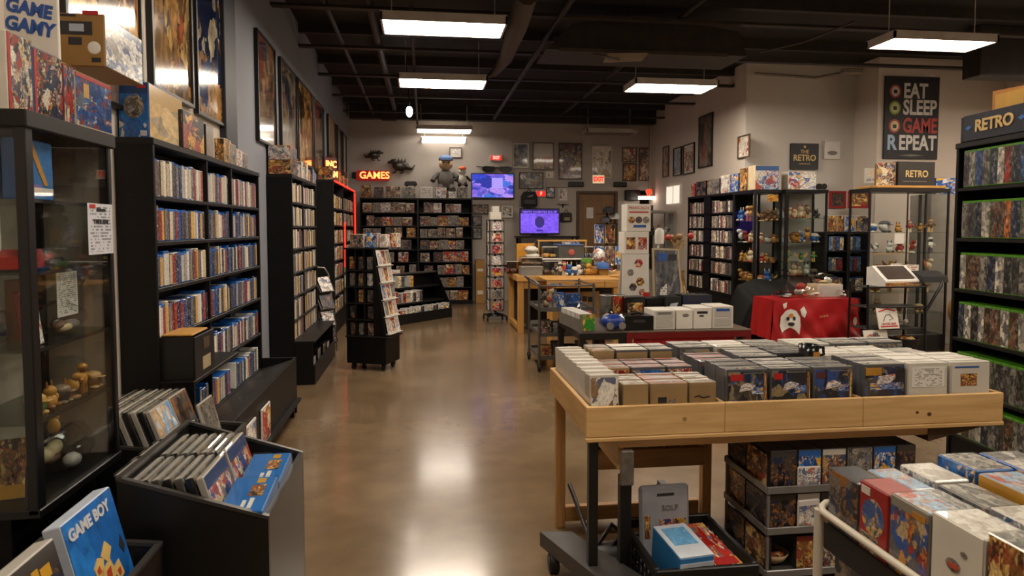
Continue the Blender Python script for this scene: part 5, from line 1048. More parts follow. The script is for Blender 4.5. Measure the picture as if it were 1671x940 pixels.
for z in (0.57, 0.755, 0.94, 1.125): part(K, 'niche_shelf', MB().box(0.018, kwt, 0.002, 0.129, z-0.008, z+0.008), BLK2)
part(K, 'top_board', MB().box(-0.015, kwt+0.04, -0.015, KD+0.01, kz1, kz1+0.02, 0, 0.004), BLK2)
PK = frame_at((ka.x, ka.y, 0), kang)
for r_, z in enumerate((kz0, 0.579, 0.764, 0.949, 1.134)):
    for c_ in range(3):
        if (r_, c_) in ((1, 1), (2, 0)): continue
        m = ['dark', 'gold', 'grey', 'dark', 'mix', 'gold', 'white'][(r_*3+c_*2) % 7]
        o = link('slim_game', boxmesh(0.10, 0.02, 0.145, ARTS[m], BLK), None, PK(0.018+kwt*0.335*c_+kwt*0.165, 0.05, z+0.001), (0, 0, kang)); tagobj(o, '%s boxed game, %s shelf from the bottom, %s niche of the wheeled kiosk' % (ART_L[m], ordw(r_+1), ('left', 'middle', 'right')[c_]), 'boxed game', 'games in the kiosk niches')
# magazine racks on the sloping right side: five tiers of white magazines
sl = math.atan2(kw-kwt-0.02, kz1-kz0); nx = frame_at((ka.x, ka.y, 0), kang)
for r_ in range(5):
    z = kz0+0.03+r_*0.19; xs = kw-(z-kz0)*math.tan(sl)
    part(K, 'rack_ledge', MB().box(xs-0.01, xs+0.05, 0.02, KD-0.01, z-0.012, z-0.002, 0, 0.002), mat('white_rack', '#b9b4aa', 0.4))
    for c_ in range(3):
        y = 0.03+(KD-0.04)/3*(c_+0.5); m = (['white', 'red', 'white'], ['grey', 'gold', 'white'], ['blue', 'red', 'grey'], ['white', 'gold', 'white'], ['white', 'red', 'grey'])[r_][c_]
        p = nx(xs+0.022, y, z)
        mg = thing('magazine', '%s magazine, %s tier from the bottom, %s column on the kiosk rack' % (ART_L[m], ordw(r_+1), ('front', 'middle', 'rear')[c_]), 'magazine', p, 0, 'magazines on the kiosk rack', rot=(Matrix.Rotation(kang+PI/2, 3, 'Z') @ Matrix.Rotation(-sl-0.06, 3, 'X')).to_euler())
        w = (KD-0.05)/3
        part(mg, 'pages', MB().box(-w/2, w/2, 0, 0.006, 0, 0.175, 0, 0.001), WHT); part(mg, 'cover', MB().box(-w/2+0.012, w/2-0.012, -0.0015, 0.0005, 0.014, 0.16), ARTS_B.get(m, ARTS[m]))
for lb, x, w, h, m, y in (('colourful toy box, left on top of the wheeled kiosk', 0.10, 0.17, 0.15, 'mix', 0.08), ('black and blue box, second from the left on the wheeled kiosk', 0.28, 0.13, 0.17, 'blue', 0.08), ('white box with rounded top, third on the wheeled kiosk', 0.40, 0.08, 0.15, 'white', 0.12), ('red and white box at the right end on the wheeled kiosk', 0.46, 0.08, 0.16, 'red', 0.28)):
    carton(lb, 'boxed toy', w, 0.1, h, PK(x, y, kz1+0.02), kang, ARTS[m], BLK if m in ('blue',) else CRM, sidepanel=ARTS['white'])
# ================================================================== narrow card spinner
sp = atZ(808, 521, 0)
t = thing('card_spinner', 'tall narrow black wire spinner of carded toys near the back', 'spinner rack', (sp.x, sp.y, 0), 0.12)
part(t, 'base_plate', MB().lathe([(0.17, 0.07), (0.17, 0.09), (0.03, 0.13)], n=16), BLKM); part(t, 'pole', MB().tube([(0, 0, 0.1), (0, 0, 1.74)], 0.02, 10), BLKM)
for k in range(4):
    a = PI/4+k*PI/2; c = part(t, 'caster_arm', MB().tube([(0.1*math.cos(a), 0.1*math.sin(a), 0.09), (0.24*math.cos(a), 0.24*math.sin(a), 0.07)], 0.014, 8), BLKM); part(c, 'caster', MB().tube([(0.24*math.cos(a)-0.012, 0.24*math.sin(a), 0.03), (0.24*math.cos(a)+0.012, 0.24*math.sin(a), 0.03)], 0.03, 12), RUB)
for sx in (-0.125, 0.125):
    for sy in (-0.13, 0.13): part(t, 'frame_post', MB().tube([(sx, sy, 0.16), (sx, sy, 1.74)], 0.008, 6), BLKM)
for k in range(9): part(t, 'frame_ring', MB().tube([(-0.125, -0.13, 0.16+k*0.197), (0.125, -0.13, 0.16+k*0.197), (0.125, 0.13, 0.16+k*0.197), (-0.125, 0.13, 0.16+k*0.197), (-0.125, -0.13, 0.16+k*0.197)], 0.006, 6), BLKM)
PS_ = frame_at((sp.x, sp.y, 0), 0.12)
for r_ in range(8):
    z = 0.175+r_*0.197; m = ('red', 'grey', 'red', 'red', 'white', 'red', 'red', 'white')[r_]
    for s_, (dx, dy, rz) in enumerate(((0, -0.128, 0), (0.135, 0, PI/2), (-0.135, 0, -PI/2))):
        mm = m if s_ == 0 else ('white', 'grey')[(r_+s_) % 2]
        o = link('carded_toy', boxmesh(0.17 if s_ == 0 else 0.12, 0.015, 0.15, ARTS[mm], WHT), None, PS_(dx, dy, z), (0, 0, 0.12+rz)); tagobj(o, '%s carded toy, %s from the bottom, %s side of the narrow spinner' % (ART_L[mm], ordw(r_+1), ('front', 'right', 'left')[s_]), 'carded toy', 'carded toys on the narrow spinner')
for i, (w, z, h) in enumerate(((0.2, 1.745, 0.13), (0.12, 1.876, 0.1))):
    carton(('wide white box on top of the narrow card spinner', 'small white box topmost on the narrow card spinner')[i], 'box', w, 0.12, h, PS_(0, -0.06, z), 0.12, WHT, WHT, name='box')
# ================================================================== wooden counter in the middle
c0 = atZ(850, 545, 0); cyf = c0.y; cx0 = c0.x-0.06; ctz = atD(847, 450, (c0-CAM).dot(FW)).z
cx1 = atY(1018, 450, cyf).x+0.25; cyb = cyf+1.25
T_ = thing('wooden_counter', 'pale pine counter with open legs in the middle of the shop', 'counter', (cx0, cyf, 0)); CWd = cx1-cx0
part(T_, 'counter_top', MB().box(0, CWd, 0, 1.25, ctz-0.085, ctz, 0, 0.006), mat('golden_pine', '#c08f4c', 0.45, var=0.12, scale=3))
GP = wood('golden_pine_leg', '#b5833f', '#cb9a55', axis='z', knots=False); GPX = wood('golden_pine_rail', '#b5833f', '#cb9a55', axis='x', knots=False)
for (x, y) in ((0.02, 0.03), (0.02, 1.13), (CWd-0.11, 0.03), (CWd-0.11, 1.13)): part(T_, 'leg', MB().box(x, x+0.09, y, y+0.09, 0, ctz-0.086, 0, 0.004), GP)
part(T_, 'low_rail', MB().box(0.03, 0.10, 0.125, 1.125, 0.02, 0.10, 0, 0.004), GPX); part(T_, 'back_board', MB().box(0.115, CWd-0.115, 1.14, 1.16, 0.05, ctz-0.09), mat('dark_back', '#3a2c1e', 0.6)); part(T_, 'inner_board', MB().box(0.18, 0.20, 0.13, 1.12, 0.1, ctz-0.09), mat('dark_back', '#3a2c1e', 0.6))
part(T_, 'front_rail', MB().box(0.115, CWd-0.115, 0.05, 0.08, ctz-0.20, ctz-0.086, 0, 0.004), GPX)
cart_pan = thing('cardboard_sheet', 'tan cardboard panel standing under the front of the pine counter', 'cardboard', (cx0+0.55, cyf+0.10, 0)); part(cart_pan, 'sheet', MB().box(0, 0.75, 0, 0.02, 0, 0.62, 0, 0.004), mat('tan_cardboard', '#a5814e', 0.7)); part(cart_pan, 'dark_print', MB().box(0.4, 0.46, -0.003, -0.001, 0.46, 0.55).box(0.48, 0.55, -0.003, -0.001, 0.47, 0.55).box(0.57, 0.64, -0.003, -0.001, 0.46, 0.54), INK)
# projecting bench with a drawer
bz1 = atD(941, 456, 9.45); by_ = atD(941, 465, 9.45).y; bx0 = atY(892, 460, by_).x; bx1 = atY(1012, 460, by_).x
T2 = thing('drawer_bench', 'pine bench with a knobbed drawer front before the wooden counter', 'bench', (bx0, by_, 0)); bwid = bx1-bx0; bzt = bz1.z
part(T2, 'bench_top', MB().box(0, bwid, 0, cyf-by_-0.03, bzt-0.02, bzt, 0, 0.004), mat('golden_pine', '#c08f4c', 0.45)); part(T2, 'drawer_front', MB().box(0.0, bwid*0.78, -0.012, 0.01, bzt-0.115, bzt-0.022, 0, 0.004), GPX); part(T2, 'right_front', MB().box(bwid*0.79, bwid, -0.006, 0.01, bzt-0.12, bzt-0.022, 0, 0.004), GPX)
part(T2, 'oval_knob', MB().ball((bwid*0.42, -0.014, bzt-0.065), (0.045, 0.02, 0.024), 0, 16, 8), mat('dark_knot', '#4a3018', 0.5))
for k in range(2): part(T2, 'blue_label', MB().box(0.03+k*0.1, 0.115+k*0.1, -0.014, -0.012, bzt-0.09, bzt-0.05), ARTS['blue'])
for x in (0.02, bwid-0.09): part(T2, 'leg', MB().box(x, x+0.07, 0.012, 0.082, 0, bzt-0.121, 0, 0.004), GP)
# goods along the counter
def onc(px, dy=0.1, z=None): p = atY(px, 440, cyf+dy); return (p.x, cyf+dy, (ctz if z is None else z)+0.001)
def ctw(a, b_, dy): return atY(b_, 440, cyf+dy).x-atY(a, 440, cyf+dy).x
def tub(label, a, b_, dy, d, h, lid=None, z=None, fillc=None, cat='storage tub', body=None):
    w = ctw(a, b_, dy); x, y, zz = onc((a+b_)/2, dy, z); t = thing('storage_tub', label, cat, (x, y, zz), 0)
    b = MB(); e = 0.006; b.box(-w/2, w/2, 0, e, 0, h); b.box(-w/2, w/2, d-e, d, 0, h); b.box(-w/2, -w/2+e, e, d-e, 0, h); b.box(w/2-e, w/2, e, d-e, 0, h); b.box(-w/2+e, w/2-e, e, d-e, 0, e)
    part(t, 'tub_body', b, body or CLR); part(t, 'rim', MB().box(-w/2-0.008, w/2+0.008, -0.008, d+0.008, h-0.001, h+0.012, 0, 0.004) if lid else MB().box(-w/2-0.008, w/2+0.008, -0.008, 0.004, h-0.012, h+0.002, 0, 0.003), lid or mat('milky_plastic', '#b9b5ad', 0.4))
    if fillc:
        r = random.Random(len(label)+int(a))
        for i in range(6): part(t, 'toy', MB().ball((0, 0, 0), (w*r.uniform(0.08, 0.13), d*0.12, h*r.uniform(0.12, 0.2)), 0, 10, 6), mat('toy_'+fillc[i % len(fillc)], PAL[fillc[i % len(fillc)]], 0.45), (-w*0.38+w*0.15*i, d*r.uniform(0.2, 0.5), h*0.22))
    return t
tub('translucent white bin at the left corner of the pine counter', 827, 849, 0.5, 0.35, 0.2, fillc=['white', 'red', 'white', 'cream'], body=glass('milky_film', '#d8cfc8', 1.2))
tub('grey bin with curved pale goods at the front left of the pine counter', 851, 885, 0.02, 0.3, 0.14, fillc=['silver', 'white', 'red', 'silver', 'dark grey'], body=mat('grey_bin', '#8a8680', 0.4))
tub('grey bin stacked upon the curved-goods bin on the pine counter', 851, 885, 0.05, 0.28, 0.12, z=ctz+0.156, fillc=['white', 'silver', 'cream'], body=glass('milky_film', '#d8cfc8', 1.2))
tub('clear bin of grey and red toys in the middle of the pine counter', 888, 917, 0.06, 0.35, 0.22, fillc=['grey', 'red', 'dark grey', 'silver'])
t = tub('long clear tub with a blue lid on top of the pine counter goods', 912, 953, 0.30, 0.4, 0.20, lid=mat('blue_lid', '#3f5f9a', 0.4), z=ctz+0.25, fillc=['red', 'dark grey', 'black'], body=mat('smoky_tub', '#55534f', 0.3))
part(t, 'red_emblem', MB().ball((0, -0.004, 0.09), (0.05, 0.004, 0.05), 0, 14, 8), mat('pale_red_ink', '#b5564a', 0.5))
tub('clear tub of orange toys left of the blue-lidded tub', 886, 909, 0.30, 0.4, 0.18, z=ctz+0.25, fillc=['orange', 'yellow', 'cream'])
tub('clear tub with a blue label right of the blue-lidded tub', 954, 967, 0.30, 0.4, 0.18, z=ctz+0.25, fillc=['blue', 'white'])
t = thing('plank_shelf', 'thin pale shelf board raised over the middle of the pine counter', 'shelf', onc(927, 0.27)); w = ctw(884, 968, 0.27)
part(t, 'board', MB().box(-w/2, w/2, 0, 0.45, 0.225, 0.247, 0, 0.004), WHP)
for s in (-1, 1): part(t, 'end_support', MB().box(s*w/2-0.012*(s+1), s*w/2+0.012*(1-s), 0.0, 0.44, 0, 0.224), CLR)
part(t, 'top_rail', MB().box(-w/2, w/2, 0.43, 0.45, 0.5, 0.53, 0, 0.004), mat('golden_pine', '#c08f4c', 0.45)); 
for s in (-1, 1): part(t, 'rail_post', MB().box(s*(w/2-0.02)-0.01, s*(w/2-0.02)+0.01, 0.43, 0.45, 0.248, 0.5), mat('golden_pine', '#c08f4c', 0.45))
for i, (px, c, k, s_) in enumerate(((907, 'dark', 1, 1.5), (914, 'white', 1, 1.6), (921, 'red', 1, 1.7), (929, 'blue', 0, 1.7), (937, 'blue', 3, 1.6), (944, 'white', 0, 1.6), (951, 'dark', 1, 1.6), (960, 'golden', 0, 1.8), (968, 'golden', 3, 1.7))):
    figurine(c, k, onc(px, 0.03), 'front of the pine counter, %s from left' % ordw(i+1), 0, s_, group='figurines along the pine counter')
o = thing('yellow_folder_board', 'bright yellow card board standing at the left rear of the pine counter', 'board', onc(858, 0.75)); w = ctw(843, 873, 0.75); part(o, 'board', MB().box(-w/2, w/2, 0, 0.04, 0, 0.47, 0, 0.01), mat('yellow_board', '#c48a2c', 0.6)); part(o, 'red_print', MB().box(-w*0.1, w*0.4, -0.003, -0.001, 0.36, 0.41), REDC)
t = thing('folded_bags', 'heap of crumpled white bags over the grey bins on the pine counter', 'bags', onc(868, 0.55, ctz+0.0)); r = random.Random(5)
for i in range(4): 
    b = MB().ball((0, 0, 0), (0.14-0.012*i, 0.14, 0.06), 0, 14, 8); b.v = [(x*(1+r.uniform(-0.15, 0.15)), y*(1+r.uniform(-0.15, 0.15)), z*(1+r.uniform(-0.2, 0.2))) for x, y, z in b.v]; part(t, 'bag', b, mat('white_bag', '#cfc9be', 0.5), (0.01*(-1)**i, 0.0, 0.06+0.105*i))
t = thing('white_helmet_toy', 'round white and blue toy at the right end on the pine counter', 'toy', onc(977, 0.3)); part(t, 'shell', MB().ball((0, 0, 0.29), (0.1, 0.1, 0.11), 0, 16, 10), ARTS['white']); part(t, 'stand', MB().lathe([(0.09, 0), (0.08, 0.02), (0.03, 0.05), (0.03, 0.2)], n=14), WHP)
t = thing('blue_cap', 'blue cap lying on a golden toy at the right of the pine counter', 'cap', onc(983, 0.08)); part(t, 'crown', MB().lathe([(0.11, 0.1), (0.105, 0.15), (0.06, 0.19), (0.01, 0.2)], n=16), mat('cap_blue', '#3a5f9a', 0.8)); part(t, 'brim', MB().prism([(-0.09, -0.16), (0.09, -0.16), (0.1, -0.06), (-0.1, -0.06)], 0.098, 0.108, 'z'), mat('cap_blue', '#3a5f9a', 0.8)); part(t, 'head_form', MB().lathe([(0.1, 0), (0.1, 0.1)], n=14), mat('golden_felt', '#b58a42', 0.8))
bag('red and white bagged toys at the right end of the pine counter', onc(997, 0.12), (0.22, 0.2, 0.18), ['red', 'white', 'red', 'silver'])
t = thing('green_card', 'bright green card standing among the toys on the pine counter', 'card', onc(957, 0.20)); part(t, 'card', MB().prism([(-0.08, 0.02), (0.08, 0.02), (0.085, 0.25), (-0.08, 0.25)], 0, 0.006, 'y'), mat('green_card', '#5c9a2f', 0.5))
# behind the counter: dark bag, hat, small boxes
hy = cyf+1.15
t = thing('duffel_bag', 'large black bag lying at the rear edge of the pine counter', 'bag', onc(888, 1.0)); w = ctw(862, 914, 1.0)
part(t, 'bag_body', MB().ball((0, 0, 0.34), (w/2, 0.16, 0.14), 0, 20, 10), mat('black_nylon', '#141416', 0.6)); part(t, 'handle', MB().tube([(-0.15, 0, 0.46), (-0.1, 0, 0.54), (0.1, 0, 0.54), (0.15, 0, 0.46)], 0.014, 8), BLKM); part(t, 'stand_box', MB().box(-w/2+0.05, w/2-0.05, -0.12, 0.12, 0, 0.24, 0, 0.01), DKG)
t = thing('black_hat', 'round black hat on a small stand behind the blue boxes on the counter', 'hat', onc(931, 1.02)); part(t, 'crown', MB().lathe([(0.10, 0.36), (0.1, 0.42), (0.07, 0.48), (0.01, 0.5)], n=16), mat('black_felt', '#0e0e10', 0.9)); part(t, 'brim', MB().lathe([(0.15, 0.35), (0.15, 0.36)], n=18), mat('black_felt', '#0e0e10', 0.9)); part(t, 'stand', MB().lathe([(0.07, 0), (0.02, 0.02), (0.02, 0.36)], n=10), BLKM)
for i, (a, b_, m) in enumerate(((919, 931, 'white'), (932, 945, 'blue'))):
    w = ctw(a, b_, 0.75); carton(('small white boxed game high at the rear of the pine counter', 'small blue boxed game high at the rear of the pine counter')[i], 'boxed game', w, 0.1, 0.125, onc((a+b_)/2, 0.78, ctz+0.4), 0, ARTS[m], WHT)
t = thing('display_riser', 'dark riser box at the rear of the pine counter under two small boxes', 'riser', onc(932, 0.76)); part(t, 'riser_body', MB().box(-0.16, 0.16, 0, 0.16, 0, 0.4, 0, 0.004), DKG)
# ================================================================== grey utility cart
k0 = atZ(884, 606, 0); k1 = atZ(862, 586, 0); ky0 = k0.y; kx0 = k0.x-0.03; kx1 = kx0+0.62; ky1 = ky0+0.72
t = CT = thing('utility_cart', 'grey wheeled utility cart with four shelves beside the black table', 'cart', (kx0, ky0, 0))
KS = mat('cart_steel', '#6f6c68', 0.35, 0.7); kw_, kd_ = kx1-kx0, ky1-ky0
kz = [0.14, 0.40, 0.68]
for z in kz:
    part(CT, 'cart_tray', MB().box(0.012, kw_-0.012, 0.012, kd_-0.012, z-0.01, z, 0, 0.003), mat('cart_tray_grey', '#55524e', 0.4)); 
    part(CT, 'tray_lip', MB().box(0.01, kw_-0.01, 0, 0.01, z-0.012, z+0.035, 0, 0.002).box(0, 0.01, 0, kd_, z-0.012, z+0.035, 0, 0.002).box(kw_-0.01, kw_, 0, kd_, z-0.012, z+0.035, 0, 0.002).box(0.01, kw_-0.01, kd_-0.01, kd_, z-0.012, z+0.035, 0, 0.002), KS)
for x in (0.0, kw_):
    for y in (0.0, kd_):
        part(CT, 'post', MB().tube([(x, y, 0.08), (x, y, 0.98)], 0.014, 10), KS); c = part(CT, 'caster', MB().tube([(x-0.014, y, 0.04), (x+0.014, y, 0.04)], 0.04, 14), RUB); part(c, 'caster_fork', MB().box(x-0.022, x+0.022, y-0.015, y+0.03, 0.035, 0.082, 0, 0.004), BLKM)
part(CT, 'top_frame', MB().tube([(0, 0, 0.955), (kw_, 0, 0.955), (kw_, kd_, 0.955), (0, kd_, 0.955), (0, 0, 0.955)], 0.009, 8), KS)
part(CT, 'push_handle', MB().tube([(0, 0, 0.97), (-0.06, 0.05, 1.02), (-0.06, kd_-0.05, 1.02), (0, kd_, 0.97)], 0.012, 8), KS)
CP = lambda x, y, z: (kx0+x, ky0+y, z+0.001)
t = thing('storage_tub', 'tall clear plastic tub of brown toys at the front corner of the cart', 'storage tub', CP(0.13, 0.10, kz[2])); part(t, 'tub_body', MB().box(-0.09, 0.09, 0, 0.006, 0, 0.26).box(-0.09, 0.09, 0.154, 0.16, 0, 0.26).box(-0.09, -0.084, 0.006, 0.154, 0, 0.26).box(0.084, 0.09, 0.006, 0.154, 0, 0.26), CLR)
r = random.Random(3)
for i in range(7): part(t, 'toy', MB().ball((0, 0, 0), (0.035, 0.035, 0.03), 0, 10, 6), mat('toy_'+('brown', 'cream', 'red', 'dark grey')[i % 4], PAL[('brown', 'cream', 'red', 'dark grey')[i % 4]], 0.5), (r.uniform(-0.04, 0.04), 0.08+r.uniform(-0.03, 0.03), 0.035+0.035*i))
carton('blue boxed toy on the cart top behind the clear tub', 'boxed toy', 0.13, 0.08, 0.17, CP(0.28, 0.30, kz[2]), 0, ARTS['blue'], bb)
carton('second blue boxed toy further right on the cart top', 'boxed toy', 0.16, 0.08, 0.15, CP(0.46, 0.32, kz[2]), 0, art('navy_box', ['#1f3f73', '#2a4f86', '#1a335f', '#8a8f98'], 3), bb)
for r_, z in enumerate(kz[:2]):
    for i in range(4):
        m = ['gold', 'dark', 'mix', 'grey', 'white'][(i+r_*2) % 5]; o = link('boxed_game', boxmesh(0.12, 0.16, 0.13+0.03*((i+r_) % 2), ARTS[m], (CARD, DKG, BLK)[(i+r_) % 3]), None, CP(0.09+i*0.145, 0.06+0.05*(i % 2), z), (0, 0, 0)); tagobj(o, '%s boxed game, %s shelf up on the utility cart, %s from left' % (ART_L[m], ordw(r_+1), ordw(i+1)), 'boxed game', 'boxes on the utility cart')
# ================================================================== black and red low tables with goods
tz = 0.60
t0 = atZ(946, 543, tz); t1 = atZ(1024, 542, tz); t2 = atZ(1223, 536, tz); t3 = atZ(912, 520, tz)
ty0 = (t0.y+t1.y+t2.y)/3; tdp = t3.y-ty0+0.05
def lowtable(lb, x0, x1, m, mtop):
    t = thing('low_table', lb, 'table', (x0, ty0, 0)); w = x1-x0
    part(t, 'table_top', MB().box(0, w, 0, tdp, tz-0.015, tz, 0, 0.003), mtop); part(t, 'apron', MB().box(0, w, 0, 0.02, tz-0.075, tz-0.016, 0, 0.002).box(0, 0.02, 0.02, tdp-0.02, tz-0.075, tz-0.016, 0, 0.002).box(w-0.02, w, 0.02, tdp-0.02, tz-0.075, tz-0.016, 0, 0.002).box(0, w, tdp-0.02, tdp, tz-0.075, tz-0.016, 0, 0.002), m)
    for x in (0.001, w-0.061):
        for y in (0.001, tdp-0.061): part(t, 'leg', MB().box(x, x+0.06, y, y+0.06, 0, tz-0.076, 0, 0.003), m)
    return t
lowtable('low black table at the left, joined to the red table', t0.x, t1.x-0.003, mat('black_table_paint', '#141313', 0.35), mat('worn_grey_top', '#57504a', 0.35))
lowtable('low dark red table carrying white card boxes', t1.x, t2.x, mat('dark_red_table', '#6e1215', 0.35), mat('worn_brown_top', '#6a5a4c', 0.35))
# red fabric hanging under the red table
def cloth(nx_, nz_, fn, m, name='cloth'):
    vs = []; fs = []
    for j in range(nz_+1):
        for i in range(nx_+1): vs.append(fn(i/nx_, j/nz_))
    for j in range(nz_):
        for i in range(nx_): a = j*(nx_+1)+i; fs.append((a, a+1, a+nx_+2, a+nx_+1))
    b = MB(); b.add(vs, fs, 0, True); b2 = [(x, y+0.006, z) for x, y, z in vs]; b.add(b2, [f[::-1] for f in fs], 0, True); return b
wr_ = t2.x-t1.x
fab = mat('bright_red_fabric', '#b8262a', 0.75, var=0.25, scale=14)
solo('red_fabric', cloth(40, 8, lambda u, v: (0.09+u*(wr_-0.25), 0.03+0.012*math.sin(u*31)+0.008*math.sin(u*73+v*4), -v*(0.26+0.03*math.sin(u*9))), fab), fab, 'bright red fabric hanging below the top of the low red table', 'fabric', (t1.x, ty0+0.02, tz-0.08))
TT_ = lambda px, dy, z=tz: (atY(px, 500, ty0+dy).x, ty0+dy, z+0.001)
tw_ = lambda a, b_, dy: atY(b_, 500, ty0+dy).x-atY(a, 500, ty0+dy).x
def hgt(y, dy, z=tz): return atY(1000, y, ty0+dy).z-z
# case row in open box, green end
t = thing('case_box', 'open box of game cases with a green printed end on the black table', 'box', TT_(958, 0.04), 0.10); cwid = 0.15
part(t, 'end_panel', MB().box(-cwid/2, cwid/2, -0.008, 0.0, 0, 0.17, 0, 0.002), mat('grey_box_card', '#6a665f', 0.5)); part(t, 'green_print', MB().box(-cwid/2+0.03, cwid/2, -0.0105, -0.0082, 0.01, 0.165), art('green_print', ['#2f7a2a', '#3c8a33', '#c49a4a', '#2f7a2a', '#7a4a22'], 2.4)); part(t, 'side_panel', MB().box(-cwid/2, -cwid/2+0.006, 0, 0.66, 0, 0.12), mat('grey_box_card', '#6a665f', 0.5)); part(t, 'far_side', MB().box(cwid/2-0.006, cwid/2, 0, 0.66, 0, 0.12), mat('grey_box_card', '#6a665f', 0.5)); part(t, 'box_floor', MB().box(-cwid/2+0.006, cwid/2-0.006, 0, 0.66, 0, 0.004), mat('grey_box_card', '#6a665f', 0.5))
PB_ = frame_at(TT_(958, 0.04), 0.10)
for i in range(14):
    c = ['red', 'white', 'cream', 'black', 'brown', 'white', 'grey'][i % 7] if i > 2 else 'red'
    o = link('slim_case', casemesh('white', cwid-0.02, 0.165, 0.03, SPN), None, PB_(0, 0.01+i*0.044, 0.005), (-0.06, 0, 0.10), PAL[c]); tagobj(o, '%s slim case, %s from the green end in the open box on the black table' % (c, ordw(i+1)), 'slim case', 'slim cases in the green-ended box')
t = bag('shiny blue bagged toy beside the green-ended box on the black table', TT_(1000, 0.10), (0.26, 0.2, 0.17), ['blue', 'navy', 'red', 'white'])
part(t, 'blue_toy_body', MB().ball((0, 0, 0.085), (0.12, 0.085, 0.075), 0, 16, 10), mat('toy_royal_blue', '#1f3f9a', 0.3))
for s in (-1, 1): part(t, 'toy_wheel', MB().tube([(s*0.06+0.01, -0.10, 0.055), (s*0.06+0.01, -0.085, 0.055)], 0.035, 14), GRY)
t = bag('bag of silver round toys behind the blue bagged toy on the black table', TT_(992, 0.42), (0.28, 0.26, 0.2), ['silver', 'white', 'grey', 'red'])
t = bag('red, white and blue bagged helmet toy at the rear left of the black table', TT_(955, 0.75), (0.26, 0.2, 0.2), ['red', 'blue', 'white', 'red'])
for i, (px, m, lb) in enumerate(((990, GRY, 'silver tin can at the rear of the black table'), (1008, None, 'gold and red striped tin can beside the silver tin can'))):
    t = thing('tin_can', lb, 'can', TT_(px, 0.62)); part(t, 'can_body', MB().lathe([(0.075, 0), (0.075, 0.29)], n=24), m and SIL or art('striped_can', ['#b58a42', '#a3281f', '#d0a95c', '#3a2a1f'], 3)); part(t, 'rim', MB().lathe([(0.078, 0.285), (0.078, 0.297), (0.07, 0.297)], n=24), SIL)
def block(lb, a, b_, y0, dy, d, m, side, cat='box', name='card_box', **k): return carton(lb, cat, tw_(a, b_, dy), d, hgt(y0, dy), TT_((a+b_)/2, dy), 0, m, side, name=name, **k)
t = block('black plastic machine with a cable on top, left on the red table', 1020, 1067, 517, 0.06, 0.28, mat('black_machine', '#101012', 0.3), mat('black_machine', '#101012', 0.3), 'machine', 'games_machine'); h = hgt(517, 0.06)
part(t, 'front_slot', MB().box(-0.06, 0.06, -0.004, -0.001, h*0.55, h*0.75), DKG); part(t, 'cable', MB().tube([(-0.05, 0.1, h+0.01), (0.0, 0.05, h+0.03), (0.06, 0.1, h+0.015), (0.02, 0.16, h+0.02), (-0.04, 0.13, h+0.03)], 0.012, 8), BLKM)
cards = printed('card_edges', '#c9c5bc', '#8f8b84', 16, hx=0.4, dens=0.35)
for i, (a, b_, y0, lb) in enumerate(((1067, 1102, 508, 'grey lined card box, first of four in a row on the red table'), (1104, 1131, 508, 'white card box with a grey oval, second of four on the red table'), (1132, 1162, 505, 'white card box with two dark labels, third of four on the red table'), (1163, 1197, 503, 'white card box with a blue label, last of four on the red table'))):
    t = block(lb, a, b_, y0, 0.07, 0.30, cards if i in (0, 3) else WHT, WHT); h = hgt(y0, 0.07)
    if i == 1: part(t, 'oval_label', MB().ball((0.01, -0.001, h*0.72), (0.035, 0.004, 0.018), 0, 14, 8), GRY)
    elif i == 2: part(t, 'dark_label', MB().box(-0.06, 0.05, -0.003, -0.001, h*0.72, h*0.84), INK); part(t, 'small_label', MB().box(-0.035, 0.01, -0.003, -0.001, h*0.58, h*0.66), INK)
    else: part(t, 'blue_label', MB().box(-0.07, 0.07, -0.003, -0.001, h*0.78, h*0.9), INKB if i == 3 else GRY)
t = block('dark framed screen showing a gold picture at the back of the red table', 1020, 1053, 486, 0.46, 0.2, mat('black_machine', '#101012', 0.3), mat('black_machine', '#101012', 0.3), 'monitor', 'small_monitor'); h = hgt(486, 0.46); part(t, 'screen_picture', MB().box(-0.08, 0.08, -0.004, -0.001, h*0.25, h*0.8), ARTS['gold'])
t = block('black carton between the small screen and the pouch on the red table', 1054, 1085, 488, 0.50, 0.2, BLK, BLK); part(t, 'gold_print', MB().box(-0.07, 0.07, -0.004, -0.001, 0.12, 0.16), GOLD)
t = block('black pouch with a pale emblem at the back of the red table', 1086, 1112, 486, 0.46, 0.2, mat('black_nylon', '#141416', 0.7), mat('black_nylon', '#141416', 0.7), 'pouch', 'pouch'); part(t, 'pale_emblem', MB().prism([(-0.05, 0.16), (0.03, 0.17), (0.05, 0.22), (-0.03, 0.21)], -0.004, -0.001, 'y'), mat('pale_badge', '#c9cdd4', 0.4))
t = block('dark blue boxed machine at the right back of the red table', 1114, 1162, 484, 0.46, 0.22, mat('navy_print', '#1c2338', 0.35), BLK, 'boxed machine', 'boxed_machine'); part(t, 'clear_lid', MB().box(-0.16, 0.16, 0, 0.2, hgt(484, 0.46), hgt(484, 0.46)+0.015, 0, 0.004), CLR); part(t, 'grey_rule', MB().box(-0.14, 0.14, -0.003, -0.001, 0.08, 0.11), GRY)
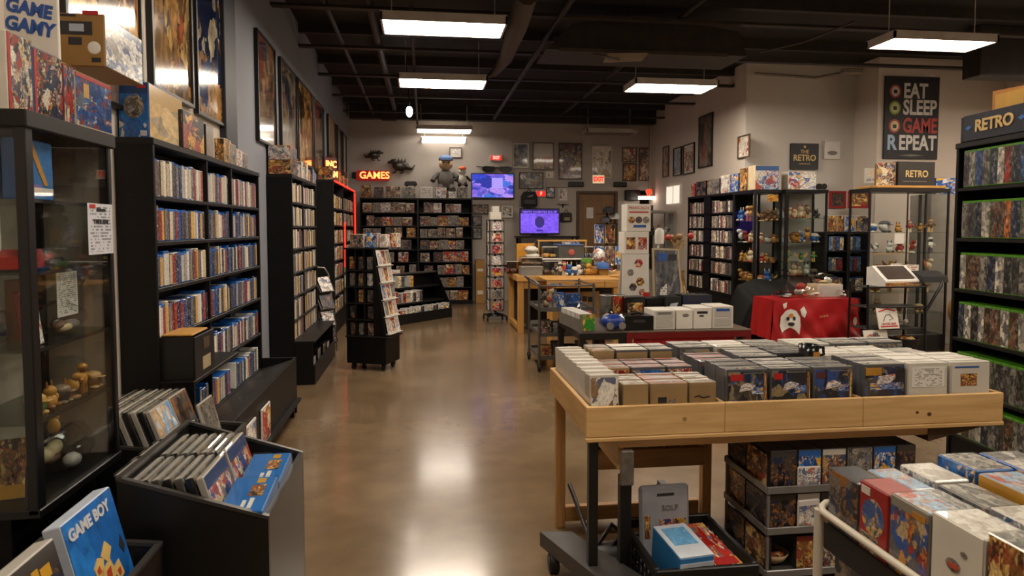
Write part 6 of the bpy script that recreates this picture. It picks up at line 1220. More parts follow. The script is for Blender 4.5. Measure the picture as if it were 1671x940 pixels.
# white display tower and boards behind
dyT = 0.80
t = thing('sandwich_board', 'white display board with scattered stickers behind the red table', 'board', TT_(1037, dyT)); w = tw_(1015, 1060, dyT); h = hgt(415, dyT)
part(t, 'front_board', MB().prism([(-w/2, 0), (w/2, 0), (w/2-0.01, h), (-w/2+0.01, h)], 0, 0.02, 'y'), WHT); part(t, 'rear_board', MB().prism([(0.02, h-0.02), (0.02, h), (0.22, 0), (0.2, 0)], -w/2, w/2, 'x'), WHT)
for (x, z, m, s_) in ((0.03, h*0.86, 'red', 0.05), (-0.06, h*0.72, 'grey', 0.04), (0.05, h*0.58, 'gold', 0.05), (-0.03, h*0.5, 'dark', 0.045), (0.07, h*0.42, 'red', 0.04)): part(t, 'sticker', MB().prism([(x+s_*math.cos(a*PI/3), z+s_*math.sin(a*PI/3)) for a in range(6)], -0.003, -0.001, 'y'), ARTS[m])
part(t, 'grey_pocket', MB().box(0.0, 0.14, -0.02, -0.001, h*0.08, h*0.36, 0, 0.004), mat('grey_pocket', '#5d5c5e', 0.3)); part(t, 'red_tag', MB().box(0.08, 0.15, -0.024, -0.021, h*0.32, h*0.42), REDC)
zt_ = tz+h+0.002; w2 = tw_(1018, 1058, dyT)
t = carton('white box with two game-pad pictures, middle of the white tower', 'boxed console', w2, 0.22, hgt(378, dyT)-h-0.004, TT_(1038, dyT, zt_), 0, WHT, WHT, name='boxed_console'); h2 = hgt(378, dyT)-h-0.004
for s in (-1, 1): part(t, 'pad_picture', MB().box(s*0.065-0.05, s*0.065+0.05, -0.003, -0.001, h2*0.2, h2*0.75, 0, 0.001), ARTS['gold' if s < 0 else 'red'])
zt2 = zt_+h2+0.003; h3 = hgt(333, dyT)-(zt2-tz); w3 = tw_(1022, 1061, dyT)
t = carton('white printed box topmost on the white tower behind the red table', 'boxed console', w3, 0.2, h3, TT_(1041, dyT, zt2), 0, WHT, WHT, name='boxed_console', sidepanel=ARTS['white'])
letters(t, 'MANCACH', REDC, 0.045, (0, -0.003, h3*0.86)); part(t, 'red_line', MB().box(-w3*0.4, w3*0.4, -0.003, -0.001, h3*0.68, h3*0.73), REDC); part(t, 'blue_line', MB().box(-w3*0.22, w3*0.3, -0.003, -0.001, h3*0.14, h3*0.24), INKB)
for k, m in enumerate(('gold', 'dark', 'grey')): part(t, 'round_picture', MB().tube([(-w3*0.3+k*w3*0.3, -0.004, h3*0.42), (-w3*0.3+k*w3*0.3, -0.001, h3*0.42)], w3*0.14, 16), ARTS[m])
t = thing('blister_display', 'grey blister display panel in a pale frame leaning right of the white tower', 'display panel', TT_(1090, dyT+0.02), 0, rot=(-0.10, 0.03, 0)); w = tw_(1066, 1113, dyT); h = hgt(406, dyT)
part(t, 'backing', MB().prism([(-w/2, 0), (w/2+0.02, 0), (w/2-0.04, h), (-w/2-0.02, h)], 0, 0.015, 'y'), mat('cream_frame', '#b9a68a', 0.5)); part(t, 'grey_blister', MB().prism([(-w/2+0.03, 0.02), (w/2-0.005, 0.02), (w/2-0.06, h-0.02), (-w/2+0.005, h-0.02)], -0.012, -0.001, 'y'), art('grey_blister', ['#5a5a5e', '#6c6b6e', '#4c4c50', '#7c7a78'], 2, rough=0.15)); part(t, 'white_leaflet', MB().prism([(-w/2+0.04, 0.03), (0.0, 0.03), (-0.02, h*0.5), (-0.09, h*0.42)], -0.016, -0.0125, 'y'), PAPER)
part(t, 'blue_badge', MB().box(-w/2+0.04, -0.02, -0.016, -0.0125, h*0.82, h*0.93, 0, 0.001), INKB); part(t, 'dark_badge', MB().box(0.0, w/2-0.07, -0.016, -0.0125, h*0.83, h*0.92, 0, 0.001), INK)
t = thing('magazine_bundle', 'bundle of gold-edged magazines leaning right of the grey display panel', 'magazines', TT_(1122, dyT+0.05))
for k in range(5): part(t, 'magazine', MB().prism([(-0.02+0.02*k, 0), (-0.005+0.02*k, 0), (-0.075+0.02*k, 0.42-0.03*k), (-0.09+0.02*k, 0.42-0.03*k)], 0, 0.22, 'y'), ARTS['gold'] if k % 2 else CRM)
t = thing('desk_lamp', 'white rounded desk lamp with thin stem behind the grey display panel', 'lamp', TT_(1072, dyT+0.28)); hl = hgt(372, dyT+0.28)
part(t, 'lamp_base', MB().lathe([(0.09, 0), (0.09, 0.02), (0.02, 0.03)], n=16), WHP); part(t, 'stem', MB().tube([(0, 0, 0.02), (0.0, 0, hl*0.75), (0.02, 0, hl*0.86)], 0.012, 8), WHP); part(t, 'lamp_shade', MB().lathe([(0.05, hl*0.82), (0.055, hl*0.9), (0.05, hl*0.97), (0.02, hl)], (0.02, 0, 0), 14), WHP)
# cap rack of hats and carded toys beyond the counter
p = atD(990, 410, 12.0)
t = thing('cap_rack', 'black wire rack of caps and carded blue toys left of the white tower', 'rack', (p.x, p.y, 0))
part(t, 'base_plate', MB().lathe([(0.22, 0), (0.22, 0.02), (0.03, 0.05)], n=16), BLKM); part(t, 'pole', MB().tube([(0, 0, 0.04), (0, 0, 1.95)], 0.018, 8), BLKM)
for k, z in enumerate((1.29, 1.67, 1.85)): part(t, 'peg_arm', MB().tube([(-0.2, -0.02, z), (0.2, -0.02, z)], 0.007, 6), BLKM)
zz0 = atD(992, 425, 9.15).z
for i, (dx, z, m) in enumerate(((-0.16, 0.95, 'blue'), (0.03, 0.95, 'mix'), (0.22, 0.95, 'blue'), (-0.16, 1.33, 'blue'), (0.04, 1.33, 'gold'))):
    o = link('carded_toy', boxmesh(0.17, 0.02, 0.33, ARTS[m], WHT), None, (p.x+dx, p.y-0.09, z), (0, 0, 0)); tagobj(o, '%s carded toy, %s from left, %s row of the cap rack' % (ART_L[m], ordw(i+1 if i < 3 else i-2), 'lower' if i < 3 else 'upper'), 'carded toy', 'carded toys on the cap rack')
for i, (dx, z, c) in enumerate(((-0.05, 1.70, 'dark'), (0.10, 1.76, 'silver'), (0.0, 1.87, 'black'))):
    t = thing('cap', '%s cap hung on the cap rack, %s from the top' % (c, ordw(3-i)), 'cap', (p.x+dx, p.y-0.1, z)); m = mat('cap_'+c, {'dark': '#3a3634', 'silver': '#8d8b88', 'black': '#101011'}[c], 0.8)
    part(t, 'crown', MB().lathe([(0.11, 0), (0.105, 0.06), (0.06, 0.1), (0.01, 0.11)], n=16), m); part(t, 'brim', MB().prism([(-0.09, -0.19), (0.09, -0.19), (0.11, -0.06), (-0.11, -0.06)], -0.004, 0.004, 'z'), m)
# ================================================================== right wall pictures
def ry(px): return atX(px, 300, RX).y
def rz_(px, py): return atX(px, py, RX).z
for lb, a, b_, y0, y1, m, fr, mw in (('narrow red and brown poster, first on the right wall from the back corner', 1083, 1092, 239, 289, PI_, FRT, 0), ('small blue sky picture in a black frame on the right wall', 1100, 1113, 241, 287, art('poster_sky', ['#4a7ab0', '#8ab0d0', '#c49a4a', '#a8743c', '#d0c4a8', '#3f5f8a'], 3, **pp), FRB, 0.03), ('small white and red picture in a black frame on the right wall', 1116, 1134, 235, 284, PI_, FRB, 0.04), ('tall dark poster hung highest on the right wall', 1141, 1163, 188, 273, art('poster_dark_tall', ['#3d3a36', '#55504a', '#6b6358', '#2c2a2a', '#8a4a40', '#7d7466'], 3, **pp), FRB, 0.0), ('small white picture with an orange emblem near the right wall corner', 1205, 1224, 221, 258, art('poster_orange_emblem', ['#d8d2c6', '#d0c9bc', '#b5622a', '#d8d2c6', '#9c3a2a', '#e0dbd0'], 2.6, **pp), FRT, 0.0)):
    ya, yb_ = ry(a), ry(b_); zc = rz_((a+b_)/2, (y0+y1)/2); hh = rz_((a+b_)/2, y0)-rz_((a+b_)/2, y1)
    poster(lb, ya, yb_, zc-hh/2, zc+hh/2, m, 'r', RX, fr, 0.02, dep=0.03, matw=mw)
def fx(px, y=FY): return atY(px, 300, y).x
def fz(px, py, y=FY): return atY(px, py, y).z
NAVY = mat('navy_board', '#1d2027', 0.5)
x0, x1 = fx(1288), fx(1332); t = thing('framed_sign', 'dark square sign with gold RETRO lettering on the facing wall', 'sign', ((x0+x1)/2, FY-0.004, fz(1310, 276))); w = x1-x0; h = fz(1310, 235)-fz(1310, 276)
part(t, 'board', MB().box(-w/2, w/2, -0.03, 0, 0, h, 0, 0.004), NAVY); part(t, 'frame', MB().box(-w/2-0.006, -w/2+0.006, -0.035, 0, 0, h).box(w/2-0.006, w/2+0.006, -0.035, 0, 0, h).box(-w/2, w/2, -0.035, 0, h-0.006, h+0.006).box(-w/2, w/2, -0.035, 0, -0.006, 0.006), FRB)
letters(t, 'RETRO', mat('gold_letters', '#d8b878', 0.5), 0.135, (0, -0.032, h*0.43), bold=0.003, sx=0.92); letters(t, 'THE', GOLD, 0.08, (0, -0.032, h*0.68), bold=0.001); letters(t, 'GAMES ROOM', GOLD, 0.03, (0, -0.032, h*0.2)); part(t, 'gold_star', MB().prism([(0.03*math.cos(a*PI/5+PI/2)*(1 if a % 2 == 0 else 0.45), h*0.88+0.03*math.sin(a*PI/5+PI/2)*(1 if a % 2 == 0 else 0.45)) for a in range(10)], -0.032, -0.03, 'y'), GOLD)
x0, x1 = fx(1341), fx(1368); t = thing('white_picture', 'small white picture of a grey pad right of the dark RETRO sign', 'picture', ((x0+x1)/2, FY-0.004, fz(1354, 260))); w = x1-x0; h = fz(1354, 231)-fz(1354, 260)
part(t, 'canvas', MB().box(-w/2, w/2, -0.025, 0, 0, h, 0, 0.003), WHT); part(t, 'printed_pad', MB().ball((0.01, -0.025, h*0.35), (w*0.3, 0.004, h*0.12), 0, 16, 8), GRY); part(t, 'dark_stripe', MB().box(-w/2, -w/2+0.012, -0.027, -0.025, 0, h), GRY)
x0, x1 = fx(1376), fx(1403, FY-0.55); JY = FY-0.55
x0, x1 = atY(1378, 290, FY).x, atY(1391, 290, FY).x
x0 = jx+0.01; x1 = atY(1405, 290, JY).x
t = thing('white_picture', 'small white card with pale orange print at the wall corner', 'picture', ((x0+x1)/2+0.02, JY-0.004, fz(1390, 299, JY))); w = x1-x0+0.04; h = fz(1390, 274, JY)-fz(1390, 299, JY)
part(t, 'canvas', MB().box(-w/2, w/2, -0.02, 0, 0, h, 0, 0.003), WHT); part(t, 'orange_print', MB().box(-w*0.35, w*0.35, -0.022, -0.02, h*0.45, h*0.9), art('orange_pale_print', ['#d9c09a', '#d8d2c6', '#c99a5c', '#d8d2c6'], 5)); letters(t, 'JAR FL', INK, 0.05, (0, -0.022, h*0.22))
# big slogan board
x0, x1 = atY(1441, 200, JY).x, atY(1529, 200, JY).x; zb_ = fz(1485, 260, JY); zt2_ = fz(1485, 126, JY); w = x1-x0; h = zt2_-zb_
t = thing('slogan_board', 'large black EAT SLEEP GAME REPEAT board high on the right-hand wall', 'sign', ((x0+x1)/2, JY-0.004, zb_))
part(t, 'board', MB().box(-w/2, w/2, -0.03, 0, 0, h, 0, 0.004), mat('slate_board', '#23232a', 0.55))
LW = mat('grey_white_letters', '#e2dfda', 0.5); LR = mat('dull_red_letters', '#bb443c', 0.5)
for k, (s_, m, zc) in enumerate((('EAT', LW, 0.82), ('SLEEP', LW, 0.62), ('GAME', LR, 0.40), ('EPEAT', LW, 0.19))):
    me = text(s_, 0.31, 0.001, 0.009, 'LEFT', sx=0.74 if k != 2 else 0.70).copy(); me.materials.append(m); link('lettering', me, t, (-w*0.17 if k < 3 else -w*0.235, -0.033, h*zc))
me = text('R', 0.31, 0.001, 0.010, 'LEFT', sx=0.85).copy(); me.materials.append(mat('blue_white_letter', '#a8c4dc', 0.5)); link('lettering', me, t, (-w*0.45, -0.033, h*0.19))
for k, (zc, c1, c2) in enumerate(((0.82, '#a3463c', '#d8d2c8'), (0.62, '#8f9a3a', '#c9cf9a'), (0.40, '#b5523c', '#e0d0a8'))):
    bd = part(t, 'round_badge', MB().prism([(-w*0.32+0.095*math.cos(a*PI/8), h*zc+0.105*math.sin(a*PI/8)) for a in range(16)], -0.034, -0.03, 'y'), mat('badge_%d' % k, c1, 0.5)); part(bd, 'badge_ring', MB().prism([(-w*0.32+0.065*math.cos(a*PI/8), h*zc+0.075*math.sin(a*PI/8)) for a in range(16)], -0.037, -0.0341, 'y'), mat('badge_in_%d' % k, c2, 0.5)); part(bd, 'badge_mark', MB().box(-w*0.32-0.03, -w*0.32+0.03, -0.039, -0.0371, h*zc-0.035, h*zc+0.02), INK)
part(t, 'bottom_ornament', MB().prism([(-0.22, h*0.045), (0, h*0.06), (0.22, h*0.045), (0, h*0.03)], -0.034, -0.03, 'y'), GRY)
# ================================================================== right-hand bookcases and glass cases
QX = 4.72; qtop = 2.15
qa = atX(1122, 372, QX).y; qb = atX(1196, 372, QX).y; QW = qa-qb
qsh = [1.845, 1.60, 1.365, 1.11, 0.86, 0.57]
Q = bookcase('black bookcase of upright game cases along the right wall', (QX, qa), -PI/2, QW, RX-QX-0.01, qtop, qsh, [], cat='bookcase')
for a in (0.40, 0.52): part(Q, 'thick_divider', MB().box(QW*a-0.02, QW*a+0.02, 0.0, RX-QX-0.025, 0.05, qtop-0.036), BLK)
part(Q, 'divider_face', MB().box(QW*0.40+0.02, QW*0.52-0.02, 0.0, 0.012, 0.05, qtop-0.036), BLK)
for r_, z in enumerate(qsh):
    for k, (a, b_) in enumerate(((0.06, QW*0.36), (QW*0.55, QW-0.10))):
        fill('cartridge box', (QX+0.01, qa, z+0.001), -PI/2, a, b_, '%s shelf, %s bay, right wall bookcase' % (ordw(r_+1), ('far', 'near')[k]), 'cartridge boxes in the right wall bookcase', ['cream', 'white', 'grey', 'brown', 'dark grey', 'white', 'red', 'silver'], ['white', 'grey', 'black'], (0.05, 0.06), (0.18, 0.19, 0.2), 0.13, spine=SPNB, cat='cartridge box', side='far end')
for lb, a, b_, y0, m, sd in (('small red game box at the far end on the right wall bookcase', 1127, 1133, 300, 'red', RED), ('dark boxed game on the right wall bookcase, second from far end', 1135, 1151, 296, 'dark', BLK), ('dark grey boxed game on the right wall bookcase, third from far end', 1153, 1173, 293, 'grey', DKG), ('pale blue boxed game on the right wall bookcase, fourth from far end', 1175, 1189, 286, 'white', CRM), ('blue boxed game on the right wall bookcase, nearest the tall gold box', 1190, 1204, 284, 'blue', bb)):
    ya, yb_ = atX(a, 300, QX).y, atX(b_, 300, QX).y; h = atX((a+b_)/2, y0, QX).z-qtop
    carton(lb, 'boxed game', ya-yb_-0.01, 0.22, h, (QX+0.01, (ya+yb_)/2, qtop), -PI/2, ARTS[m], sd)
def glasscase(label, x0, x1, y0, y1, ztop, shelves, zb=0.25, frame=None, panes='fs', back=None, tt=0.03, backc=None, midpost=None):
    t = thing('glass_cabinet', label, 'display cabinet', (x0, y0, 0)); w = x1-x0; d = y1-y0; fm = frame or BF
    for x in (0, w-tt):
        for y in (0, d-tt): part(t, 'post', MB().box(x, x+tt, y, y+tt, 0.0, ztop-0.05, 0, 0.003), fm)
    part(t, 'top_cap', MB().box(-0.005, w+0.005, -0.005, d+0.005, ztop-0.05, ztop, 0, 0.004), fm); part(t, 'base', MB().box(tt, w-tt, 0.004, d-0.004, 0, zb, 0, 0.003), fm)
    part(t, 'front_pane', MB().box(tt+0.001, w-tt-0.001, 0.006, 0.010, zb+0.001, ztop-0.051), GLSC)
    part(t, 'left_pane', MB().box(0.006, 0.010, tt+0.001, d-tt-0.001, zb+0.001, ztop-0.051), GLSC); part(t, 'right_pane', MB().box(w-0.010, w-0.006, tt+0.001, d-tt-0.001, zb+0.001, ztop-0.051), GLSC)
    if back: part(t, 'back_panel', MB().box(tt+0.001, w-tt-0.001, d-0.010, d-0.006, zb+0.001, ztop-0.051), back)
    if midpost: part(t, 'door_edge', MB().box(midpost-0.008, midpost+0.008, -0.004, 0.005, zb, ztop-0.051), fm)
    for z in shelves: part(t, 'glass_shelf', MB().box(0.012, w-0.012, 0.012, d-0.012, z-0.008, z, 0, 0.001), GSH)
    return t
def toys(n, x0, x1, y, z, where, cols, smin=1.1, smax=1.7, seed=1, dy=0.0):
    r = random.Random(seed)
    for i in range(n):
        x = x0+(x1-x0)*(i+0.5)/n; figurine(r.choice(cols), r.randrange(4), (x+r.uniform(-0.01, 0.01), y+r.uniform(0, dy), z), '%s, %s' % (ordw(i+1)+' from left', where), r.uniform(-0.5, 0.5), r.uniform(smin, smax))
def toysY(n, x, ya, yb_, z, where, cols, smin=1.1, smax=1.7, seed=1):
    r = random.Random(seed)
    for i in range(n):
        y = ya+(yb_-ya)*(i+0.5)/n; figurine(r.choice(cols), r.randrange(4), (x+r.uniform(-0.01, 0.02), y, z), '%s from far end, %s' % (ordw(i+1), where), -PI/2+r.uniform(-0.5, 0.5), r.uniform(smin, smax))
# case one: at the corner
g1a, g1b = qb-0.004, atX(1231, 372, QX).y; g1x1 = atD(1275, 300, 9.75).x
g1x1 = max(g1x1, QX+0.3)
lit_back = mat('cabinet_back', '#8f857a', 0.6)
g1x1 = min(g1x1, 5.6)
g1sh = [1.70, 1.385, 1.09, 0.815]
g1y1 = min(g1a, FY-0.02)
G1c = glasscase('black glass cabinet of golden figurines at the wall corner', QX, g1x1, g1b, g1y1, qtop, g1sh, 0.45, panes='fs', midpost=None) if g1x1 < RX-0.01 or g1y1 < FY else None
gcols = ['golden', 'golden', 'brown', 'cream', 'red', 'golden', 'white', 'blue']
for r_, z in enumerate(g1sh+[0.452]):
    w = '%s shelf of the corner cabinet' % ordw(r_+1)
    toysY(3, QX+0.07, g1y1-0.08, g1b+0.16, z, w, gcols, 1.3, 2.0, 40+r_)
    toys(3, QX+0.12, g1x1-0.05, g1b+0.09, z, w+' front', gcols if r_ else ['dark', 'brown'], 1.0, 1.6, 50+r_)
solo('yellow_label', MB().box(0, 0.17, -0.004, 0, 0, 0.10), art('yellow_label_print', ['#c9962f', '#d9b45a', '#a8602a'], 4), 'yellow printed label on the front glass of the corner cabinet', 'label', (g1x1-0.24, g1b-0.001, 1.98))
tb = carton('tall blue and white printed box on the corner cabinet', 'boxed game', g1x1-QX-0.06, 0.22, atY(1245, 270, g1b+0.02).z-qtop, ((QX+g1x1)/2-0.02, g1b+0.02, qtop), 0, art('blue_white_print', ['#d8d4cc', '#3f6fae', '#d8d4cc', '#7d9cc4', '#b5564a', '#d8d4cc'], 3.4, banner='#3a68a8', bh=0.2), CRM)
letters(tb, 'Titanic Gitiva', INKB, 0.05, (0, -0.003, 0.1))
carton('tall gold pictured box on the corner cabinet, facing the aisle', 'boxed game', 0.24, 0.2, atY(1228, 271, g1b+0.02).z-qtop, (QX+0.01, g1b+0.38, qtop), -PI/2, ARTS['gold'], CARD)
# case two: pale tower
g2y = atD(1318, 372, 9.7).y; g2x0, g2x1 = atY(1281, 372, g2y).x, atY(1350, 372, g2y).x; g2sh = [1.74, 1.39, 1.11, 0.90]
glasscase('tall glass tower cabinet with glass shelves beside the corner cabinet', g2x0, g2x1, g2y, g2y+0.36, qtop, g2sh, 0.5, tt=0.028, back=mat('pale_cabinet_back', '#b8b2aa', 0.5))
part(bpy.data.objects['glass_cabinet.001'], 'dark_edge', MB().box(-0.004, 0.05, -0.004, -0.0005, 0.0, qtop-0.05), BF)
for r_, z in enumerate(g2sh+[0.502]): toys((5, 5, 3, 5, 4)[r_], 0.06+g2x0, g2x1-0.07, g2y+0.09, z, '%s shelf of the glass tower' % ordw(r_+1), [['brown', 'cream', 'dark'], ['golden', 'cream', 'blue', 'golden'], ['golden', 'white', 'green'], ['dark', 'white', 'cream'], ['white', 'brown']][r_], 1.2, 1.9, 60+r_, 0.08)
bxw = atY(1333, 290, g2y+0.06).x-atY(1288, 290, g2y+0.06).x
t = carton('white printed box with blue and red pictures on the glass tower', 'boxed game', bxw, 0.2, atY(1310, 280, g2y+0.06).z-qtop, ((g2x0+g2x1)/2-0.04, g2y+0.06, qtop), 0, art('white_blue_red_print', ['#d8d4cc', '#2f66ac', '#d8d4cc', '#b5362c', '#c99a4a', '#e2ded6'], 3), WHT)
t = thing('binoculars', 'black binoculars on the right end of the glass tower', 'binoculars', (g2x1-0.05, g2y+0.15, qtop)); 
for s in (-1, 1): part(t, 'barrel', MB().tube([(s*0.04, -0.07, 0.05), (s*0.035, 0.06, 0.05)], [0.045, 0.028], 12), BLKM)
part(t, 'bridge', MB().box(-0.035, 0.035, -0.02, 0.03, 0.03, 0.07, 0, 0.006), DKG)
# low shelf with red framed pictures
sy = JY-0.42; sx0, sx1 = atY(1349, 372, sy).x, atY(1419, 372, sy).x; sx0 = max(sx0, g2x1+0.03); SW = sx1-sx0
sx1 = min(sx1, 9); ssh = [1.27, 0.965, 0.66, 0.35]; stop_ = 1.545
S_ = bookcase('low black shelf of blue game cases under two red-framed pictures', (sx0, sy), 0, SW, 0.34, stop_, ssh, [(SW/2, 0.35, stop_-0.036)])
for r_, z in enumerate(ssh):
    for k, (a, b_) in enumerate(((0.03, SW/2-0.01), (SW/2+0.012, SW-0.03))):
        fill('card box', (sx0, sy+0.02, z+0.001), 0, a+0.02, b_-0.02, '%s row, %s half, low right shelf' % (ordw(r_+1), ('left', 'right')[k]), 'boxes on the low shelf at the right', ['pale blue', 'brown', 'blue', 'cream', 'white', 'blue', 'red'], ['blue', 'white', 'black'], (0.05, 0.06, 0.07), (0.2, 0.21), 0.13, spine=SPNB, cat='card box')
for i, (a, b_, m) in enumerate(((1351, 1366, 'gold'), (1366, 1378, 'gold'), (1379, 1395, 'blue'), (1396, 1417, 'mix'))):
    xa, xb = atY(a, 360, sy+0.08).x, atY(b_, 360, sy+0.08).x; carton('%s boxed game on top of the low right shelf, %s from left' % (ART_L[m] if i != 1 else 'second gold', ordw(i+1)), 'boxed game', xb-xa-0.005, 0.12, atY(1385, 352, sy+0.08).z-stop_, ((xa+xb)/2, sy+0.08, stop_), 0, ARTS[m], WHT)
for i, (a, b_, m) in enumerate(((1352, 1379, 'dark'), (1383, 1418, 'gold'))):
    yb_ = FY if i == 0 else JY
    xa, xb = atY(a, 320, yb_).x, atY(b_, 320, yb_).x
    poster(('red-framed dark picture above the low right shelf, left of two', 'red-framed gold portrait picture above the low right shelf, right of two')[i], xa, xb if i else min(xb, jx-0.03), fz(1380, 340, yb_), fz(1380, 312, yb_), ARTS[m], 'y', yb_, mat('red_picture_frame', '#9c1f22', 0.4), 0.035)
# case three: large glass cabinet at right
g3y = atD(1460, 372, 8.6).y; g3x0, g3x1 = atY(1418, 372, g3y).x, atY(1549, 372, g3y).x; g3sh = [1.545, 1.28, 1.03, 0.77, 0.5]
g3top = atY(1470, 307, g3y).z; g3t = glasscase('large glass cabinet of small toys at the right beside the red-clothed table', g3x0, g3x1, g3y, g3y+0.42, g3top, g3sh, 0.22, tt=0.025, midpost=(g3x1-g3x0)*0.47)
part(g3t, 'wooden_shelf_edge', MB().box(0.03, (g3x1-g3x0)*0.45, 0.011, 0.02, 1.268, 1.279), mat('golden_pine', '#c08f4c', 0.45))
part(g3t, 'side_fittings', MB().box(g3x1-g3x0-0.12, g3x1-g3x0-0.09, 0.38, 0.41, 0.25, g3top-0.06), mat('dark_rail', '#2a2a2c', 0.4))
for r_, z in enumerate(g3sh): toys((6, 5, 4, 4, 3)[r_], g3x0+0.08, g3x1-0.1, g3y+0.08, z, '%s shelf of the large cabinet' % ordw(r_+1), [['brown', 'golden', 'blue', 'red', 'white'], ['golden', 'red', 'blue', 'white'], ['golden', 'cream', 'brown'], ['golden', 'brown'], ['golden', 'brown']][r_], 1.1, 1.8, 80+r_, 0.1)
for lb, a, b_, y0, y1, m in (('small blank white price card on the large cabinet upper glass', 1459, 1475, 381, 398, WHT), ('white price card on the large cabinet, left of two', 1454, 1472, 430, 451, printed('price_card', '#dcd7cd', '#a3443a', 7, hx=4)), ('white price card on the large cabinet, right of two', 1477, 1500, 432, 455, printed('price_card', '#dcd7cd', '#a3443a', 7, hx=4))):
    xa, xb = atY(a, 400, g3y-0.003).x, atY(b_, 400, g3y-0.003).x; zb1, zt1 = atY(a, y1, g3y).z, atY(a, y0, g3y).z
    solo('price_card', MB().box(0, xb-xa, -0.003, 0, 0, zt1-zb1), m, lb, 'price card', (xa, g3y-0.005, zb1))
# wood board and RETRO box on top
wx0, wx1 = atY(1432, 300, g3y-0.02).x, atY(1546, 300, g3y-0.02).x
solo('wooden_board', MB().box(0, wx1-wx0, 0, 0.4, 0, 0.035, 0, 0.008), wood('orange_board', '#a9763a', '#c9964f', knots=False), 'orange wooden board lying on top of the large glass cabinet', 'board', (wx0, g3y, g3top))
xa, xb = atY(1464, 290, g3y+0.03).x, atY(1527, 290, g3y+0.03).x; hb = atY(1500, 264, g3y+0.03).z-g3top-0.036
t = carton('dark box with gold RETRO lettering on the wooden board atop the large cabinet', 'boxed game', xb-xa, 0.2, hb, ((xa+xb)/2, g3y+0.03, g3top+0.036), 0.06, mat('charcoal_print', '#2b2725', 0.4), mat('charcoal_print', '#2b2725', 0.4)); letters(t, 'RETRO', mat('gold_letters', '#d8b878', 0.5), 0.12, (0, -0.003, hb*0.48), bold=0.002, sx=0.9); part(t, 'lower_rule', MB().box(-0.2, 0.15, -0.003, -0.001, hb*0.16, hb*0.19), GRY)
carton('colourful boxed game set sideways left of the dark RETRO box', 'boxed game', 0.22, 0.16, hb*0.95, (atY(1448, 290, g3y+0.03).x, g3y+0.06, g3top+0.036), -0.5, ARTS['mix'], CARD)
carton('blue lidded box beside the tall green-case shelf, behind it', 'boxed game', 0.5, 0.2, 0.22, (g3x1+0.45, g3y+0.5, 2.06), 0, ARTS['blue'], bb)
solo('tall_cupboard', MB().box(0, 0.75, 0, 0.4, 0, 2.058, 0, 0.004), mat('grey_cupboard', '#8f877d', 0.5), 'grey tall cupboard behind the large glass cabinet at right', 'cupboard', (g3x1+0.1, g3y+0.45, 0))
# ================================================================== red-clothed table, black draped heap
rx0, rx1 = atD(1260, 480, 8.45).x, atD(1404, 480, 8.45).x; ryf = atD(1330, 480, 8.45).y; rtz = 0.70; rd = 0.5
t = thing('folding_table', 'table hidden under the red cloth at the right', 'table', ((rx0+rx1)/2, ryf+0.03, 0)); w = rx1-rx0
part(t, 'table_top', MB().box(-w/2+0.02, w/2-0.02, 0, rd-0.04, rtz-0.03, rtz, 0, 0.004), DKG)
for sx in (-1, 1):
    for yy_ in (0.05, rd-0.1): part(t, 'leg', MB().tube([(sx*(w/2-0.08), yy_, 0), (sx*(w/2-0.08), yy_, rtz-0.031)], 0.016, 8), BLKM)
RCL = mat('glossy_red_cloth', '#a3141a', 0.38, var=0.15, scale=6)
b = MB(); nu, nv = 64, 26
def fold(u, v):
    x = rx0-0.02+u*(w+0.04); drop = v*0.54
    sw = 0.03*v+0.05*max(0, math.sin(u*5.2-v*2.6))*v+0.03*math.sin(u*15+v*6)*v**0.7*(0.3+u)+0.016*math.sin(u*31-v*9)*v
    crease = 0.06*math.exp(-((u-0.62+0.2*v)*9)**2)*v - 0.05*math.exp(-((u-0.45-0.25*v)*11)**2)*v
    edge = 0.03*v*(u-0.5)*2
    return (x+edge, ryf-0.006-sw-crease, rtz+0.008-drop+0.03*v*math.sin(u*3.1+0.4)*0.8)
vs = [fold(i/nu, j/nv) for j in range(nv+1) for i in range(nu+1)]; fs = [(j*(nu+1)+i, j*(nu+1)+i+1, (j+1)*(nu+1)+i+1, (j+1)*(nu+1)+i) for j in range(nv) for i in range(nu)]
b.add(vs, [f[::-1] for f in fs], 0, True); b.add([(x, y+0.004, z) for x, y, z in vs], fs, 0, True)
b.box(rx0-0.02, rx1+0.02, ryf-0.006, ryf+rd, rtz+0.003, rtz+0.008)
for sx, q in ((-1, rx0-0.024), (1, rx1+0.024)):
    vs = [(q+sx*0.03*(j/10)*(1+0.5*math.sin(i*0.9)), ryf+rd*i/16, rtz+0.006-0.5*j/10) for j in range(11) for i in range(17)]; fs = [(j*17+i, j*17+i+1, (j+1)*17+i+1, (j+1)*17+i) for j in range(10) for i in range(16)]
    b.add(vs, fs if sx < 0 else [f[::-1] for f in fs], 0, True); b.add([(x-sx*0.004, y, z) for x, y, z in vs], fs[::-1] if sx > 0 else [f[::-1] for f in fs], 0, True)
cl = thing('tablecloth', 'shiny red cloth with a white animal emblem draped over the table at right', 'tablecloth', (0, 0, 0)); part(cl, 'cloth', b, RCL)
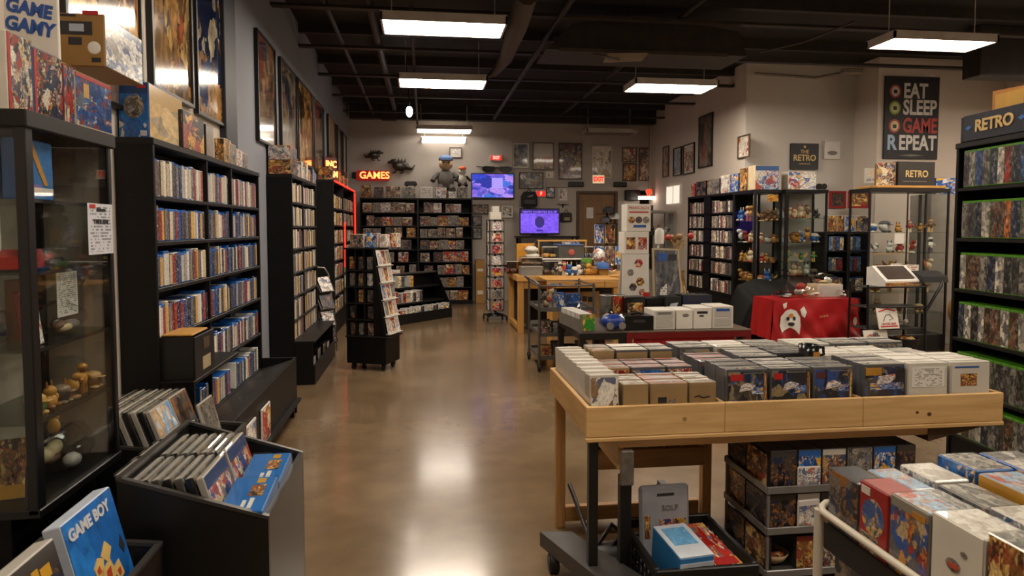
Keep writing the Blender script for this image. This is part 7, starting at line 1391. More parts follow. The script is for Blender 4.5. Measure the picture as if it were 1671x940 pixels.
# emblem: generic white animal head, laid over the folds
def onf(u, v, off): p = fold(u, v); return (p[0], p[1]-off, p[2])
def patch(poly, off, n=1):
    m = MB(); c = (sum(p[0] for p in poly)/len(poly), sum(p[1] for p in poly)/len(poly)); rings = 4; vs = []
    for k in range(1, rings+1): vs += [onf(c[0]+(p[0]-c[0])*k/rings, c[1]+(p[1]-c[1])*k/rings, off) for p in poly]
    L = len(poly); fs = []
    for k in range(rings-1):
        for i in range(L): fs.append((k*L+i, (k+1)*L+i, (k+1)*L+(i+1) % L, k*L+(i+1) % L))
    vs.append(onf(c[0], c[1], off)); fs += [(len(vs)-1, i, (i+1) % L) for i in range(L)]
    m.add(vs, fs, 0, True); return m
EMW = mat('emblem_white', '#d5d0c8', 0.5); EMD = mat('emblem_dark', '#2a1a1a', 0.5)
ell = lambda cu, cv, ru, rv, n=14, a0=0: [(cu+ru*math.cos(a0+2*PI*i/n), cv+rv*math.sin(a0+2*PI*i/n)) for i in range(n)]
part(cl, 'emblem_head', patch([(0.08, 0.62), (0.09, 0.40), (0.14, 0.26), (0.20, 0.22), (0.26, 0.27), (0.30, 0.42), (0.31, 0.62), (0.29, 0.84), (0.24, 0.72), (0.19, 0.66), (0.14, 0.72), (0.10, 0.78)], 0.012), EMW)
part(cl, 'emblem_ear', patch([(0.10, 0.10), (0.15, 0.06), (0.145, 0.18), (0.115, 0.22)], 0.012), EMW); part(cl, 'emblem_ear', patch([(0.30, 0.24), (0.345, 0.16), (0.37, 0.30), (0.345, 0.44), (0.315, 0.38)], 0.012), EMW)
part(cl, 'emblem_eye', patch(ell(0.165, 0.45, 0.018, 0.05), 0.018), EMD); part(cl, 'emblem_eye', patch(ell(0.235, 0.45, 0.018, 0.05), 0.018), EMD); part(cl, 'emblem_nose', patch(ell(0.20, 0.38, 0.03, 0.05), 0.018), mat('emblem_gold', '#b5752a', 0.5)); part(cl, 'emblem_muzzle', patch(ell(0.20, 0.58, 0.035, 0.045), 0.018), EMD)
part(cl, 'emblem_corner', patch(ell(0.955, 0.52, 0.02, 0.10), 0.012), EMW)
for k in range(5): part(cl, 'script_mark', patch(ell(0.53+0.022*k, 0.42-0.008*k, 0.007, 0.03, 8), 0.014), mat('script_gold', '#c98a5c', 0.5))
# goods on the red table
bag('red and white plush in a clear bag heaped on the red-clothed table', ((rx0+rx1)/2+0.0, ryf+0.30, rtz+0.009), (0.42, 0.36, 0.30), ['red', 'white', 'white', 'silver'])
bag('grey bagged goods at the left on the red-clothed table', (rx0+0.26, ryf+0.18, rtz+0.009), (0.4, 0.26, 0.09), ['grey', 'silver', 'dark grey', 'silver'])
bag('red bagged goods at the front right on the red-clothed table', (rx1-0.56, ryf+0.10, rtz+0.009), (0.3, 0.24, 0.13), ['red', 'red', 'silver', 'white'])
t = carton('clear-topped stack of cases at the rear right of the red-clothed table', 'box', 0.36, 0.24, 0.16, (rx1-0.22, ryf+0.22, rtz+0.009), 0, cards, CRM, name='case_stack')
bag('crumpled clear bags over the case stack on the red-clothed table', (rx1-0.24, ryf+0.34, rtz+0.17), (0.4, 0.26, 0.13), ['cream', 'white', 'red', 'silver'])
bag('white crumpled bag at the right end on the red-clothed table', (rx1-0.12, ryf+0.10, rtz+0.009), (0.2, 0.16, 0.1), ['silver', 'white'])
# black draped heap
hx0, hx1 = atD(1212, 500, 9.15).x, atD(1292, 500, 9.15).x; hyf = atD(1250, 500, 9.15).y
t = thing('covered_stand', 'low bench and box draped under the black cloth', 'bench', ((hx0+hx1)/2, hyf+0.1, 0)); w = hx1-hx0
part(t, 'bench_body', MB().box(-w/2+0.15, w/2-0.1, 0.02, 0.36, 0, 0.56, 0, 0.02), BLK); part(t, 'upper_box', MB().box(-w/2+0.3, w/2-0.02, 0.2, 0.36, 0.561, 0.72, 0, 0.02), BLK)
n1, n2 = 40, 30; r = random.Random(9)
def drape(u, v):
    x = hx0-0.05+u*(w+0.22); s = v  # v: 0 floor front ... 1 back top
    if v < 0.55: z = 0.05+v/0.55*0.60; y = hyf-0.10+v/0.55*0.10
    else: z = 0.65+(v-0.55)/0.45*0.15+0.08*min(1, max(0, u-0.3)*3); y = hyf+(v-0.55)/0.45*0.48
    side = max(0, 0.22-u)/0.22
    z2 = z*(1-side**1.5*0.75) if v >= 0.0 else z
    y2 = y+0.035*math.sin(u*26+v*3)*(1-v)+0.02*math.sin(u*47-v*9)*(1-v)
    return (x-0.10*side*(1-v), y2, max(0.02, z2+0.03*math.sin(u*9+v*4)*v+0))
DC_ = mat('black_drape_cloth', '#0a0a0a', 0.75, var=0.2, spec=0.25)
solo('drape_cloth', cloth(n1, n2, drape, DC_), DC_, 'black cloth draped over a low heap before the corner cabinet', 'cloth')
# ================================================================== stepped sign rack before the large cabinet
kp = atZ(1450, 592, 0); ky = kp.y; kx = lambda px, dy=0: atY(px, 500, ky+dy).x
t = RK = thing('sign_rack', 'black metal rack holding white signs before the large glass cabinet', 'rack', (kx(1455), ky, 0)); ox = kx(1455)
xl, xr = kx(1418)-ox, kx(1512)-ox
for s in (xl, xr): part(RK, 'upright', MB().tube([(s, 0.0, 0.0), (s, 0.03, 0.93)], 0.014, 8), BLKM); part(RK, 'rear_leg', MB().tube([(s, 0.38, 0.0), (s, 0.36, 0.95)], 0.014, 8), BLKM); part(RK, 'foot_rail', MB().tube([(s, 0, 0.02), (s, 0.38, 0.02)], 0.014, 8), BLKM)
for k, z in enumerate((0.12, 0.40, 0.66, 0.90)): part(RK, 'cross_rail', MB().tube([(xl, 0.02, z), (xr, 0.02, z)], 0.01, 8), BLKM); part(RK, 'rack_shelf', MB().box(xl+0.01, xr-0.01, 0.03, 0.36, z-0.012, z, 0, 0.003), DKG)
part(RK, 'push_handle', MB().tube([(xr, 0.0, 0.62), (xr+0.15, -0.04, 0.92), (xr+0.28, 0.1, 1.02), (xr+0.30, 0.35, 1.0)], 0.018, 8), BLKM)
part(RK, 'black_hood', MB().prism([(0.0, 0.95), (0.34, 0.92), (0.36, 1.02), (0.2, 1.08), (0.02, 1.02)], xr-0.05, xr+0.28, 'x'), mat('black_nylon', '#141416', 0.6))
def signp(lb, px0, px1, y0, y1, dy, m, extra):
    xa, xb = kx(px0, dy)-ox, kx(px1, dy)-ox; z0 = atY(px0, y1, ky+dy).z; z1 = atY(px0, y0, ky+dy).z
    o = thing('tilted_sign', lb, 'sign', (ox+(xa+xb)/2, ky+dy, z0), 0, rot=(-0.25, 0.0, 0.15)); w = xb-xa; h = (z1-z0)/math.cos(0.25)
    part(o, 'board', MB().box(-w/2, w/2, 0, 0.012, 0, h, 0, 0.002), WHT); part(o, 'red_rule', MB().box(-w*0.42, w*0.42, -0.002, -0.0005, h*0.08, h*0.14), REDC); extra(o, w, h)
def ex1(o, w, h):
    for k, (x, s, m) in enumerate(((-0.25, 0.05, 'red'), (-0.02, 0.07, 'mix'))): part(o, 'round_picture', MB().tube([(x*w, -0.003, h*0.62), (x*w, -0.0005, h*0.62)], s, 16), ARTS[m])
    letters(o, 'LW9333', REDC, 0.06, (0.02, -0.003, h*0.24), bold=0.002)
def ex2(o, w, h):
    part(o, 'line_drawing', MB().tube([(-w*0.25, -0.002, h*0.35), (-w*0.1, -0.002, h*0.62), (w*0.1, -0.002, h*0.66), (w*0.25, -0.002, h*0.45), (w*0.05, -0.002, h*0.4)], 0.006, 6), GRY); part(o, 'red_arc', MB().tube([(-w*0.4, -0.002, h*0.8), (0, -0.002, h*0.9), (w*0.4, -0.002, h*0.8)], 0.008, 6), REDC); letters(o, 'HOUSE BAR', REDC, 0.04, (0, -0.003, h*0.22))
signp('white sign with round pictures and red writing, lowest on the sign rack', 1414, 1458, 540, 575, -0.05, WHT, ex1)
signp('white sign with an arched red line, middle of the sign rack', 1434, 1472, 502, 537, -0.03, WHT, ex2)
t = thing('clear_case', 'clear empty case standing above the middle sign on the rack', 'case', (ox+(kx(1455)-ox), ky+0.06, 0.90-0.235+0.001)); part(t, 'case_body', MB().box(-0.16, 0.14, 0, 0.02, 0, 0.18, 0, 0.003), CLR)
t = thing('white_machine', 'white angular machine with a dark window on top of the sign rack', 'machine', (kx(1475), ky+0.04, 0.902), 0.12)
part(t, 'casing', MB().prism([(0.0, 0.0), (0.30, 0.0), (0.30, 0.22), (0.22, 0.24), (0.0, 0.07)], -0.24, 0.26, 'x'), WHP); part(t, 'dark_window', MB().prism([(0.02, 0.095), (0.20, 0.231), (0.198, 0.236), (0.016, 0.10)], -0.19, 0.20, 'x'), mat('brown_window', '#3a2c22', 0.3)); part(t, 'wooden_strip', MB().box(-0.24, 0.26, -0.008, 0.0, 0.005, 0.05), ARTS['gold'])
bag('clear bag hanging in the lower part of the sign rack', (kx(1490), ky+0.20, 0.402), (0.24, 0.2, 0.2), ['silver', 'white'])
t = thing('black_basket', 'black round basket of brown goods at the foot of the sign rack', 'basket', (kx(1492), ky+0.14, 0.122)); part(t, 'basket_body', MB().lathe([(0.12, 0), (0.16, 0.14), (0.165, 0.15), (0.14, 0.15), (0.11, 0.02)], n=20), BLKM); part(t, 'goods', MB().ball((0, 0, 0.12), (0.12, 0.12, 0.06), 0, 14, 8), ARTS['gold'])
t = thing('cardboard_drum', 'round brown cardboard drum on the floor behind the sign rack', 'drum', (atZ(1532, 545, 0).x+0.05, g3y+0.22, 0)); t.location = (g3x1+0.36, g3y-0.1, 0.28); part(t, 'drum_body', MB().tube([(-0.02, -0.2, 0.24), (-0.02, 0.2, 0.24)], 0.24, 28), mat('brown_drum', '#a3713a', 0.6)); part(t, 'drum_rim', MB().tube([(-0.02, -0.21, 0.24), (-0.02, -0.19, 0.24)], 0.25, 28), CARD)
solo('drum_stand', MB().box(-0.22, 0.22, -0.2, 0.2, 0, 0.279, 0, 0.01), DKG, 'dark low box under the brown cardboard drum', 'box', (g3x1+0.36, g3y-0.1, 0))
bag('crumpled white bag on the floor between the sign rack and the green-case shelf', (g3x1+0.12, g3y-0.45, 0.001), (0.3, 0.25, 0.22), ['white', 'silver'])
# ================================================================== passage corner: lit panel, counters, lamps
px0_, px1_ = atX(1112, 320, RX-0.004).y, atX(1090, 320, RX-0.004).y
t = thing('light_panel', 'bright white lit window panel on the right wall near the back corner', 'panel', (RX-0.004, (px0_+px1_)/2, atX(1100, 332, RX).z), -PI/2); w = abs(px1_-px0_); h = atX(1100, 304, RX).z-atX(1100, 332, RX).z
part(t, 'lit_face', MB().box(-w/2, w/2, -0.03, 0, 0, h), mat('lit_panel', '#fff4e4', 0.5, emit='#fff0dc', estr=0.8)); part(t, 'panel_frame', MB().box(-w/2-0.02, -w/2, -0.04, 0, -0.02, h+0.02).box(w/2, w/2+0.02, -0.04, 0, -0.02, h+0.02).box(-0.01, 0.01, -0.036, -0.03, 0, h), WHP)
tx = bx(1050); t = thing('wall_tube_light', 'short bright tube light before the dark passage behind the white tower', 'lamp', (tx, BY-0.4, bz(327)+0.02)); part(t, 'tube', MB().tube([(-0.25, 0, 0.03), (0.25, 0, 0.03)], 0.03, 10), mat('lit_tube', '#ffffff', 0.5, emit='#fff2e0', estr=10)); part(t, 'housing', MB().box(-0.27, 0.27, -0.02, 0.06, 0.06, 0.09, 0, 0.004), WHP); part(t, 'drop_rod', MB().tube([(0, 0.02, 0.08), (0, 0.02, CZ-t.location.z)], 0.006, 6), WHP)
t = thing('red_pendant', 'small red glowing lantern hanging above the short tube light', 'lamp', (bx(1045), BY-0.55, bz(316))); part(t, 'lantern_shade', MB().lathe([(0.03, -0.05), (0.07, 0.03), (0.06, 0.08), (0.02, 0.09)], n=14), mat('red_lantern', '#e04a30', 0.4, emit='#ff4a2a', estr=1.2)); part(t, 'cord', MB().tube([(0, 0, 0.08), (0, 0, CZ-t.location.z)], 0.006, 6), BLKM)
t = thing('passage_shelf', 'dark brown shelf of framed goods standing in the back passage corner', 'shelf', (bx(1071), BY-0.32, 0)); part(t, 'carcass', MB().box(-0.22, 0.2, 0.02, 0.3, 0, 2.1, 0, 0.005), mat('dark_brown_wood', '#2f2219', 0.5))
for k in range(5): part(t, 'front_goods', MB().box(-0.18, 0.16, 0.0, 0.019, 0.35+k*0.34, 0.62+k*0.34), ARTS[('gold', 'dark', 'grey', 'gold', 'dark')[k]])
cyA = atX(1086, 380, RX-0.45).y; 
glasscase('small pale glass counter cabinet in the back right corner', RX-0.62, RX-0.06, BY-1.75, BY-1.2, 1.95, [1.0, 1.45], 0.75, frame=mat('pale_frame', '#8f877d', 0.4), tt=0.02)
for i in range(3): figurine(('dark', 'brown', 'white')[i], i, (RX-0.48+0.14*i, BY-1.62, 1.451), 'upper shelf of the small back corner cabinet, %s from left' % ordw(i+1), 0, 1.6)
t = thing('dried_flowers', 'tall brown dried bunch with red flowers right of the desk lamp', 'flowers', tuple(atD(1105, 455, 9.6))); zf_ = t.location.z; t.location.z = 0
part(t, 'tall_vase', MB().lathe([(0.1, 0), (0.14, 0.3), (0.12, 0.8), (0.09, 0.95), (0.1, 1.0)], n=16), mat('straw_vase', '#8a6a3c', 0.7, var=0.4, scale=20))
r = random.Random(4)
for k in range(9): part(t, 'flower_stem', MB().tube([(0, 0, 0.98), (r.uniform(-0.1, 0.1), r.uniform(-0.05, 0.05), 1.25), (r.uniform(-0.2, 0.2), r.uniform(-0.1, 0.1), 1.4+r.uniform(0, 0.15))], 0.008, 5), mat('straw', '#a3854e', 0.8)); 
for k in range(5): part(t, 'flower_bloom', MB().ball((r.uniform(-0.16, 0.16), r.uniform(-0.1, 0.05), 1.42+r.uniform(0, 0.16)), (0.05, 0.05, 0.045), 0, 10, 6), mat('toy_red' if k % 2 else 'straw_bloom', '#8f2420' if k % 2 else '#7d5a35', 0.7))
# ================================================================== tall shelf of green cases, right edge
fp = atD(1555, 400, 4.42); FX0, FY0 = fp.x, fp.y
vd = ray(805, 372); ang = math.atan2(-vd.x, -vd.y)  # shelf runs towards the viewer
dirv = Vector((-vd.x, -vd.y, 0)).normalized(); frz = math.atan2(dirv.y, dirv.x)
FW_ = 1.7; ftop = atD(1560, 236, 4.42).z
fsh = [atD(1552, y, 4.42).z for y in (308, 388, 470, 549, 630, 706)]
fdp = 0.34
Fs = bookcase('tall black shelf of green-topped game cases at the right edge', (FX0, FY0), frz, FW_, fdp, ftop, fsh, [])
part(Fs, 'header_board', MB().box(0.06, FW_, -0.004, 0.05, ftop+0.001, ftop+0.165, 0, 0.004), mat('navy_header', '#1b2030', 0.5))
part(Fs, 'header_end', MB().box(0.04, 0.059, -0.004, 0.06, ftop+0.001, ftop+0.16, 0, 0.003), NAVY)
hd = link('lettering', text('RETRO', 0.10, 0.002, 0.003, sx=1.0).copy(), Fs, (0.33, -0.008, ftop+0.085)); hd.data.materials.append(mat('gold_letters', '#d8b878', 0.5))
for x in (0.115, 0.545): part(Fs, 'blue_diamond', MB().prism([(x-0.028, ftop+0.085), (x, ftop+0.10), (x+0.028, ftop+0.085), (x, ftop+0.07)], -0.008, -0.004, 'y'), mat('header_blue', '#3a6ab0', 0.5))
GSP = SPNB
for r_, z in enumerate(fsh):
    fill('green-edged case', (FX0, FY0, z+0.001), frz, 0.07, FW_-0.05, '%s shelf of the green-case shelf' % ordw(r_+1), 'green-edged cases on the right-hand shelf', ['grey', 'dark grey', 'brown', 'grey', 'silver', 'dark grey', 'black', 'silver', 'brown', 'grey', 'orange', 'navy'] if r_ != 0 else ['blue', 'grey', 'navy', 'silver', 'red', 'navy', 'blue', 'dark grey', 'silver'], ['green'], (0.052, 0.06, 0.068), (0.235,), 0.16, spine=SPNB, cat='game case', side='far end', yj=0.002)
Pf = frame_at((FX0, FY0, 0), frz)
t = thing('yellow_crate', 'yellow crate lying on top of the tall green-case shelf', 'crate', Pf(0.15, 0.16, ftop+0.001), frz); part(t, 'crate_body', MB().prism([(-0.06, 0), (0.5, 0), (0.5, 0.24), (0.3, 0.30), (-0.06, 0.32)], 0, 0.12, 'y'), mat('orange_crate', '#b5762a', 0.5)); part(t, 'yellow_panel', MB().box(-0.03, 0.2, -0.004, -0.001, 0.20, 0.29), mat('yellow_print', '#c4952a', 0.4)); part(t, 'grey_window', MB().box(0.22, 0.42, -0.004, -0.001, 0.16, 0.26), GRY)
# ================================================================== big pine tray table in front
rzm = 0.85
a_ = atZ(957, 665, rzm); b_r = atZ(1639, 641, rzm); c_l = atZ(889, 600, rzm)
TX0, TX1 = a_.x, b_r.x; TY0 = (a_.y+b_r.y)/2; TY1 = c_l.y; zb0 = atD(957, 716, (a_-CAM).dot(FW)).z
t = TB = thing('tray_table', 'large pine tray table full of sleeved games in the right foreground', 'table', (TX0, TY0, 0)); W = TX1-TX0; Dp = TY1-TY0
d1 = atY(1184, 656, TY0).x-TX0; d2 = atY(1410, 650, TY0).x-TX0; fl = zb0+0.03; th = 0.02
for k, (x0, x1) in enumerate(((0, d1-0.001), (d1+0.001, d2-0.001), (d2+0.001, W))):
    part(TB, 'front_board', MB().box(x0, x1, 0, th, zb0, rzm, 0, 0.003), OAK); part(TB, 'back_board', MB().box(x0, x1, Dp-th, Dp, zb0, rzm, 0, 0.003), OAK)
    part(TB, 'tray_floor', MB().box(x0+(th if k == 0 else 0.012), x1-(th if k == 2 else 0.012), th, Dp-th, zb0+0.005, fl), OAKD)
part(TB, 'left_board', MB().box(0, th, th+0.001, Dp-th-0.001, zb0, rzm, 0, 0.003), OAKY); part(TB, 'right_board', MB().box(W-th, W, th+0.001, Dp-th-0.001, zb0, rzm, 0, 0.003), OAKY)
for d_ in (d1, d2): part(TB, 'divider', MB().box(d_-0.011, d_+0.011, th+0.001, Dp-th-0.001, zb0, rzm-0.004, 0, 0.002), OAKY)
part(TB, 'bottom_trim', MB().box(-0.004, W+0.004, -0.004, 0.012, zb0-0.02, zb0-0.001, 0, 0.004), OAK)
part(TB, 'knot_marks', MB().prism([(d2+0.26+0.008*math.cos(q*PI/4), zb0+0.055+0.007*math.sin(q*PI/4)) for q in range(8)], -0.001, 0.0005, 'y').prism([(d2+0.32+0.011*math.cos(q*PI/4), zb0+0.045+0.009*math.sin(q*PI/4)) for q in range(8)], -0.001, 0.0005, 'y'), mat('wood_knot', '#5a3516', 0.6))
# under frame
xf = atD(1018, 735, 2.82).x-TX0; zf1 = atD(1018, 735, 2.85).z; zf0 = atD(1018, 795, 2.85).z
part(TB, 'front_apron', MB().box(xf, W-0.35, 0.03, 0.06, zf1, zb0-0.021, 0, 0.003), wood('shaded_pine', '#bd925c', '#d6ad74'))
part(TB, 'side_apron', MB().box(xf, xf+0.03, 0.061, Dp-0.05, zf0+0.05, zb0-0.021, 0, 0.003), wood('shaded_pine_depth', '#bd925c', '#d6ad74', axis='y'))
part(TB, 'right_slope_block', MB().prism([(W-0.349, zb0-0.022), (W-0.03, zb0-0.022), (W-0.34, zf1-0.03), (W-0.349, zf1-0.03)], 0.03, 0.3, 'y'), mat('dark_bracket_wood', '#4a3420', 0.6))
part(TB, 'metal_bracket', MB().box(xf-0.001, xf+0.055, 0.0, 0.029, zf0, zf1-0.005, 0, 0.004), mat('worn_grey_metal', '#7a736a', 0.45, 0.4, var=0.4, scale=20))
yb1 = Dp-0.12
part(TB, 'rear_panel', MB().box(xf+0.04, W*0.42, yb1, yb1+0.02, 0.42, zb0-0.03), wood('stained_pine', '#a67a48', '#c4965e')); part(TB, 'rear_rail', MB().box(xf+0.04, W*0.42, yb1-0.03, yb1-0.001, 0.33, 0.43, 0, 0.004), OAKD)
rr = MB()
for (x, z, rx_, rz2) in ((0.16, 0.60, 0.022, 0.014), (0.16, 0.57, 0.012, 0.007), (0.16, 0.47, 0.03, 0.012), (0.31, 0.60, 0.012, 0.012), (0.31, 0.57, 0.012, 0.01), (0.31, 0.53, 0.01, 0.008)): rr.prism([(xf+x+rx_*math.cos(q*PI/5), z+rz2*math.sin(q*PI/5)) for q in range(10)], yb1-0.002, yb1, 'y')
for k in range(6): rr.prism([(xf+0.05+k*0.1, 0.431), (xf+0.14+k*0.1, 0.431), (xf+0.10+k*0.1, 0.455+0.008*(k % 3))], yb1-0.002, yb1, 'y')
part(TB, 'dark_stains', rr, mat('burn_stain', '#160d07', 0.8))
BLT = mat('black_table_leg', '#131211', 0.4)
lx = atY(967, 800, TY0+0.04).x-TX0
part(TB, 'leg', MB().box(lx-0.02, lx+0.02, 0.02, 0.06, 0.155, zb0-0.021, 0, 0.003), BLT); l2 = atD(1027, 860, 2.8).x-TX0
part(TB, 'leg', MB().box(xf+0.005, xf+0.055, -0.001+0.031, 0.075, 0.0, zf0+0.03, 0, 0.003), BLT)
part(TB, 'leg', MB().box(0.02, 0.07, Dp-0.08, Dp-0.03, 0.0, zb0-0.021, 0, 0.003), wood('pine_leg', '#ad7f4a', '#c99a60', axis='z')); part(TB, 'leg', MB().box(W-0.42, W-0.37, Dp-0.08, Dp-0.03, 0.0, zb0-0.021, 0, 0.003), BLT); part(TB, 'leg', MB().box(W*0.425, W*0.425+0.05, Dp-0.10, Dp-0.05, 0, zb0-0.021, 0, 0.003), wood('pine_leg', '#ad7f4a', '#c99a60', axis='z'))
part(TB, 'floor_rail', MB().box(0.071, W*0.42, Dp-0.075, Dp-0.035, 0.03, 0.11, 0, 0.003), OAKD); part(TB, 'cross_bar', MB().tube([(lx, 0.06, 0.24), (lx+0.05, Dp-0.1, 0.24)], 0.012, 8), BLT)
part(TB, 'dolly_foot', MB().prism([(-0.13, 0.38), (0.02, 0.36), (0.24, -0.12), (0.08, -0.2)], 0.085, 0.154, 'z'), mat('foot_grey', '#4c4a48', 0.4))
fq = MB(); c = part(TB, 'caster', MB().tube([(-0.10, 0.29, 0.045), (-0.06, 0.29, 0.045)], 0.045, 16), RUB); part(c, 'caster_cover', MB().tube([(-0.106, 0.29, 0.05), (-0.102, 0.29, 0.05)], 0.03, 14), DKG)
c = part(TB, 'caster', MB().tube([(W*0.36, Dp+0.25, 0.04), (W*0.36+0.03, Dp+0.25, 0.04)], 0.04, 14), RUB); part(c, 'brake_pedal', MB().tube([(W*0.36+0.03, Dp+0.2, 0.07), (W*0.36+0.11, Dp+0.12, 0.02), (W*0.36+0.16, Dp+0.14, 0.015)], 0.012, 8), BLKM); part(c, 'caster_arm', MB().bar((W*0.36+0.015, Dp+0.25, 0.09), (W*0.36+0.015, Dp-0.04, 0.09), 0.04, 0.03), BLT)
PT = lambda x, y, z=fl: (TX0+x, TY0+y, z+0.001)
# ---- stock in the tray
ncount = {}
def stack(sec, x0, w, y0, n, th_, h, body, top, cover, noun, lab, tilt=0.0, hv=0.01, colours=None, sleeve=False, name='sleeved_game', where=None):
    """n slabs standing one behind the other, covers to the viewer; their top edges show"""
    key = (name, round(w, 3), h, th_, body.name, top.name, cover.name, sleeve)
    for i in range(n):
        hh = h+R.uniform(-hv, hv); front = i == 0
        t = None
        if front:
            t = thing(name, '%s %s, %s, front of the %s' % (lab, noun, 'cover showing', where), 'boxed game', PT(x0+w/2, y0+i*th_), 0, 'stock in the tray table', rot=(-tilt, 0, 0))
            part(t, 'body', MB().box(-w/2+0.002, w/2-0.002, 0.001, th_-0.0005, 0, h, 0, 0.003, pz=1), [body, top]); part(t, 'front_cover', MB().box(-w/2+0.006, w/2-0.006, -0.0008, 0.002, 0.004, h-0.012), cover)
            part(t, 'clear_sleeve', MB().box(-w/2, w/2, -0.0025, th_-0.0015, 0.0005, h+0.003, 0, 0.002), CLR); yield t
        else:
            k = key+(i % 3,)
            if k not in BOXM:
                b = MB().box(-w/2+0.002, w/2-0.002, 0.0, th_-0.0005, 0, h-0.0015*(i % 3), 0, 0.0015, pz=1); BOXM[k] = b.mesh(name, [body, top])
            o = link(name, BOXM[k], None, PT(x0+w/2+R.uniform(-0.002, 0.002), y0+i*th_), (-tilt, 0, 0)); tagobj(o, '%s %s, %s behind the front, %s' % (lab, noun, ordw(i), where), 'boxed game', 'stock in the tray table')
TOPS = {'grey': art('top_edge_grey', ['#a5a19a', '#8a8782', '#bdb8ae', '#75726e', '#b0aaa0'], 2.2, rough=0.25, detail=0.3, axis='y'), 'white': art('top_edge_white', ['#d4cfc5', '#c4beb3', '#dcd8cf', '#b5aea2'], 2.2, rough=0.3, detail=0.2, axis='y'),
        'redgrey': art('top_edge_red', ['#8a8782', '#a3504a', '#9c9890', '#6a6a70', '#8f3f3a'], 2.0, rough=0.3, detail=0.3, axis='y'), 'dark': art('top_edge_dark', ['#6a6864', '#7d7a75', '#55534f', '#8a867f'], 2.2, rough=0.25, detail=0.3, axis='y')}
edgeW = mat('sleeve_edge_white', '#c9c4ba', 0.4); edgeD = mat('sleeve_edge_dark', '#57575a', 0.35); edgeT = mat('sleeve_edge_tan', '#a08560', 0.5)
tanc = mat('tan_cover', '#a88a60', 0.5)
wcov = art('white_cover', ['#d8d4cb', '#d0cbc1', '#dcd8d0', '#5a5f78', '#8a6a4a', '#d8d4cb'], 3.0, detail=0.25)
dcov = art('dark_game_cover', ['#1d1d22', '#25252c', '#1d1d22', '#30303a', '#2b4a8a', '#8a7a5a'], 2.6, detail=0.3)
def run(g): return [x for x in g]
# left section: white cards then tan / grey columns
run(stack(0, 0.025, 0.13, 0.03, 9, 0.085, 0.225, edgeW, TOPS['white'], wcov, 'sleeved game', 'white', 0.12, where='left tray first column'))
cols = [(0.165, 0.115, 'grey', edgeT, tanc, 'tan'), (0.285, 0.17, 'redgrey', edgeT, mat('tan_cover_b', '#a18358', 0.5), 'tan printed'), (0.46, 0.125, 'grey', edgeT, mat('tan_cover_c', '#997c54', 0.5), 'tan signed')]
for k, (x, w, tp, ed, cv, lab) in enumerate(cols):
    g = run(stack(0, x, w, 0.025, 7, 0.030, 0.185, ed, TOPS[tp], cv, 'sleeved game', lab, 0.03, where='left tray %s column' % ordw(k+2)))[0]
    if k == 1: part(g, 'blue_print', MB().box(-0.05, -0.012, -0.0022, -0.0009, 0.10, 0.125), INK); part(g, 'small_picture', MB().box(0.0, 0.028, -0.0022, -0.0009, 0.09, 0.115), ARTS['grey'])
    if k == 2: part(g, 'scribble', MB().tube([(-0.04, -0.002, 0.12), (-0.02, -0.002, 0.128), (0.0, -0.002, 0.118), (0.03, -0.002, 0.124)], 0.0025, 5), INK)
    run(stack(0, x, w, 0.29, 7, 0.030, 0.20, edgeD if k else edgeT, TOPS['redgrey' if k != 2 else 'redgrey'], ARTS['red'] if k != 1 else ARTS['blue'], 'sleeved game', ('red lettered', 'red and blue', 'red banded')[k], 0.02, where='left tray middle row, column %s' % ordw(k+2)))
    run(stack(0, x, w, 0.545, 6, 0.034, 0.235, edgeT if k == 0 else edgeD, TOPS['grey' if k != 1 else 'white'], tanc, 'sleeved game', ('grey-topped', 'pale-topped', 'dark-sided')[k], 0.02, where='left tray rear row, column %s' % ordw(k+2)))
# middle section
mw = (d2-d1-0.04)/3
for k in range(3):
    x = d1+0.02+k*mw; lab = ('dark red-badged', 'dark small-badged', 'dark brown-badged')[k]
    g = run(stack(1, x, mw-0.012, 0.03, 8, 0.030, 0.235, edgeD, TOPS['dark' if k != 1 else 'grey'], dcov, 'boxed game', lab, 0.02, where='middle tray %s column' % ordw(k+1)))[0]; w = mw-0.012
    part(g, 'red_badge', MB().box(-w*0.42, -w*(0.1 if k == 0 else 0.2), -0.003, -0.0009, 0.185, 0.212), (REDC, REDC, mat('brown_badge', '#5a2a22', 0.5))[k]); part(g, 'white_car_picture', MB().prism([(-w*0.2, 0.135), (w*0.12, 0.145), (w*0.2, 0.165), (0.0, 0.175), (-w*0.15, 0.165)], -0.003, -0.0009, 'y'), ARTS['white']); part(g, 'blue_picture', MB().box(w*0.1, w*0.38, -0.0028, -0.0009, 0.125, 0.155), ARTS['blue']); part(g, 'side_stripe', MB().box(w*0.40, w*0.47, -0.0028, -0.0009, 0.02, 0.215), ARTS['gold']); part(g, 'title_line', MB().box(-w*0.1, w*0.36, -0.0028, -0.0009, 0.214, 0.218), GRY)
    if k == 0: run(stack(1, x, mw-0.012, 0.31, 7, 0.032, 0.215, edgeD, TOPS['redgrey'], ARTS['mix'], 'boxed game', 'red striped', 0.02, where='middle tray middle row, first column'))
    if k == 1: run(stack(1, x, mw-0.012, 0.31, 7, 0.032, 0.235, edgeD, TOPS['grey'], ARTS['red'], 'boxed game', 'pink pictured', 0.02, where='middle tray middle row, second column'))
    if k == 2: run(stack(1, x, mw-0.012, 0.36, 6, 0.032, 0.24, edgeD, TOPS['dark'], mat('smoked_cover', '#3c3b3b', 0.2), 'boxed game', 'smoky grey', 0.02, where='middle tray middle row, third column'))
    run(stack(1, x, mw-0.012, 0.585, 6, 0.034, 0.235, edgeW if k == 1 else edgeD, TOPS['grey' if k != 1 else 'white'], ARTS['grey'], 'boxed game', ('grey-topped', 'white-topped', 'ashen')[k], 0.02, where='middle tray rear row, column %s' % ordw(k+1)))
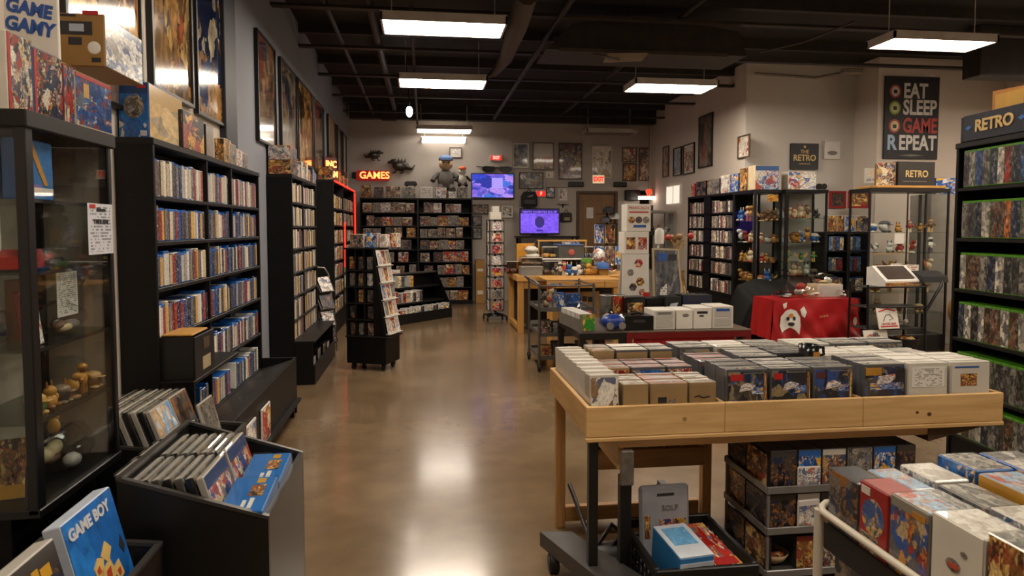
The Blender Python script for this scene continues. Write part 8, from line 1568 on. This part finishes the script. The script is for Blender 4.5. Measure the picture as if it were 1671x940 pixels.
# right section
mw = (W-d2-0.05)/3
for k in range(3):
    x = d2+0.02+k*mw; w = mw-0.012; lab = ('yellow-badged dark', 'white printed', 'white gold-pictured')[k]
    g = run(stack(2, x, w, 0.03, 8, 0.031, 0.24, edgeD if k == 0 else edgeW, TOPS['grey' if k == 0 else 'white'], dcov if k == 0 else WHT, 'boxed game', lab, 0.02, where='right tray %s column' % ordw(k+1)))[0]
    if k == 0: part(g, 'yellow_badge', MB().box(-w*0.46, -w*0.08, -0.003, -0.0009, 0.19, 0.225), mat('yellow_orange_ink', '#b5812a', 0.5)); part(g, 'white_car_picture', MB().prism([(-w*0.2, 0.15), (w*0.12, 0.155), (w*0.25, 0.175), (0.05, 0.195), (-w*0.15, 0.185)], -0.003, -0.0009, 'y'), ARTS['white']); part(g, 'blue_picture', MB().box(-w*0.35, w*0.38, -0.0028, -0.0009, 0.125, 0.155), ARTS['blue'])
    elif k == 1: part(g, 'printed_lines', MB().box(-w*0.4, w*0.4, -0.0026, -0.0009, 0.13, 0.22), PAPER)
    else: part(g, 'gold_picture', MB().box(-w*0.25, w*0.15, -0.003, -0.0009, 0.13, 0.185), ARTS['gold']); part(g, 'title_line', MB().box(-w*0.4, w*0.2, -0.0028, -0.0009, 0.212, 0.219), INKB)
    run(stack(2, x, w, 0.33, 7, 0.033, 0.225 if k != 2 else 0.21, edgeW, TOPS['white' if k != 2 else 'grey'], ARTS['white'], 'boxed game', ('pale', 'cream', 'greyish')[k], 0.03, where='right tray middle row, column %s' % ordw(k+1)))
    run(stack(2, x, w, 0.60, 5, 0.036, 0.235, edgeW if k == 0 else edgeD, TOPS['white' if k == 0 else 'grey'], ARTS['grey'], 'boxed game', ('white-topped', 'silver-topped', 'dull grey')[k], 0.02, where='right tray rear row, column %s' % ordw(k+1)))
# black mug on the tray stock
mp = PT(d2-0.075, 0.315, fl)
t = thing('black_mug', 'black mug with a gold badge standing among the tray stock', 'mug', mp); part(t, 'mug_body', MB().lathe([(0.042, 0), (0.045, 0.22), (0.047, 0.285), (0.040, 0.285), (0.036, 0.2)], n=22), mat('gloss_black', '#0d0d0e', 0.2)); part(t, 'handle', MB().tube([(0.042, 0, 0.27), (0.075, 0, 0.268), (0.078, 0, 0.235), (0.044, 0, 0.225)], 0.008, 8), mat('gloss_black', '#0d0d0e', 0.2)); part(t, 'gold_badge', MB().prism([(-0.004, 0.20), (0.028, 0.20), (0.03, 0.255), (-0.004, 0.255)], -0.0475, -0.0435, 'y'), mat('badge_gold', '#b5803a', 0.5))
t = thing('tan_card_box', 'tan card box lying between the stock in front of the black mug', 'box', PT(d2-0.17, 0.285, fl)); part(t, 'box_body', MB().box(-0.07, 0.07, 0, 0.06, 0, 0.195, 0, 0.003), tanc)
# ---- plastic drawer-rack under the table
RX0 = atD(1253, 800, 2.98).x; RY0 = atD(1253, 800, 2.98).y; RW, RD = 0.78, 0.42
t = PR = thing('plastic_rack', 'clear grey plastic shelf rack of games under the tray table', 'rack', (RX0, RY0, 0)); SMK = glass('smoky_plastic', '#a9a7a4', 2.0)
rzs = (0.06, 0.255, 0.44)
for z in rzs:
    part(PR, 'tray_shelf', MB().box(0, RW, 0, RD, z-0.012, z, 0, 0.003), mat('smoked_tray', '#4b4947', 0.25)); part(PR, 'tray_lip', MB().box(-0.004, RW+0.004, -0.008, 0.0, z-0.016, z+0.018, 0, 0.003), mat('smoky_lip', '#75726e', 0.2)); part(PR, 'side_lip', MB().box(-0.008, -0.0005, 0.0, RD, z-0.016, z+0.018, 0, 0.003), mat('smoky_lip', '#75726e', 0.2))
for x in (0.006, RW-0.006):
    for y in (0.006, RD-0.006): part(PR, 'post', MB().box(x-0.006, x+0.006, y-0.006, y+0.006, 0.0, 0.44 if y < 0.1 else 0.46), mat('smoky_lip', '#75726e', 0.2))
for r_, z in enumerate(rzs):
    xs = 0.02
    for i in range(6):
        w = (0.13, 0.115, 0.12, 0.13, 0.115, 0.1)[i]; m = (['dark', 'gold', 'mix', 'grey', 'dark', 'gold'], ['dark', 'white', 'dark', 'mix', 'grey', 'gold'], ['dark', 'blue', 'mix', 'grey', 'blue', 'dark'])[r_][i]; h = 0.155 if r_ < 2 else 0.168
        if r_ == 0 and i == 0: xs += w; continue
        o = link('boxed_game', boxmesh(w-0.004, RD-0.06, h, ARTS_B[m] if m in ARTS_B else ARTS[m], DKG), None, (RX0+xs+w/2, RY0+0.02, z+0.001), (0, 0, 0)); tagobj(o, '%s boxed game, %s shelf up of the plastic rack, %s from left' % (ART_L[m], ordw(r_+1), ordw(i+1)), 'boxed game', 'games in the plastic rack'); xs += w
    for i in range(2): 
        o = link('boxed_game', boxmesh(0.19, 0.03, 0.15, ARTS[('gold', 'dark')[(i+r_) % 2]], DKG), None, (RX0+0.013, RY0+0.13+i*0.2, z+0.001), (0, 0, -PI/2)); tagobj(o, '%s boxed game, left side of the plastic rack, %s shelf up, %s' % (('golden', 'dark')[(i+r_) % 2], ordw(r_+1), ('near', 'far')[i]), 'boxed game', 'games in the plastic rack')
t = carton('white card with red and blue spines leaning at the front of the rack top', 'card', 0.11, 0.012, 0.095, (RX0+0.20, RY0+0.006, rzs[2]+0.001), 0, ARTS['white'], WHT)
t = carton('white and blue leaflet case leaning at the rack middle shelf', 'card', 0.11, 0.012, 0.13, (RX0+0.20, RY0+0.004, rzs[1]+0.001), 0.1, ARTS_B['white'], WHT)
t = thing('shell_toy', 'pale shell-like toy on the lowest shelf of the plastic rack', 'toy', (RX0+0.085, RY0+0.10, rzs[0]+0.001)); part(t, 'bowl', MB().lathe([(0.02, 0), (0.05, 0.02), (0.07, 0.055), (0.065, 0.055), (0.02, 0.01)], n=18), mat('shell_cream', '#b59a72', 0.5)); part(t, 'filling', MB().ball((0, 0, 0.05), (0.055, 0.05, 0.02), 0, 12, 6), ARTS['gold'])
# ---- milk crate under the table
kx0_, kx1_ = 0.90, 1.30; kyA, kyB = 2.46, 2.93; kzt = 0.27
t = CR = thing('milk_crate', 'black milk crate with boxed handhelds on the floor under the tray table', 'crate', (kx0_, kyA, 0)); cw_, cd_ = kx1_-kx0_, kyB-kyA; CM = mat('crate_black', '#131313', 0.4)
def lattice(b, o, u, v, nu_, nv_, t_=0.008):
    for i in range(nu_+1): p = Vector(o)+Vector(u)*(i/nu_); b.bar(p, p+Vector(v), t_, t_)
    for j in range(nv_+1): p = Vector(o)+Vector(v)*(j/nv_); b.bar(p, p+Vector(u), t_, t_)
for nm, o, u in (('front_side', (0, 0, 0.012), (cw_, 0, 0)), ('back_side', (0, cd_, 0.012), (cw_, 0, 0)), ('left_side', (0, 0, 0.012), (0, cd_, 0)), ('right_side', (cw_, 0, 0.012), (0, cd_, 0))):
    b = MB(); lattice(b, o, u, (0, 0, kzt-0.05), 10, 5); part(CR, nm, b, CM)
part(CR, 'crate_rim', MB().box(-0.012, cw_+0.012, -0.012, 0.01, kzt-0.045, kzt, 0, 0.004).box(-0.012, cw_+0.012, cd_-0.01, cd_+0.012, kzt-0.045, kzt, 0, 0.004).box(-0.012, 0.01, 0.01, cd_-0.01, kzt-0.045, kzt, 0, 0.004).box(cw_-0.01, cw_+0.012, 0.01, cd_-0.01, kzt-0.045, kzt, 0, 0.004), CM); part(CR, 'crate_floor', MB().box(0, cw_, 0, cd_, 0, 0.012), CM)
wbx = mat('white_blue_box', '#c9d2dc', 0.35)
t = thing('boxed_handheld', 'white and blue boxed handheld lying in the milk crate', 'boxed game', (kx0_+0.155, kyA+0.03, 0.013), 0.12, rot=(0.10, 0, 0.12)); part(t, 'carton', MB().box(-0.075, 0.075, 0, 0.24, 0, 0.30, 0, 0.004), mat('carton_blue_side', '#2f7ab8', 0.35)); part(t, 'top_panel', MB().box(-0.073, 0.073, 0.002, 0.238, 0.299, 0.3025), wbx); part(t, 'blue_screen', MB().box(-0.052, 0.052, 0.085, 0.21, 0.302, 0.3045), art('pale_blue_screen', ['#5f9ac4', '#6fa8cf', '#5a92bd'], 2, detail=0.2)); part(t, 'front_strip', MB().box(-0.05, 0.04, -0.003, -0.0005, 0.22, 0.25), ARTS['dark']); part(t, 'end_panel', MB().box(-0.073, 0.073, -0.002, 0.0, 0.20, 0.275), wbx)
t = thing('clamshell_pack', 'tall grey clamshell pack standing at the back of the milk crate', 'pack', (kx0_+0.175, kyB-0.10, 0.013), 0.03, rot=(-0.08, 0, 0.03)); part(t, 'backing', MB().box(-0.12, 0.115, 0, 0.03, 0, 0.43, 0, 0.012), mat('grey_clamshell', '#9a9ba0', 0.25)); part(t, 'hang_slot', MB().box(-0.04, 0.04, -0.003, -0.0005, 0.385, 0.395), INK); letters(t, 'SOLF', GRY, 0.035, (0.02, -0.003, 0.33)); 
for k in range(2): part(t, 'picture', MB().box(-0.03+k*0.065, 0.03+k*0.065, -0.003, -0.0005, 0.235, 0.28), ARTS[('red', 'gold')[k]])
part(t, 'side_strip', MB().box(-0.10, -0.075, -0.003, -0.0005, 0.2, 0.30), ARTS['gold'])
t = thing('toy_pack', 'yellow and red toy pack lying along the right of the milk crate', 'pack', (kx1_-0.09, kyA+0.03, 0.013), -0.05, rot=(0.08, 0, 0.10)); part(t, 'pack_body', MB().box(-0.06, 0.06, 0, 0.36, 0, 0.235, 0, 0.006), mat('yellow_pack', '#b59455', 0.5)); part(t, 'top_picture', MB().box(-0.058, 0.058, 0.01, 0.35, 0.2345, 0.238), ARTS['red']); part(t, 'red_title', MB().box(-0.05, 0.05, 0.03, 0.08, 0.238, 0.24), REDC)
solo('cable_heap', MB().tube([(0.0, 0.0, 0.03), (0.1, 0.06, 0.1), (0.2, 0.0, 0.05), (0.15, -0.1, 0.02), (0.02, -0.06, 0.06), (-0.04, 0.05, 0.03), (0.08, 0.12, 0.14), (0.18, 0.1, 0.05)], 0.012, 8).ball((0.08, 0.02, 0.04), (0.14, 0.1, 0.04)), mat('cable_black', '#0c0c0c', 0.5), 'heap of black cables on the floor behind the table foot', 'cables', (TX0+0.16, TY0+0.32, 0.001))
t = thing('brown_envelope', 'brown paper wrap on the floor beside the table foot', 'paper', (TX0+0.20, TY0-0.05, 0.002), 0.5); part(t, 'sheet', MB().prism([(-0.12, 0), (-0.03, 0.05), (0.08, 0.03), (0.14, 0.0), (0.1, -0.0), (0.0, -0.0)], -0.1, 0.12, 'y'), mat('manila', '#b98a42', 0.6))
# ================================================================== foreground cart, bottom right
WF = mat('cream_frame_metal', '#c9c0ae', 0.35)
CXc = 1.19; rail = 0.745; cyF = atZ(1335, 828, rail).y; cyN = 0.95; CX1 = 2.15; shz = rail-0.04
t = GC = thing('white_cart', 'white-railed cart of boxed games at the lower right corner', 'cart', (CXc, cyN, 0)); L = cyF-cyN; Wc = CX1-CXc
part(GC, 'side_rail', MB().tube([(0, 0, rail), (0, L-0.03, rail), (0.012, L-0.008, rail+0.006), (0.03, L, rail+0.012), (0.10, L, rail+0.012)], 0.011, 10), WF); part(GC, 'end_rail', MB().tube([(0.09, L, rail+0.012), (Wc, L, rail+0.012)], 0.009, 8), WF)
for (x, y) in ((0, L-0.012), (0, 0.03), (Wc, L-0.012), (Wc, 0.03)): part(GC, 'post', MB().tube([(x, y, 0.02), (x, y, rail)], 0.014, 10), WF)
for z in (shz, 0.40, 0.12): part(GC, 'cart_shelf', MB().box(0.016, Wc-0.01, 0.03, L-0.03, z-0.02, z, 0, 0.003), mat('cart_dark_shelf', '#1d1c1b', 0.5))
part(GC, 'shelf_skirt', MB().box(0.004, 0.015, 0.04, L-0.03, shz-0.07, shz+0.01, 0, 0.002), mat('cart_dark_shelf', '#1d1c1b', 0.5))
def gbox(lb, x, pxa, pxb, ztop, dx, front, side, topm, dy=None, zbase=None, parts=()):
    """boxed game whose cover faces the aisle (-X), between two picture columns"""
    ya, yb2 = atX(pxa, 800, x).y, atX(pxb, 800, x).y; w = ya-yb2-0.004; z0 = zbase if zbase is not None else shz+0.001; h = ztop-z0
    t = thing('boxed_game', lb, 'boxed game', (x, (ya+yb2)/2, z0), -PI/2)
    part(t, 'carton', MB().box(-w/2, w/2, 0, dx, 0, h, 0, 0.004, pz=1), [side, topm]); part(t, 'front_cover', MB().box(-w/2+0.003, w/2-0.003, -0.0012, 0.001, 0.003, h-0.003), front); part(t, 'clear_sleeve', MB().box(-w/2-0.001, w/2+0.001, -0.0035, dx+0.001, 0.0005, h+0.002, 0, 0.003), CLR)
    return t, w, h
g = gbox('dark boxed game with a gold figure, farthest at the front of the white cart', CXc+0.014, 1352, 1402, atX(1354, 762, CXc+0.014).z, 0.09, ARTS['dark'], mat('box_charcoal', '#2a2a2e', 0.4), mat('top_charcoal', '#46464c', 0.35))
g, w, h = gbox('red framed boxed game, second at the front of the white cart', CXc+0.014, 1403, 1452, atX(1405, 782, CXc+0.014).z, 0.09, mat('red_cover', '#a31c20', 0.35), RED, mat('pink_top', '#b5605a', 0.4)); part(g, 'round_picture', MB().prism([(w*0.38*math.cos(q*PI/8), h*0.56+h*0.26*math.sin(q*PI/8)) for q in range(16)], -0.003, -0.001, 'y'), art('oval_pic', ['#35568f', '#4a6aa0', '#c49a4a', '#d0b070', '#2f4a80'], 2.6)); part(g, 'lower_pictures', MB().box(-w*0.42, w*0.2, -0.003, -0.001, h*0.06, h*0.3), ARTS['mix']); part(g, 'white_badge', MB().box(-w*0.42, -w*0.12, -0.003, -0.001, h*0.84, h*0.95), WHT)
g, w, h = gbox('grey boxed game with many coloured panels, third at the front of the white cart', CXc+0.014, 1453, 1520, atX(1456, 805, CXc+0.014).z, 0.10, art('panel_cover', ['#3a3a40', '#5a5a60', '#2f56a0', '#c4852c', '#b5a07a', '#4a4a50', '#a32f2a'], 3.6, banner='#8a8578', bh=0.12, detail=0.4), GRY, art('sky_top', ['#9fb4c8', '#b0a89c', '#8fa8c0', '#b56a5a'], 2.5)); part(g, 'orange_strip', MB().box(w*0.1, w*0.42, -0.003, -0.001, h*0.86, h*0.93), mat('orange_print', '#c4862c', 0.4))
g, w, h = gbox('white console box with grey pad pictures, fourth at the front of the white cart', CXc+0.014, 1522, 1612, atX(1525, 835, CXc+0.014).z, 0.12, WHT, mat('sleeve_white', '#cfcabf', 0.35), TOPS['white'])
for (u, v, s) in ((-0.05, 0.55, 0.35), (0.15, 0.72, 0.16), (0.2, 0.40, 0.2)): part(g, 'pad_picture', MB().prism([(u*w+s*w*0.4*math.cos(q*PI/6), v*h+s*w*0.28*math.sin(q*PI/6)) for q in range(12)], -0.003, -0.001, 'y'), ARTS['grey'])
part(g, 'orange_mark', MB().box(-0.02, 0.01, -0.004, -0.003, h*0.52, h*0.57), mat('orange_red_ink', '#b5442a', 0.45))
gbox('grey-topped box with an orange picture at the very corner of the white cart', CXc+0.014, 1615, 1700, atX(1620, 872, CXc+0.014).z, 0.12, ARTS['gold'], GRY, TOPS['grey'])
# further rows of boxes behind
r = random.Random(21)
seqr = [('yellow and blue', mat('yellow_cover', '#c48f2f', 0.4), mat('box_sky', '#6f9ac4', 0.35), 'sky_top'), ('grey', ARTS['grey'], GRY, 'top_edge_grey'), ('blue', ARTS['blue'], mat('box_blue', '#2b62a5', 0.4), 'top_edge_grey'), ('white', ARTS['white'], WHT, 'top_edge_white')]
for k, x in enumerate((CXc+0.125, CXc+0.235, CXc+0.36, CXc+0.50, CXc+0.66, CXc+0.80)):
    y = cyF-0.03; i = 0
    while y > 1.02:
        w = r.choice((0.17, 0.19, 0.15)); lab, fm, sd, tp = seqr[(i*2+k*3+(1 if k > 2 else 0)) % 4] if k < 3 else (seqr[2] if r.random() < 0.55 else seqr[r.choice((1, 3))]); h = 0.155+0.03*(k if k < 2 else 2)/2+r.uniform(0, 0.02); dx = (0.10, 0.115, 0.13, 0.14, 0.13, 0.13)[k]; i += 1
        t = thing('boxed_game', '%s boxed game, %s from far end, %s row back on the white cart' % (lab, ordw(i), ordw(k+2)), 'boxed game', (CXc+0.014+x-CXc, y-w/2, shz+0.001), -PI/2, 'boxed games on the white cart')
        part(t, 'carton', MB().box(-w/2+0.002, w/2-0.002, 0, dx-0.008, 0, h, 0, 0.004, pz=1), [sd, MC[tp]]); part(t, 'front_cover', MB().box(-w/2+0.005, w/2-0.005, -0.0012, 0.001, 0.003, h-0.003), fm)
        if k < 3: part(t, 'clear_sleeve', MB().box(-w/2+0.001, w/2-0.001, -0.003, dx-0.007, 0.0005, h+0.002, 0, 0.003), CLR)
        y -= w+0.004
# lower shelf cases
y = cyF-0.05; i = 0
while y > 1.0:
    w = r.choice((0.13, 0.15)); i += 1; m = ('white', 'grey', 'red', 'mix')[i % 4]
    o = link('boxed_game', boxmesh(w, 0.08, 0.24, ARTS_B[m] if m in ARTS_B else ARTS[m], (BLK, WHT)[i % 2]), None, (CXc+0.03, y-w/2, 0.401), (0, 0, -PI/2)); tagobj(o, '%s boxed game on the lower shelf of the white cart, %s from far end' % (ART_L[m], ordw(i)), 'boxed game', 'games on the cart lower shelf'); y -= w+0.004
dup_ = {k: v for k, v in LAB.items() if len(v) > 1}
print('DUPLABELS', len(dup_), list(dup_.items())[:12])
